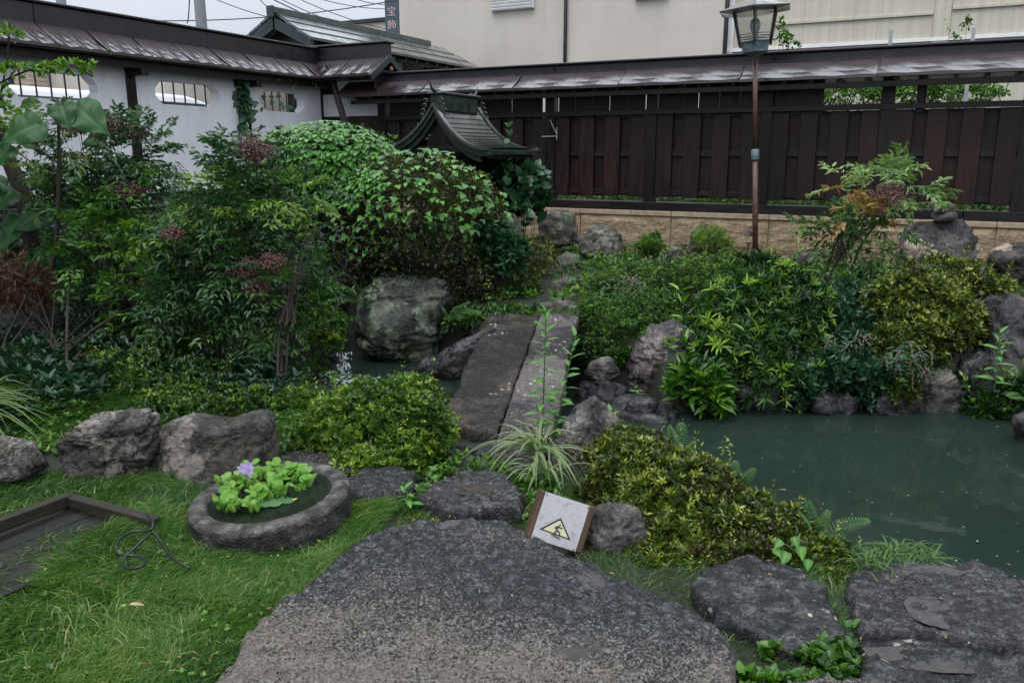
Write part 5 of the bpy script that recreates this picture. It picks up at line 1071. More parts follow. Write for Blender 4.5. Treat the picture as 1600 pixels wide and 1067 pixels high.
# nandinas
nandina('tall dark nandina with brown bud clusters in front of the left wall opening', gb(178, 505, .35), [(190, 240, 80, 55, 6.6), (130, 230, 50, 45, 6.6), (215, 305, 42, 55, 6.5), (140, 330, 55, 60, 6.6), (200, 400, 60, 70, 6.5), (110, 430, 40, 50, 6.6)], 340, seed=1, canes=5, pan=((125, 195, 26, 6.35), (170, 200, 26, 6.35), (205, 300, 22, 6.2), (215, 207, 16, 6.3)), tb=.1, extra=(('nandina2', [(60, 240, 50, 50, 6.5), (240, 240, 25, 20, 6.5)], 34, 0.), ))
nandina('dark nandina with big brown bud cluster before the white wall centre', gb(330, 572, .16), [(388, 262, 44, 36, 5.8), (350, 355, 65, 55, 5.7), (400, 330, 55, 50, 5.7), (350, 420, 85, 60, 5.6), (420, 440, 60, 60, 5.6), (300, 470, 60, 45, 5.6), (400, 510, 70, 45, 5.6)], 430, seed=2, canes=6, pan=((398, 234, 30, 5.55), (385, 420, 24, 5.3), (425, 410, 22, 5.3), (270, 365, 18, 5.3), (400, 448, 22, 5.25)), tb=.1, extra=(('nandina2', [(450, 310, 55, 25, 5.6), (250, 370, 40, 35, 5.5), (330, 310, 30, 25, 5.6)], 40, .0), ))
nandina('glossy bright green leafy shrub filling the gap between the two nandinas', gb(255, 560, .2), [(270, 400, 60, 60, 6.0), (240, 480, 70, 60, 5.9), (200, 340, 50, 50, 6.2), (330, 380, 60, 50, 5.9), (470, 480, 40, 50, 5.9), (150, 400, 60, 70, 6.0)], 250, 'weed', seed=3, canes=4, tb=-.05, leaf=.058, w_=.024, name='leafy_shrub', pairs=4)
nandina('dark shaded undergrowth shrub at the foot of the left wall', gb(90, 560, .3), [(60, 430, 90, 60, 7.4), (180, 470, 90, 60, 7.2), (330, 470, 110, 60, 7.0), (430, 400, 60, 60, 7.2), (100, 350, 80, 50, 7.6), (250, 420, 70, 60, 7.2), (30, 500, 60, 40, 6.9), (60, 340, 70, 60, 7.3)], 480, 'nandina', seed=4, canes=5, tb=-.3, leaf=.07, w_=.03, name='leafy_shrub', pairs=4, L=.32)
nandina('small nandina with orange young leaves and a dark red bud cluster at right', gb(1298, 470, .22), [(1395, 285, 55, 30, 7.7), (1350, 290, 35, 30, 7.7), (1440, 300, 32, 20, 7.7)], 46, 'nandina_pale', seed=5, canes=3, L=.24, leaf=.085, w_=.024, cane_r=.016, pan=((1387, 306, 25, 7.4), ), tb=.1, pairs=4,
        extra=(('nandina_pale', [(1290, 365, 48, 30, 7.7), (1370, 370, 50, 30, 7.7), (1330, 390, 45, 26, 7.6)], 62, -.25), ('nandina_red', [(1335, 330, 30, 12, 7.45), (1295, 298, 18, 9, 7.45), (1350, 345, 30, 10, 7.4)], 12, .1)))
nandina('tall dark weed shrub with feathered branches arching right of the bright shrub', gb(450, 600, .1), [(480, 310, 45, 30, 6.0), (490, 380, 40, 40, 6.0), (460, 430, 45, 50, 6.0), (440, 520, 50, 40, 5.9), (480, 580, 35, 25, 5.8)], 100, 'nandina', seed=6, canes=4, tb=.12, leaf=.042, w_=.018, name='leafy_shrub')

# ---- red maple spray at the left edge
rg = np.random.default_rng(77); P, N, _ = tips([(10, 440, 55, 45, 5.9), (50, 450, 30, 35, 5.9)], 360, rg, .8, .2, down=.9); D = norm(N + rg.normal(size=N.shape) * .5 + np.array([.3, 0, -.6]))
D5 = np.repeat(D, 6, 0) + rg.normal(size=(len(P) * 6, 3)) * .45; V, F, A = scatter('dia', np.repeat(P, 6, 0), D5, rg.normal(size=D5.shape), .075, .010, rg.random(len(D5))); bq = gb(-40, 620, .1)
T = thing('red_maple', 'reddish brown thread-leaved maple at the left edge', 'maple', bq); wpart(T, 'foliage', V, F, M['maple'], {'tint': A}); tv, tf = twigs(bq, P, rg, 7, .008); wpart(T, 'stems', tv, tf, M['bark'], kind='stuff')

# ---- big-leaved tree at the left: each leaf a part
def leaf_mesh(name, outline, mat, fold=.12, droop=.18, wave=0.0, sub=1):
    """outline: half widths along the length; midrib and side veins carry a paler tint"""
    T_ = [q[0] for q in outline]; W_ = [q[1] for q in outline]; n = (len(outline) - 1) * sub + 1; ks = np.linspace(0, len(outline) - 1, n); tt = np.interp(ks, range(len(T_)), T_); ww = np.interp(ks, range(len(W_)), W_); m = 5 if sub == 1 else 13
    V = []; F = []; tn = []
    for i in range(n):
        for s_ in np.linspace(-1, 1, m):
            t, w_ = tt[i], ww[i]; z = -droop * t * t + abs(s_) * w_ * fold - (abs(s_) ** 3) * w_ * wave * 2.2 + wave * .35 * math.sin(t * 14 + abs(s_) * 2 + (s_ > 0)) * abs(s_)
            vein = .6 if abs(s_) < .05 else (max(0., math.cos((t - abs(s_) * w_ * .9) * 34)) ** 8 * .32 * (sub > 1)); z -= vein * .012 * (sub > 1)
            V.append((t, s_ * w_, z)); tn.append(vein)
    for i in range(n - 1):
        for k in range(m - 1): a = i * m + k; F.append([a, a + 1, a + m + 1, a + m])
    return np_mesh(name, V, F, mat, {'tint': tn}, smooth=True)
heart = [(0, .02), (-.10, .26), (-.02, .42), (.14, .50), (.35, .46), (.58, .33), (.80, .16), (.93, .05), (1.03, .004)]
def orient(pos, d, up, L, roll=0):
    x_, y_, z_ = frames(np.array([d], float), np.array([up], float), np.array([roll])); m = Matrix((x_[0], y_[0], z_[0])).transposed(); return m.to_4x4()
bt = gb(35, 590, .2) ; BT = thing('paulownia_sapling', 'sapling with huge heart-shaped leaves at the left edge', 'tree', bt)
lm = leaf_mesh('leaf', heart, M['bigleaf'], .30, .30, .12, 5)
big = [(62, 195, -80, 25, 105), (118, 170, 85, 55, 110), (95, 165, 20, 60, 75), (70, 330, -90, 40, 95), (110, 290, 70, 30, 85), (15, 230, -60, 60, 70), (30, 340, -40, 55, 90), (85, 380, 60, 80, 110), (150, 380, 50, 30, 90), (140, 215, 60, 20, 60), (20, 300, -60, 40, 80), (60, 230, -50, -20, 60), (40, 400, 60, 60, 85), (10, 290, -50, -30, 70), (100, 440, 25, 60, 115), (60, 270, 60, 50, 80), (35, 165, 60, -30, 60), (150, 460, -30, 70, 90), (15, 370, -30, 40, 70)]
for k, (u, v, du, dv, sz) in enumerate(big):
    y = (6.0 if k in (0, 1, 2, 5) else 6.75) - .05 * (k % 4); A_, B_ = Yp(u, v, y), Yp(u + du * .5, v + dv * .5, y - .10); d_ = B_ - A_; up_ = np.array([rg.normal() * .2, -.75, .75]); o = put('leaf', lm, BT, A_ - bt, orient(None, d_, up_, 1), scale=sz * .56 * pxm(y))
    pt, pf = tube([A_ - bt, (A_ - bt) + np.array([-(u - 90) * .0012, .12, -.12])], .005, 5); put('petiole', py_mesh('petiole', pt, pf, M['stemgreen']), BT)
tr = catmull([Yp(45, 560, 6.1), Yp(85, 400, 6.1), Yp(92, 250, 6.1), Yp(90, 165, 6.05)], 6); v, f = tube([p_ - bt for p_ in tr], list(np.linspace(.022, .009, len(tr))), 8); put('trunk', py_mesh('trunk', v, f, M['bark'], True), BT)
# dark leaning trunk far left
bq = gb(60, 560, .3); T = thing('leaning_trunk', 'dark leaning bare trunk at far left before the white wall', 'tree', bq)
tr = catmull([Yp(62, 470, 7.0), Yp(42, 330, 7.0), Yp(10, 240, 7.0), Yp(-30, 130, 7.0)], 6); v, f = tube([p_ - bq for p_ in tr], list(np.linspace(.075, .05, len(tr))), 10); put('trunk', py_mesh('trunk', v, f, M['bark'], True), T)
P, N, _ = tips([(30, 112, 55, 8, 6.9), (110, 105, 40, 7, 6.9), (138, 122, 12, 12, 6.9), (15, 60, 14, 30, 6.9), (5, 180, 30, 30, 6.9), (0, 150, 25, 20, 6.9)], 130, rg, .6, .2); D, ax = rosettes(P, N, rg, 4); V, F, A = scatter('leaf', np.repeat(P, 4, 0), D, ax, .06, .034, np.clip(rg.random(len(D)) * .6 + .3, 0, 1)); wpart(T, 'crown', V, F, M['weed'], {'tint': A})
cb = [(np.array([-6.6, 5.2, 4.5]), np.array([1.9, 1.9, .9])), (np.array([-5.9, 3.2, 4.3]), np.array([1.5, 1.6, .8])), (np.array([-7.4, 7.2, 4.9]), np.array([1.7, 1.5, .9]))]
P, N, _ = tips(cb, 5200, rg, .7, .25, down=.9, back=1.0); D, ax = rosettes(P, N, rg, 4); V, F, A = scatter('dia', np.repeat(P, 4, 0), D, ax, .13, .07, np.clip(rg.random(len(D)) * .6 + .1, 0, 1)); wpart(T, 'upper_crown', V, F, M['weed'], {'tint': A}, kind='stuff')
tr = catmull([Yp(-30, 130, 7.0), np.array([-5.6, 6.2, 3.4]), np.array([-6.4, 5.3, 4.4])], 6); v, f = tube([p_ - bq for p_ in tr], list(np.linspace(.05, .02, len(tr))), 8); put('limb', py_mesh('limb', v, f, M['bark'], True), T)
for pts in ([(-20, 140), (40, 112), (100, 100), (145, 120)], [(-10, 200), (10, 100), (15, 30)]):
    tr = catmull([Yp(u, v, 6.95) for u, v in pts], 5); v, f = tube([p_ - bq for p_ in tr], .008, 6); put('branch', py_mesh('branch', v, f, M['bark'], True), T)

# ---- ivy over the mound: hit the clump ellipsoids from the front and lay leaves on them
def hit(bl, u, v):
    r = ray(u, v); o = np.array([0, 0, EYE]); best = None
    for c, R_ in blob_world(bl):
        a = r / R_; b = (o - c) / R_; A_, B_, C_ = a @ a, 2 * a @ b, b @ b - 1; D_ = B_ * B_ - 4 * A_ * C_
        if D_ > 0:
            t = (-B_ - math.sqrt(D_)) / 2 / A_
            if best is None or t < best[0]: P_ = o + r * t; n_ = (P_ - c) / R_ ** 2; best = (t, P_, n_ / np.linalg.norm(n_))
    return best
ivy_bl = [(510, 255, 113, 60, 8.65), (440, 280, 64, 62, 8.55), (490, 330, 72, 72, 8.4), (660, 314, 116, 76, 8.15), (745, 345, 48, 68, 8.25), (600, 340, 82, 82, 8.05)]
bq = gb(560, 500, .3); IV = thing('ivy_vine', 'light green ivy sheet covering the mound between white wall and shrine', 'ivy', bq)
TVi, TFi = LT['ivy']; im = np_mesh('leaf', TVi, TFi, M['ivy'], {'tint': np.zeros(len(TVi))}); ivp = []; rg = np.random.default_rng(21)
while len(ivp) < 1350:
    u, v = rg.uniform(390, 800), rg.uniform(190, 400)
    dens = 1.0 if u < 600 and v < 300 else (.75 if v < 262 else (.8 if 400 < u < 560 and v < 330 else .16))
    if 600 < u and v > 245: dens = .15
    if v > 340: dens *= .85
    if rg.random() > dens: continue
    h_ = hit(ivy_bl, u, v)
    if h_ is None: continue
    ivp.append((u, v, h_[1] + h_[2] * .03, h_[2]))
mass = []
for k, (u, v, p_, n_) in enumerate(ivp):
    up_ = norm(n_ * .7 + np.array([0, -.25, 1.0]) * .9 + rg.normal(size=3) * .38); dn = norm(np.array([rg.normal() * .5, -.75, -.55]) + n_ * .35); sz = rg.uniform(.05, .095)
    if k < 300: put('leaf', im, IV, p_ - bq, orient(None, dn, up_, 1), scale=sz)
    else: mass.append((p_, dn, up_, sz))
V, F, A = scatter('ivy', np.array([m[0] for m in mass]), np.array([m[1] for m in mass]), np.array([m[2] for m in mass]), np.array([m[3] for m in mass]), np.array([m[3] for m in mass]), rg.random(len(mass))); wpart(IV, 'leaves', V, F, M['ivym'], {'tint': A}, kind='stuff')
V = []; F = []
for k in range(26):
    i0 = rg.integers(0, len(ivp)); p_ = ivp[i0][2]; e = p_ + np.array([rg.normal() * .25, -.1, -.3]); v, f = tube([p_, (p_ + e) / 2 + np.array([0, -.03, .02]), e], .0035, 5, False); n0 = len(V); V += [tuple(q_) for q_ in v]; F += [[a + n0 for a in g] for g in f]
wpart(IV, 'stems', V, F, M['stemgreen'], kind='stuff')
bq = np.array([*(CW + NF * -1.7 + EF * .15), .9]); IP = thing('ivy_vine', 'dark ivy climbing the post between the middle and right wall openings', 'ivy', bq)
imd = np_mesh('leaf', TVi, TFi, M['ivydark'], {'tint': np.zeros(len(TVi))})
for k in range(75):
    v = rg.uniform(118, 215); u = 378 + rg.normal() * 9 + (8 * math.sin(v / 12)); p_ = Yp(u, v, 12.0 + rg.uniform(-.06, .04)); put('leaf', imd, IP, p_ - bq, orient(None, (rg.normal() * .4 + .1, -.5, -.8), (.5 + rg.normal() * .3, -.8, .4), 1), scale=rg.uniform(.09, .14))
for k in range(40):
    u = rg.uniform(425, 496); v = 112 + (u - 425) * .09 + abs(rg.normal()) * 5; s_ = (WP(u, v, -.2)[0]); q_ = CW + NF * s_ + EF * .24; put('leaf', im, IP, np.array([q_[0], q_[1], WP(u, v, -.24)[1]]) - bq, orient(None, (rg.normal() * .4 + .3, -.5, -.6), (.5, -.8, .6), 1), scale=rg.uniform(.09, .14))
for u, v in ((404, 160), (412, 150), (408, 168), (424, 150), (426, 158), (440, 160), (443, 165), (437, 148), (455, 166)): put('leaf', imd, IP, Yp(u, v, 12.4) - bq, orient(None, (rg.normal() * .4, -.4, -.8), (.5, -.8, .4), 1), scale=.08)
v, f = tube(catmull([Yp(380, 215, 12.0), Yp(374, 180, 12.0), Yp(383, 150, 12.0), Yp(376, 118, 12.0)], 6), .008, 6); wpart(IP, 'stem', [tuple(q_) for q_ in v], [g for g in f if len(g) == 4], M['bark'])

# ---- ferns, striped grass, tall weeds
def fern(label, root, fr, leafL=.03, mat='fern', name='fern', cat='fern'):
    """fr: list of (tip u, tip v, y) fronds from root (u,v,y)"""
    r0 = Yp(*root); T = thing(name, label, cat, r0); rg_ = np.random.default_rng(int(root[0]))
    for (u, v, y) in fr:
        e = Yp(u, v, y); m = (r0 + e) / 2 + np.array([0, 0, .12 * np.linalg.norm(e - r0)]); c = np.array(catmull([r0, m, e], 20)); L = np.linalg.norm(e - r0); n = len(c); t = np.linspace(0, 1, n)
        tg = norm(np.gradient(c, axis=0)); side = norm(np.cross(tg, [0, -.3, 1.])); upv = np.cross(side, tg); w_ = L * .17 * np.sin(np.pi * np.clip(t * .85 + .12, 0, 1)) ** .8
        q2 = slice(3, None, 2); Ps = np.concatenate([c[q2], c[q2]]); Ds = np.concatenate([side[q2] + tg[q2] * .35, -side[q2] + tg[q2] * .35]); Ls = np.concatenate([w_[q2], w_[q2]]) + .004
        V, F, A = scatter('leaf', Ps, Ds, np.concatenate([upv[q2]] * 2), Ls, np.full(len(Ls), L / n * 1.15), np.full(len(Ls), rg_.uniform(.2, .8))); sv, sf = tube(list(c), .0016 * (1 + L * 2), 4, False)
        sf3 = np.array([[a, b, c_] for a, b, c_, d_ in sf] + [[a, c_, d_] for a, b, c_, d_ in sf]); V, F, A = join([(V, F, A), (np.array([tuple(q_) for q_ in sv]), sf3, np.zeros(len(sv)))]); wpart(T, 'frond', V, F, M[mat], {'tint': A})
    return T
fern('pale fern fronds growing from the dark rock left of the lichen rock', (575, 480, 7.5), [(540, 428, 7.3), (560, 450, 7.3), (520, 445, 7.4), (590, 440, 7.4), (512, 470, 7.3)])
fern('fern beside the olive azalea reaching over the pond', (1060, 740, 3.9), [(1045, 665, 3.9), (1065, 660, 4.0), (1085, 690, 3.9), (1100, 720, 3.9), (1030, 690, 3.8)])
fern('fern fronds arching over the pond at the trailing azalea', (1140, 790, 3.5), [(1180, 732, 3.5), (1150, 720, 3.6), (1125, 730, 3.6), (1165, 745, 3.4)])
fern('small ferns sticking out above the trailing azalea tip', (1275, 850, 3.15), [(1262, 782, 3.2), (1295, 798, 3.2), (1358, 812, 3.2), (1248, 800, 3.1), (1320, 840, 3.1)])
fern('yellowish fern at the right edge of the pond bank', (1620, 640, 5.9), [(1570, 600, 5.9), (1585, 575, 6.0), (1580, 640, 5.8), (1600, 560, 6.0), (1575, 620, 5.7)])
fern('little fern on the left edge of the bridge', (700, 500, 7.2), [(715, 478, 7.2), (735, 472, 7.2), (690, 480, 7.2), (752, 488, 7.1)])
def strap(T, c, w_, mat, name='blade', cream=False):
    c = np.array(c); n = len(c); tg = norm(np.gradient(c, axis=0)); side = norm(np.cross(tg, [0, 0, 1.]) + 1e-6); t = np.linspace(0, 1, n); ww = w_ * np.minimum(1, 3.2 * (1 - t)) * (.6 + .4 * np.minimum(1, t * 5))
    V = np.stack([c - side * ww[:, None] / 2 + [0, 0, .15 * w_], c - side * ww[:, None] * .2, c + side * ww[:, None] * .2, c + side * ww[:, None] / 2 + [0, 0, .15 * w_]], 1).reshape(-1, 3); F = []
    for i in range(n - 1):
        for k in range(3): a = i * 4 + k; F.append([a, a + 1, a + 5, a + 4])
    wpart(T, name, V, F, M[mat], {'tint': np.tile([1, .1, .1, 1] if cream else [.6, .3, .3, .6], n)}, smooth=True)
def strapclump(label, root, n, Lm, w_, mat, cream, seed, lean=(0, 0), name='grass_clump', spread=1.0, cat='grass clump'):
    rg_ = np.random.default_rng(seed); T = thing(name, label, cat, root)
    for k in range(n):
        a = rg_.uniform(0, 2 * math.pi); el = rg_.uniform(.5, 1.25); L = Lm * rg_.uniform(.5, 1.1); h = np.array([math.cos(a) + lean[0], math.sin(a) + lean[1], 0]); h = h / np.linalg.norm(h); t = np.linspace(0, 1, 9)
        c = root + np.array([rg_.normal() * .03, rg_.normal() * .03, 0]) + h * (L * t * math.cos(el) * spread + L * .25 * t * t)[:, None] + np.array([0, 0, 1.]) * (L * t * math.sin(el) - L * (.55 + .35 * rg_.random()) * t ** 2.4)[:, None]
        strap(T, c, w_ * rg_.uniform(.7, 1.2), mat, cream=cream)
    return T
strapclump('clump of cream-striped arching grass at the near end of the bridge', G(838, 705, .08), 56, .36, .012, 'cream', True, 5, (-.5, -.4))
strapclump('second cream-striped grass clump in front of the pyramid rock', G(850, 738, .05), 26, .26, .010, 'cream', True, 6, (-.3, -.3))
strapclump('pale long-bladed grass clump at the left edge', np.array([*G(-45, 660, .1)[:2], .12]), 70, .55, .012, 'cream', False, 7, (.9, -.2))
strapclump('green sedge tuft hanging from the slab edge into the pond', G(1365, 880, .03), 60, .15, .006, 'weed', False, 8, (.1, .5)); strapclump('green grass tuft on the pond edge right of the sedge tuft', G(1440, 872, .03), 60, .14, .006, 'weed', False, 9, (.2, .5)); strapclump('low grass tuft at right end of the pitted slab rim', G(1400, 868, .03), 50, .15, .006, 'weed', False, 19, (.1, .5))
oval = [(0, .02), (.12, .10), (.3, .17), (.5, .18), (.7, .13), (.86, .07), (1, .004)]; sm = leaf_mesh('leaf', oval, M['stalkleaf'], .25, .22)
def stalk(label, base, top, y, nleaf, Lf, seed, name='tall_weed', y1=None):
    rg_ = np.random.default_rng(seed); A_, B_ = Yp(*base, y), Yp(*top, y1 or y); T = thing(name, label, 'weed', A_); c = catmull([A_, (A_ + B_) / 2 + np.array([rg_.normal() * .01, .01, 0]), B_], 8)
    v, f = tube([p_ - A_ for p_ in c], list(np.linspace(.005, .002, len(c))), 6); put('stem', py_mesh('stem', v, f, M['stemgreen'], True), T)
    for k in range(nleaf):
        t = .12 + .88 * k / nleaf; p_ = A_ + (B_ - A_) * t - A_; a = k * 2.4 + rg_.uniform(-.3, .3); el = .15 + .9 * max(0, t - .55) / .45
        put('leaf', sm, T, p_, orient(None, (math.cos(a) * math.cos(el), math.sin(a) * math.cos(el), math.sin(el)), (rg_.normal() * .2, rg_.normal() * .2, 1), 1), scale=Lf * (1 - .45 * t) * rg_.uniform(.8, 1.1))
stalk('tall leafy weed stalk rising over the middle of the bridge', (846, 690), (853, 482), 4.25, 36, .125, 1)
stalk('shorter leafy weed stalk right of the tall one on the bridge', (862, 700), (900, 520), 4.25, 28, .125, 2)
stalk('slender weed stalk with broad leaves beside the right retaining rock', (1553, 610), (1562, 515), 5.8, 14, .16, 3)
stalk('small seedling between ledge stones in the shallow water', (995, 618), (992, 600), 5.9, 5, .09, 4); stalk('small weed on the shoulder of the pyramid rock', (960, 660), (955, 640), 4.6, 7, .09, 5)
stalk('yellow-green seedling behind the slab under the round azalea', (640, 790), (630, 762), 3.5, 9, .09, 6)
hv = [(0, .02), (-.06, .2), (.05, .36), (.25, .40), (.5, .30), (.75, .14), (1, .004)]; hm = leaf_mesh('leaf', hv, M['stalkleaf'], .2, .15)
T = thing('heart_leaf_vine', 'vine with glossy heart-shaped leaves trailing onto the dotted slab', 'vine', G(1230, 860, .1)); b_ = np.array(T.location)
for u, v, s_ in ((1228, 868, .055), (1250, 860, .05), (1262, 880, .045), (1270, 905, .055), (1220, 850, .04), (1240, 845, .045), (1210, 862, .04), (1283, 890, .035)): put('leaf', hm, T, Yp(u, v - 6, 2.95) - b_, orient(None, (rg.normal() * .4, -.6, -.7), (0, -.7, .7), 1), scale=s_ * 1.1)
v, f = tube(catmull([Yp(1215, 845, 3.0), Yp(1240, 858, 2.97), Yp(1262, 880, 2.96), Yp(1272, 905, 2.95)], 5), .002, 5); wpart(T, 'stem', [tuple(q_) for q_ in v], [g for g in f if len(g) == 4], M['stemgreen'])

# ---- pink knotweed spikes
def spikes(label, pts, y, seed):
    rg_ = np.random.default_rng(seed); b_ = Yp(pts[0][0], pts[0][1] + 20, y); T = thing('knotweed', label, 'weed', b_); Vs, Fs, As = [], [], []; Vi, Fi = ico(1); SV = []; SF = []
    for u, v in pts:
        A_ = Yp(u, v, y); a = rg_.uniform(-1.2, 1.2); L = rg_.uniform(.10, .2); t = np.linspace(0, 1, 26)[:, None]; c = A_ + np.array([math.sin(a), -.2, 0]) * t * L * .8 + np.array([0, 0, 1]) * L * (.45 * t - 1.15 * t * t)
        q_ = c[6:]; n = len(q_); Vs.append((q_[:, None] + rg_.normal(size=(n, 1, 3)) * .003 + Vi[None] * .0042).reshape(-1, 3)); Fs.append((Fi[None] + (np.arange(n) * len(Vi))[:, None, None]).reshape(-1, 3)); As.append(np.repeat(rg_.random(n), len(Vi)))
        v_, f_ = tube([A_ - np.array([rg_.normal() * .03, 0, .12])] + list(c[::6]), .0018, 4, False); n0 = len(SV); SV += [tuple(s_) for s_ in v_]; SF += [[i + n0 for i in g] for g in f_]
    V, F, A = join(list(zip(Vs, Fs, As))); wpart(T, 'florets', V, F, M['pink'], {'tint': A}, kind='stuff'); wpart(T, 'stems', SV, SF, M['stemgreen'], kind='stuff')
    P = np.array([Yp(u + rg_.normal() * 14, v + abs(rg_.normal()) * 14, y + rg_.normal() * .06) for u, v in pts for _ in range(9)]); a = rg_.uniform(0, 6.28, len(P)); D = np.stack([np.cos(a), np.sin(a), rg_.normal(size=len(P)) * .2 - .1], 1)
    V, F, A = scatter('leaf', P, D, np.tile([0, -.2, 1.], (len(P), 1)), .07, .024, rg_.random(len(P))); wpart(T, 'foliage', V, F, M['weedteal'], {'tint': A})
rr = np.random.default_rng(3)
spikes('pink knotweed spikes on the mound above the bridge far end', [(860 + rr.uniform(0, 40), 400 + rr.uniform(-5, 35)) for _ in range(14)], 8.9, 1)
spikes('pink knotweed spikes drooping over the neat small-leaved shrub', [(945 + rr.uniform(0, 60), 436 + rr.uniform(-8, 22)) for _ in range(14)], 7.7, 2)
spikes('pink knotweed spikes between the two big right shrubs over the pond', [(1300 + rr.uniform(0, 60), 525 + rr.uniform(-10, 40)) for _ in range(20)], 6.2, 3)
spikes('pink knotweed spikes on the front of the yellow-green azalea', [(1380 + rr.uniform(0, 80), 545 + rr.uniform(-15, 40)) for _ in range(14)], 5.9, 4)
spikes('pink knotweed spikes near the sandstone base', [(1000 + rr.uniform(0, 60), 405 + rr.uniform(-8, 14)) for _ in range(12)], 9.0, 5)

# ------------------------------------------------------------------ ground cover
def poly_pts(px, n, rg, z=.0):
    W = np.array([G(u, v, z)[:2] for u, v in px]); lo, hi = W.min(0), W.max(0); P = rg.uniform(lo, hi, (n * 4, 2)); P = P[inside(P, W)][:n]; return P
def grass(label, px, n, L, wd, seed, avoid=(), tb=0.0, dry=.06, flop=.9, name='grass', z0=0.):
    rg_ = np.random.default_rng(seed); P = poly_pts(px, n, rg_, z0)
    for c, r in avoid: P = P[np.linalg.norm((P - c) , axis=1) > r]
    for pl in AVOID: P = P[~inside(P, pl)]
    d_ = sdist(P, POND); P = P[d_ > .10]; z = ground_z(P); P3 = np.c_[P, z - .004]
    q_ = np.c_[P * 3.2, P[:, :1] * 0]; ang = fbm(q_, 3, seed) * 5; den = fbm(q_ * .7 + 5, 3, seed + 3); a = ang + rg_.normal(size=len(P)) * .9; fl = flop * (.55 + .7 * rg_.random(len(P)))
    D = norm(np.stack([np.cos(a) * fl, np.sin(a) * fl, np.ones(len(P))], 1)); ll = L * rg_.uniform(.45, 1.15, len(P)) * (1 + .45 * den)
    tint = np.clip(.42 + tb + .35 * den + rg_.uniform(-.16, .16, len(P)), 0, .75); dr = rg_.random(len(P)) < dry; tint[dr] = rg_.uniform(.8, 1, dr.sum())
    TV = np.array([[0, .5, 0], [0, -.5, 0], [.5, .4, .0], [.5, -.4, .0], [1, 0, 0]]); x_ = D; side = norm(np.cross(D, rg_.normal(size=D.shape))); hz = norm(np.stack([np.cos(a), np.sin(a), a * 0 - .35], 1))
    V = np.stack([P3 + side * wd / 2, P3 - side * wd / 2, P3 + D * (ll * .55)[:, None] + side * wd * .4, P3 + D * (ll * .55)[:, None] - side * wd * .4, P3 + D * (ll * .8)[:, None] + hz * (ll * .35)[:, None]], 1)
    F = np.array([[0, 1, 3], [0, 3, 2], [2, 3, 4]])[None] + (np.arange(len(P)) * 5)[:, None, None]
    put(name, np_mesh(name, V.reshape(-1, 3), F.reshape(-1, 3), M['grass'], {'tint': np.repeat(tint, 5)}), None, label=label, cat='grass', kind='stuff')
def cover(label, px, n, L, wd, mat, seed, k=5, z0=0., hgt=.05, tb=0.):
    rg_ = np.random.default_rng(seed); P = poly_pts(px, n, rg_, z0)
    for pl in AVOID: P = P[~inside(P, pl)]
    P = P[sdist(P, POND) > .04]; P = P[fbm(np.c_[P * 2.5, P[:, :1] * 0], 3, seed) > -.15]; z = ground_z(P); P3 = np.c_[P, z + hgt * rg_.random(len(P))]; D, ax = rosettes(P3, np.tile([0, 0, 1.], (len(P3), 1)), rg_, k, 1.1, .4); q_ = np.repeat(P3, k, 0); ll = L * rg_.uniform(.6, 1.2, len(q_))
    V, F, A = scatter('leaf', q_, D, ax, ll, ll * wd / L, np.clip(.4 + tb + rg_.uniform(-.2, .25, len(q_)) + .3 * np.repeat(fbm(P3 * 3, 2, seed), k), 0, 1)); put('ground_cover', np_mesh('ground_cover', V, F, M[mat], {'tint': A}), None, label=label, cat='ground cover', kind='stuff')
SL = [o for o in bpy.data.objects if o.name.startswith('stepping_stone')]
AVOID = []
for o in SL:
    n_ = len(o.data.vertices); co = np.zeros(n_ * 3, np.float32); o.data.vertices.foreach_get('co', co); co = co.reshape(-1, 3)[:, :2] + np.array(o.location[:2]); c_ = co.mean(0); d_ = co - c_; an = np.arctan2(d_[:, 1], d_[:, 0]); rad = np.linalg.norm(d_, axis=1); bins = np.linspace(-math.pi, math.pi, 73); pl = []
    for i in range(72):
        m_ = (an >= bins[i]) & (an < bins[i + 1])
        if m_.any(): r_ = rad[m_].max() * .985; a_ = (bins[i] + bins[i + 1]) / 2; pl.append(c_ + r_ * np.array([math.cos(a_), math.sin(a_)]))
    AVOID.append(np.array(pl))
HA, HB, HC = G(108, 770, .05)[:2], G(243, 806, .05)[:2], G(-60, 832, .05)[:2]; HD = HC + (HB - HA)
AVOID.append(np.array([G(u, v, .04)[:2] for u, v in ((108, 768), (212, 800), (150, 806), (80, 820), (0, 848), (-90, 868), (-90, 828))]))
grassx = None; BCEN = G(427, 768, .115)[:2]; bas = [(BCEN, .33)]
lawn = [(-200, 1250), (420, 1250), (560, 900), (600, 800), (660, 790), (560, 760), (440, 770), (245, 790), (120, 760), (-60, 800), (-300, 900)]
grass('long soft green lawn grass in the lower left corner', lawn, 95000, .066, .0026, 1, bas)
cover('clover and small broad-leaved weeds dotted through the lawn', [(-100, 1080), (330, 1060), (500, 900), (560, 850), (430, 850), (300, 830), (150, 850), (-60, 900)], 210, .018, .013, 'weed', 8, k=4, hgt=.05, tb=.05)
grass('coarse taller blades and dry stalks scattered in the lawn', lawn, 9000, .10, .0042, 14, bas, tb=-.02, dry=.08)
grass('longer shaggy grass around the stone basin and hatch edge', [(60, 900), (180, 800), (245, 790), (300, 840), (430, 880), (560, 850), (610, 790), (520, 760), (560, 900), (430, 960), (200, 940)], 30000, .115, .0026, 2, [(BCEN, .345)], tb=.02)
grass('grass tufts between the left boulders and the hatch', [(-80, 800), (-60, 745), (80, 735), (260, 745), (330, 760), (330, 790), (240, 800), (110, 765)], 9000, .10, .003, 12, bas, tb=-.06)
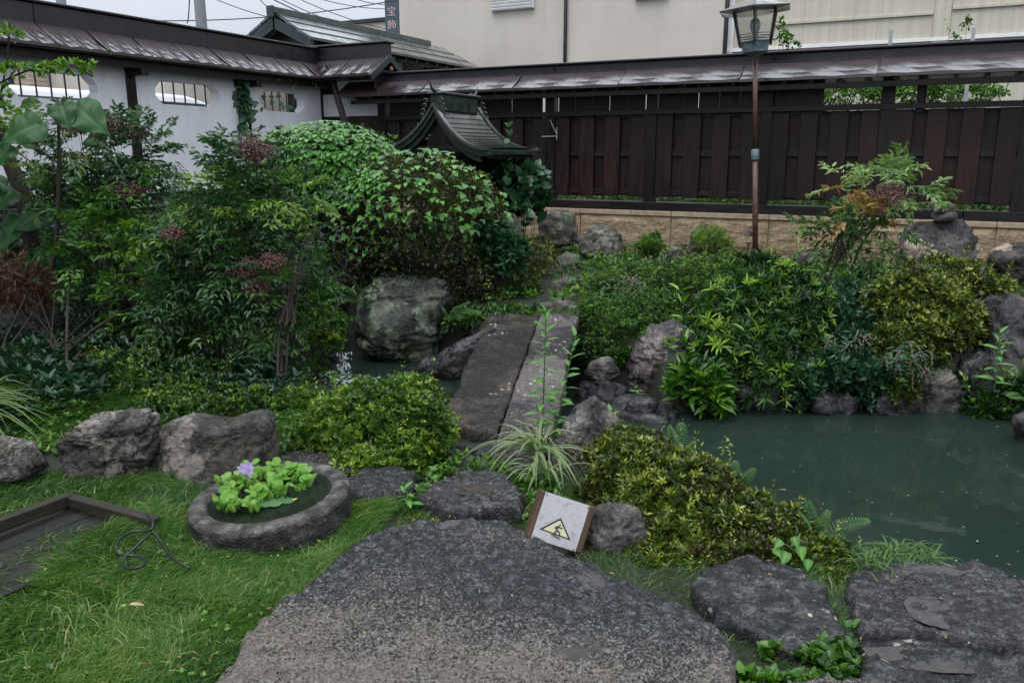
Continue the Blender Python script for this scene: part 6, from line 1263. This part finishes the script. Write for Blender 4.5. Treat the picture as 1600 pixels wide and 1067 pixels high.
grass('mixed grass and weeds behind the two left boulders', [(-60, 700), (60, 600), (250, 570), (480, 600), (700, 700), (560, 740), (300, 680), (90, 700)], 26000, .11, .0035, 3, bas, tb=-.05)
grass('grass on the mound below the sandstone base', [(840, 500), (880, 380), (1100, 390), (1650, 395), (1650, 470), (1300, 480), (1000, 500)], 26000, .10, .005, 4, tb=-.02, z0=.3)
grass('grass strip around the stepping stones and pond edge', [(600, 830), (640, 760), (900, 740), (1300, 840), (1360, 900), (1340, 1000), (1400, 1100), (1150, 1100), (1150, 1000), (900, 860), (760, 800)], 15000, .055, .0025, 5, tb=-.06)
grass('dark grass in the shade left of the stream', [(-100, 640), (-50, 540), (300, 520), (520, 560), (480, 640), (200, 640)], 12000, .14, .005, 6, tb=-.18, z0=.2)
cover('low broad-leaved weeds between the right slabs at the bottom', [(1165, 1030), (1200, 1000), (1330, 985), (1350, 1060), (1250, 1080), (1150, 1100)], 240, .042, .026, 'weed', 1, tb=-.05)
cover('broad-leaved weeds left of the hatch corner', [(-40, 790), (-20, 740), (60, 730), (90, 765), (20, 790)], 140, .075, .045, 'weed', 2, hgt=.08)
cover('small weeds behind the left boulders', [(-60, 700), (80, 620), (300, 600), (500, 640), (600, 720), (300, 700), (100, 710)], 1100, .04, .022, 'weed', 3, hgt=.07, tb=-.05)
cover('weeds and creepers on the right mound under the fence', [(850, 500), (890, 390), (1100, 395), (1650, 400), (1650, 480), (1300, 500), (1000, 520)], 2600, .06, .032, 'weed', 4, z0=.3, hgt=.12)
cover('creeping weeds around the bridge near end and stepping stone', [(640, 790), (690, 700), (860, 740), (900, 800), (800, 810), (700, 800)], 380, .038, .022, 'weed', 5, hgt=.05)
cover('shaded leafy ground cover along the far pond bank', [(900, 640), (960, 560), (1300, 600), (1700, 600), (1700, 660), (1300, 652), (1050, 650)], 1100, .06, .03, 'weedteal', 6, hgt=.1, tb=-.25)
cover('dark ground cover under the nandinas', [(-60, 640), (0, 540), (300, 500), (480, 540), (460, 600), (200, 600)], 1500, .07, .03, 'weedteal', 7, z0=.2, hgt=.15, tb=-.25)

# ------------------------------------------------------------------ stone basin with water plants
BS = thing('stone_basin', 'round granite water basin on the lawn, filled with floating plants', 'basin', (*BCEN, -.065)); BS.rotation_euler = (math.radians(2), math.radians(-4.5), 0)
def basin(prof, n=96, m=None):
    P = catmull([(a, 0, b) for a, b in prof], 5); V, F = lathe([(p_[0], p_[2]) for p_ in P], n); V = np.array(V); d = norm(V * np.array([1, 1, 0])); V = V + d * (.007 * fbm(V * 7, 4, 3) + .003 * fbm(V * 40, 3, 4))[:, None]; V[:, 2] += .006 * fbm(V * 11, 4, 8); return V, F
V, F = basin([(.262, .115), (.268, .14), (.272, .165), (.29, .178), (.33, .180), (.352, .168), (.356, .15)]); put('rim', np_mesh('rim', V, np.array(F), M['s_basin'], smooth=True), BS)
V, F = basin([(.357, .150), (.357, .11), (.35, .05), (.335, -.01), (.31, -.05)]); put('side', np_mesh('side', V, np.array(F), M['s_basin_side'], smooth=True), BS)
V, F = lathe([(0, .02), (.2, .03), (.262, .117)], 48); put('bowl', py_mesh('bowl', V, F, M['s_basin_side'], True), BS)
put('water', py_mesh('water', [(.272 * math.cos(a), .272 * math.sin(a), .163) for a in np.linspace(0, 2 * math.pi, 48, endpoint=False)], [list(range(48))], M['basinwater']), BS)
bl = np.array([*BCEN, .10]); rg = np.random.default_rng(31)
def onb(u, v): return G(u, v, .09)
HY = thing('water_hyacinth', 'bright green water hyacinths crowded in the left of the stone basin', 'water plant', bl)
rd = [(0, .03), (.02, .1), (.2, .36), (.45, .46), (.7, .40), (.88, .24), (.98, .05)]; ym = leaf_mesh('leaf', rd, M['hyacinth'], .45, -.12)
Vb, Fb = lathe([(0, 0), (.006, .004), (.0085, .014), (.006, .028), (.003, .04)], 8); pm = py_mesh('petiole', Vb, Fb, M['hyacinth'], True)
cl = [(350, 775), (365, 765), (352, 755), (375, 780), (390, 752), (400, 770), (398, 790), (415, 758), (372, 748), (430, 750), (440, 765), (445, 742), (425, 738), (460, 745), (470, 758), (410, 742), (385, 738), (468, 735), (480, 742), (482, 752), (455, 733), (435, 730), (345, 785), (362, 790), (405, 778), (425, 770), (395, 728)]
for u, v in cl:
    c0 = onb(u, v + 12); c0[2] = .098
    for k in range(7):
        a = rg.uniform(0, 6.28); r_ = rg.uniform(.008, .022); p0 = c0 + np.array([math.cos(a) * r_, math.sin(a) * r_, 0]); tl = rg.uniform(.1, .5); put('petiole', pm, HY, p0 - bl, (rg.normal() * .25, rg.normal() * .25, 0)); hp = p0 + np.array([math.cos(a) * .006, math.sin(a) * .006, .022 + rg.random() * .014])
        put('leaf', ym, HY, hp - bl, orient(None, (math.cos(a), math.sin(a), .8 + rg.normal() * .3), (-math.cos(a) * .6, -math.sin(a) * .6 - .2, 1), 1), scale=rg.uniform(.030, .046))
# flower
FL = thing('hyacinth_flower', 'pale purple hyacinth flower above the basin leaves', 'flower', onb(386, 758)); fb = np.array(FL.location); v, f = tube([(0, 0, 0), (0, .004, .05), (0, .008, .095)], .0035, 6); put('stalk', py_mesh('stalk', v, f, M['stemgreen'], True), FL)
pm2 = leaf_mesh('petal', [(0, .05), (.25, .16), (.5, .26), (.75, .22), (1, .02)], M['petal'], .2, .35)
for (ox, oz) in ((-.012, .085), (.016, .075), (.002, .055), (.018, .1)):
    for k in range(6): a = k * 1.047 + ox * 40; put('petal', pm2, FL, (ox, -.006, oz), orient(None, (math.cos(a), -.5, math.sin(a)), (0, -1, .2), 1), scale=.028)
PD = thing('water_lily', 'flat green lily pads floating at the front of the stone basin', 'water plant', bl)
pv = [(0, 0, 0)] + [(math.cos(a), math.sin(a) * .92, .02 * math.sin(3 * a)) for a in np.linspace(.18, 2 * math.pi - .18, 26)]; pdm = py_mesh('pad', pv, [[0, i, i + 1] for i in range(1, 26)], M['pad'])
for k, (u, v, r_) in enumerate(((434, 768, .032), (462, 775, .028), (447, 785, .048), (415, 790, .050), (385, 790, .045), (430, 793, .030), (467, 765, .016), (478, 770, .014), (400, 797, .034), (370, 793, .030), (488, 760, .014))): p_ = onb(u, v); p_[2] = .1025 + k * .0012; put('pad', pdm, PD, p_ - bl, (rg.normal() * .03, rg.normal() * .03, rg.uniform(0, 6)), scale=r_)
for u, v, s_, mm, lab in ((458, 789, .02, 'yellow', 'yellow floating leaf at the front rim of the basin'), (490, 770, .018, 'dead', 'tan floating leaf near the right side of the basin water')):
    p_ = onb(u, v); p_[2] = .113; put('fallen_leaf', leaf_mesh('fallen_leaf', oval, M[mm], .2, .1), None, p_, (0, 0, rg.uniform(0, 3)), scale=s_ * 1.6, label=lab, cat='leaf')
Ps = np.concatenate([poly_pts([(0, 1060), (330, 1060), (520, 880), (300, 850), (0, 900)], 26, rg), poly_pts([(380, 1060), (560, 850), (820, 830), (1120, 1000), (1140, 1060)], 22, rg), poly_pts([(1100, 900), (1300, 920), (1580, 900), (1590, 1050), (1350, 1050)], 20, rg), poly_pts([(560, 800), (660, 790), (830, 810), (700, 830)], 12, rg)])
TVl, TFl = LT['leaf']; a_ = rg.uniform(0, 6.28, len(Ps)); zz = np.where(np.arange(len(Ps)) < 26, .035, .068); zz[48:68] = .05; zz[68:] = .02
V, F, A = scatter('leaf', np.c_[Ps, zz], np.stack([np.cos(a_), np.sin(a_), rg.normal(size=len(Ps)) * .15], 1), np.tile([0, 0, 1.], (len(Ps), 1)) + rg.normal(size=(len(Ps), 3)) * .2, rg.uniform(.008, .024, len(Ps)), rg.uniform(.004, .011, len(Ps)), rg.random(len(Ps)))
put('leaf_litter', np_mesh('leaf_litter', V, F, leafmat('litter', [(.10, .05, .02), (.28, .17, .07), (.34, .28, .12), (.14, .05, .03)], rough=.6), {'tint': A}), None, label='small brown and yellow fallen leaves on lawn and slabs', cat='leaf litter', kind='stuff')
p_ = G(203, 952, .04); put('fallen_leaf', leaf_mesh('fallen_leaf', oval, M['dead'], .3, .3), None, p_ + np.array([0, 0, .02]), (.2, .1, .5), scale=.05, label='dry tan leaf lying on the lawn', cat='leaf')

# ------------------------------------------------------------------ warning sign
c0 = Yp(876, 815, 3.12); rx = norm(np.array([.93, .10, -.36])); dn0 = np.array([-.20, -.30, -.93]); ny = norm(np.cross(rx, dn0)); dn_ = np.cross(ny, rx)
mm = Matrix((rx, ny, -dn_)).transposed()   # local X right, Y away, Z up
if (mm @ Vector((0, 1, 0))).y < 0: mm = Matrix((rx, -ny, -dn_)).transposed()
WS = put('warning_sign', None, None, c0, mm.to_euler(), label='small white slip warning sign on a wooden block leaning at the slab edge', cat='sign')
pw = 75 * pxm(3.12, 815) / 2; ph = 74 * pxm(3.12, 815) / 2
box('back_block', WS, M['signwood'], -pw * 1.0, pw * 1.0, .03, .055, -ph, ph)
box('side_block', WS, M['signwood'], pw * .98, pw * 1.0 + .030, .002, .075, -ph * 1.02, ph * 1.02); box('side_block', WS, M['signwood'], -pw - .016, -pw * .98, .002, .075, -ph * 1.02, ph * 1.02)
x = NT('scuffed_plate'); p = x.pos(); n = x.noise(p, 26, 6, .6, .6); x.col(x.mix(x.ramp(n, [(.56, 0.), (.64, .6)]), x.ramp(x.noise(p, 60, 4), [(.3, (.38, .375, .385)), (.7, (.46, .45, .46))]), (.18, .18, .23))); x.rough(.35); M['plate'] = x.m
box('plate', WS, M['plate'], -pw, pw, -.003, .004, -ph, ph, .001)
def flat(name, pts, y, mat, th=.0012):
    n = len(pts); t = tessellate_polygon([[Vector((a, b, 0)) for a, b in pts]]); return put(name, py_mesh(name, [(a, y, b) for a, b in pts] + [(a, y + th, b) for a, b in pts], [list(q_) for q_ in t] + [[i, (i + 1) % n, (i + 1) % n + n, i + n] for i in range(n)], mat), WS)
x = NT('print_black'); x.col((.015, .015, .018)); x.rough(.5); x = NT('print_cream'); x.col((.56, .54, .34)); x.rough(.5); KB, KC = bpy.data.materials['print_black'], bpy.data.materials['print_cream']
tri = [(-.0, .30), (.62, -.62), (-.66, -.50)]; cx_ = (.05, -.18); 
def TS(pts, k=1.0): return [((cx_[0] + a * k) * pw, (cx_[1] + b * k) * ph) for a, b in pts]
tri = [(.0, .46), (.54, -.46), (-.54, -.46)]
# the print is turned a little against the plate, as in the photo
t0_ = [(-.10, .34), (.595, -.43), (-.84, -.36)]; ctr = np.mean(t0_, 0); flat('triangle_border', TS(t0_), -.0042, KB); flat('triangle_field', TS([tuple(ctr + (np.array(q_) - ctr) * .80) for q_ in t0_]), -.0056, KC)
def stroke(pts, wd=.022):
    pts = [(a * 1.1 - .08, b * 1.1 - .13) for a, b in pts]; P = [Vector(((cx_[0] + a) * pw, -.0070, (cx_[1] + b) * ph)) for a, b in pts]; v, f = tube(P, wd * pw * .5, 6); o = put('figure_mark', py_mesh('figure_mark', v, f, KB), WS)
stroke([(.02, .16), (.03, .19)], .09); stroke([(.0, .12), (-.06, .0), (-.02, -.08)], .07); stroke([(.0, .1), (.10, .05), (.14, .11)], .045); stroke([(-.02, .09), (-.12, .06), (-.14, .0)], .045)
stroke([(-.03, -.06), (.08, -.10), (.13, -.20)], .055); stroke([(-.03, -.06), (-.10, -.16), (-.04, -.22)], .055)
for k in range(3): stroke([(-.20 + k * .12, -.27 - .02 * k), (-.15 + k * .12, -.24 - .02 * k), (-.11 + k * .12, -.30 - .02 * k), (-.06 + k * .12, -.27 - .02 * k)], .035)
for a, b in ((-.93, .9), (.93, .9), (-.93, -.9), (.9, -.93)): v, f = lathe([(0, -.002), (.0035, -.001), (.0035, .002)], 8); put('screw', py_mesh('screw', v, f, M['rust']), WS, (a * pw, -.004, b * ph), (math.pi / 2, 0, 0))

# ------------------------------------------------------------------ wooden hatch frame and hose
HF = thing('wooden_hatch', 'weathered wooden frame with dark planks set in the lawn at left', 'hatch', (HA[0], HA[1], 0.0)); e1 = HB - HA; e2 = HC - HA; L1, L2 = np.linalg.norm(e1), np.linalg.norm(e2); HF.rotation_euler[2] = math.atan2(e1[1], e1[0])
e1n = e1 / L1; e2l = np.array([e2 @ e1n, e2 @ np.array([-e1n[1], e1n[0]])]); sgn = math.copysign(1, e2l[1])
box('frame_beam', HF, M['bench'], -.04, L1, -.024, .024, -.02, .042, .006); ang2 = math.atan2(e2l[1], e2l[0])
V, F = cbox(L2 + .9, .045, .06, .006); put('frame_beam', py_mesh('frame_beam', V, F, M['bench']), HF, (e2l[0] * .5 * (L2 + .9) / L2, e2l[1] * .5 * (L2 + .9) / L2, .022), (0, 0, ang2))
npl = 7
for k in range(npl):
    t0 = .04 + (L1 - .06) * k / npl; wd_ = (L1 - .06) / npl - .004; V, F = cbox(L2 + .85, wd_, .02, .003); ln = (L2 + .9) * .5; put('plank', py_mesh('plank', V, F, M['hatch']), HF, (e2l[0] / L2 * ln + t0 + wd_ / 2, e2l[1] / L2 * ln, -.022 + .003 * (k % 2)), (0, 0, ang2))
hz_ = [(665, 300), (692, 330), (690, 365), (660, 376), (610, 378), (560, 400), (528, 440), (540, 478), (590, 486), (640, 495), (662, 520), (630, 540), (585, 545), (555, 525), (575, 485), (620, 445), (668, 400), (700, 388), (730, 425), (765, 480), (805, 515), (860, 545)]
hp = [G(a / 2.907, 700 + b / 2.907, .062 + .012 * math.sin(i * 1.3)) for i, (a, b) in enumerate(hz_)]; c = catmull(hp, 6); hb = np.array([hp[8][0], hp[8][1], 0]); v, f = tube([p_ - hb for p_ in c], .0055, 8)
x = NT('black_hose'); x.col((.012, .016, .018)); x.rough(.35); put('hose', py_mesh('hose', v, f, x.m, True), None, hb, label='thin black hose looped on the grass by the hatch', cat='hose')

# ------------------------------------------------------------------ lamp post
lb = Yp(1180, 408, 9.8); lt = Yp(1180, 88, 9.8); axv = lt - lb; LH = np.linalg.norm(axv)
LP = put('garden_lamp', None, None, lb, Vector(axv).to_track_quat('Z', 'X').to_matrix().to_4x4(), label='tall rust-brown lamp post with hexagonal lantern before the board fence', cat='lamp post')
def hsz(px): return px * pxm(9.8, 60)
zc = LH * (405 - 235) / (405 - 88)
def lp(name, V, F, mat, smooth=False, rz=0, loc=(0, 0, 0)): return put(name, py_mesh(name, V, F, mat, smooth), LP, loc, (0, 0, rz))
V, F = tube([(0, 0, -.15), (0, 0, zc)], .034, 14); lp('lower_pole', V, F, M['rust'], True); V, F = tube([(0, 0, zc), (0, 0, LH)], .027, 14); lp('upper_pole', V, F, M['rust'], True)
V, F = lathe([(0, -.07), (.044, -.07), (.046, -.05), (.046, .04), (.034, .055), (0, .055)], 16); lp('collar', V, F, M['bluegrey'], True, 0, (0, 0, zc))
def hexl(prof, n=6): return lathe(prof, n)
V, F = hexl([(.02, -.04), (.05, -.02), (.10, .0), (.158, .02), (.170, .10), (.172, .13), (.0, .13)]); lp('cup', V, F, M['bluegrey'], rz=.2, loc=(0, 0, LH + .02))
z0 = LH + .14; z1 = LH + .47
def hx(r, k, z, o=.2): a = k * math.pi / 3 + o; return (r * math.cos(a), r * math.sin(a), z)
for k in range(6):
    A_, B_ = Vector(hx(.19, k, z0 - .03)), Vector(hx(.262, k, z1)); d = B_ - A_; V, F = cbox(.026, .016, d.length, .003); put('frame_bar', py_mesh('frame_bar', V, F, M['lampdark']), LP, (A_ + B_) / 2, d.to_track_quat('Z', 'X').to_matrix().to_4x4())
    for j in range(4):
        zz = z0 + .01 + j * .026; rr_ = .195 + .072 * (zz - z0 + .03) / (z1 - z0); v, f = tube([hx(rr_, k, zz), hx(rr_, k + 1, zz)], .004, 5); lp('rail', v, f, M['lampdark'])
    q4 = [hx(.180, k, z0), hx(.180, k + 1, z0), hx(.240, k + 1, z1), hx(.240, k, z1)]; q5 = [(a * .975, b * .975, c_) for a, b, c_ in q4]; lp('pane', q4 + q5, [[0, 1, 2, 3], [7, 6, 5, 4], [0, 4, 5, 1], [1, 5, 6, 2], [2, 6, 7, 3], [3, 7, 4, 0]], M['lampglass'])
V, F = hexl([(0, -.03), (.26, -.03), (.43, -.012), (.435, .004), (.30, .045), (.15, .10), (.05, .15), (0, .16)]); lp('roof', V, F, M['lamproof'], rz=.2, loc=(0, 0, z1 + .02))
V, F = lathe([(0, .14), (.03, .15), (.02, .19), (.035, .22), (.012, .27), (0, .29)], 12); lp('finial', V, F, M['lampdark'], True, loc=(0, 0, z1 + .02))
V, F = lathe([(0, .0), (.03, .0), (.03, .09), (.05, .14), (.062, .19), (.05, .24), (.02, .27), (0, .272)], 18); lp('bulb', V, F, M['bulb'], True, loc=(0, 0, z0))
# small solar lantern
b_ = Yp(1168, 402, 10.0); T = thing('solar_lantern', 'small dark lantern on a thin stake left of the lamp post foot', 'lantern', b_); h_ = Yp(1168, 360, 10.0)[2] - b_[2]
V, F = tube([(0, 0, -.1), (0, 0, h_ * .55)], .008, 6); put('stake', py_mesh('stake', V, F, M['lampdark']), T)
V, F = lathe([(0, 0), (.03, 0), (.035, .01), (.035, .09), (0, .09)], 4); put('glass', py_mesh('glass', V, F, M['lampglass']), T, (0, 0, h_ * .55)); V, F = lathe([(.015, .14), (.03, .12), (.062, .09), (.06, .084), (0, .084)], 4); put('cap', py_mesh('cap', V, F, M['lampdark']), T, (0, 0, h_ * .55)); V, F = lathe([(0, -.012), (.04, -.012), (.04, 0), (0, 0)], 4); put('base', py_mesh('base', V, F, M['lampdark']), T, (0, 0, h_ * .55))

# ------------------------------------------------------------------ shrine
so_ = Yp(684, 240, 9.75); SH = thing('garden_shrine', 'small wooden shrine with curved verdigris copper shingle roof behind the ivy mound', 'shrine', (so_[0], so_[1], .35), A_F)
zr = Yp(684, 163, 9.75)[2] - .35; ze = Yp(684, 236, 9.75)[2] - .35; HW = .74; DP = .86
def prof(t): return ze + (zr - ze) * (.86 * (1 - t) ** 2.5 + .14 * (1 - t)) + .03 * t ** 5
# local x across (left negative), local y along the ridge (away)
NR = 15; NC = 9
tl = np.linspace(0, 1, NR + 1)
for sd_ in (-1, 1):
    wdt = HW * (1.05 if sd_ > 0 else 1.10)
    for i in range(NR):
        ta, tb_ = tl[i], tl[i + 1] + .012; x0, x1 = ta * wdt * sd_, tb_ * wdt * sd_; za, zb = prof(ta) - .004, prof(min(tb_, 1)) + .010; L = DP + .12 * ta; y0, y1 = -.04 * (1 + 2 * ta), DP + .05 * (1 + ta); cell = (y1 - y0) / NC; off = (i % 2) * .5
        V = [(0, 0, 0), (0, cell - .003, 0), (x1 - x0, cell - .003, zb - za), (x1 - x0, 0, zb - za)]; V += [(a, b, c_ - .010) for a, b, c_ in V]; F = [[0, 1, 2, 3], [7, 6, 5, 4], [0, 4, 5, 1], [1, 5, 6, 2], [2, 6, 7, 3], [3, 7, 4, 0]]
        if sd_ > 0: F = [g[::-1] for g in F]
        me = py_mesh('shingle', V, F, M['shrine_roof'])
        for j in range(NC):
            put('shingle', me, SH, (x0, y0 + (j + (.0)) * cell + (.012 if i % 2 else 0) - .006, za))
    # curved gable edge, thick layered bargeboard front and back
    for (yy, th_, nm, mt, dz, wz) in ((-.10, .05, 'gable_edge', M['shrine_roof'], .012, .035), (-.075, .045, 'bargeboard', M['shrine_trim'], -.03, .055), (-.035, .04, 'inner_bargeboard', M['shrine_trim'], -.095, .06), (DP + .09, .05, 'gable_edge', M['shrine_roof'], .012, .04)):
        V = []; F = []; ts = np.linspace(0, 1 if 'inner' not in nm else .8, 22); m = 4
        for t in ts:
            xx = sd_ * t * wdt * 1.02; zz = prof(min(t, 1)) + dz; yo = yy - .12 * t ** 2 * (1 if yy < .5 else -1)
            V += [(xx, yo, zz), (xx, yo + th_ + .03, zz + .0), (xx, yo + th_ + .03, zz - wz), (xx, yo, zz - wz)]
        for k in range(len(ts) - 1):
            for q_ in range(4): a = k * 4 + q_; b = k * 4 + (q_ + 1) % 4; F.append([a, b, b + 4, a + 4])
        F += [[0, 1, 2, 3], [len(V) - 1, len(V) - 2, len(V) - 3, len(V) - 4]]; put(nm, py_mesh(nm, V, F, mt), SH)
    box('eave_edge', SH, M['shrine_trim'], sd_ * wdt - .02, sd_ * wdt + .015, -.20, DP + .18, ze - .045, ze + .008)
    box('eave_underside', SH, M['post'], sd_ * wdt - .035, sd_ * wdt - .02, -.16, DP + .14, ze - .09, ze - .02)
zt = zr - .02
box('ridge_box', SH, M['shrine_trim'], -.075, .075, -.02, DP - .02, zt - .06, zt + .13, .01); box('ridge_plate', SH, M['shrine_roof'], -.10, .10, -.05, DP + .01, zt + .13, zt + .155, .006)
for yy, s_ in ((-.05, -1), (DP + .01, 1)):
    pts = catmull([(0, yy - s_ * .10, zt + .16), (0, yy, zt + .165), (0, yy + s_ * .06, zt + .20), (0, yy + s_ * .09, zt + .27)], 5); v, f = tube(pts, list(np.linspace(.03, .006, len(pts))), 8); put('ridge_horn', py_mesh('ridge_horn', v, f, M['shrine_trim'], True), SH)
    for sx_ in (-1, 1):   # carved scroll ornaments beside the ridge
        for k in range(4):
            a = np.linspace(0, 5, 14); cx2, cz2 = sx_ * (.10 + .02 * k), zt + .05 - .055 * k; pts = [(cx2 + sx_ * (.034 - .005 * q_) * math.cos(q_), yy + s_ * .015, cz2 + (.034 - .005 * q_) * math.sin(q_)) for q_ in a]; v, f = tube(pts, .009, 6); put('scroll_ornament', py_mesh('scroll_ornament', v, f, M['shrine_trim'], True), SH)
# gable infill and body
V = [(0, .02, zr - .12)] + [(sd_ * t * HW * .8, .02, prof(t) - .14) for sd_ in (1,) for t in (.2, .4, .6)] + [(-t * HW * .7, .02, prof(t) - .14) for t in (.6, .4, .2)]
V2 = [(a, .05, c_) for a, b, c_ in V]; n = len(V); put('gable_panel', py_mesh('gable_panel', V + V2, [list(range(n)), [n + i for i in range(n)][::-1]] + [[i, (i + 1) % n, (i + 1) % n + n, i + n] for i in range(n)], M['post']), SH)
box('gable_beam', SH, M['beam'], -.42, .48, -.02, .03, ze - .02, ze + .05)
box('body', SH, M['post'], -.30, .32, .14, .70, .45, ze + .12); 
for xx in (-.32, .34):
    for yy in (.10, .74): box('post', SH, M['post'], xx - .028, xx + .028, yy - .028, yy + .028, .3, ze + .1)
for k in range(4): box('door_panel', SH, M['board'], -.27 + k * .145, -.13 + k * .145, .12, .137, .55, ze - .05)
box('floor', SH, M['beam'], -.42, .44, .0, .80, .38, .43); box('stone_base', SH, M['s_wall'], -.40, .42, .02, .78, -.05, .30, .02); box('beam', SH, M['beam'], -.38, .40, .06, .11, ze - .03, ze + .03)
for xx in (-.36, .38):
    for yy in (.05, .75): box('leg', SH, M['post'], xx - .03, xx + .03, yy - .03, yy + .03, .30, .38)
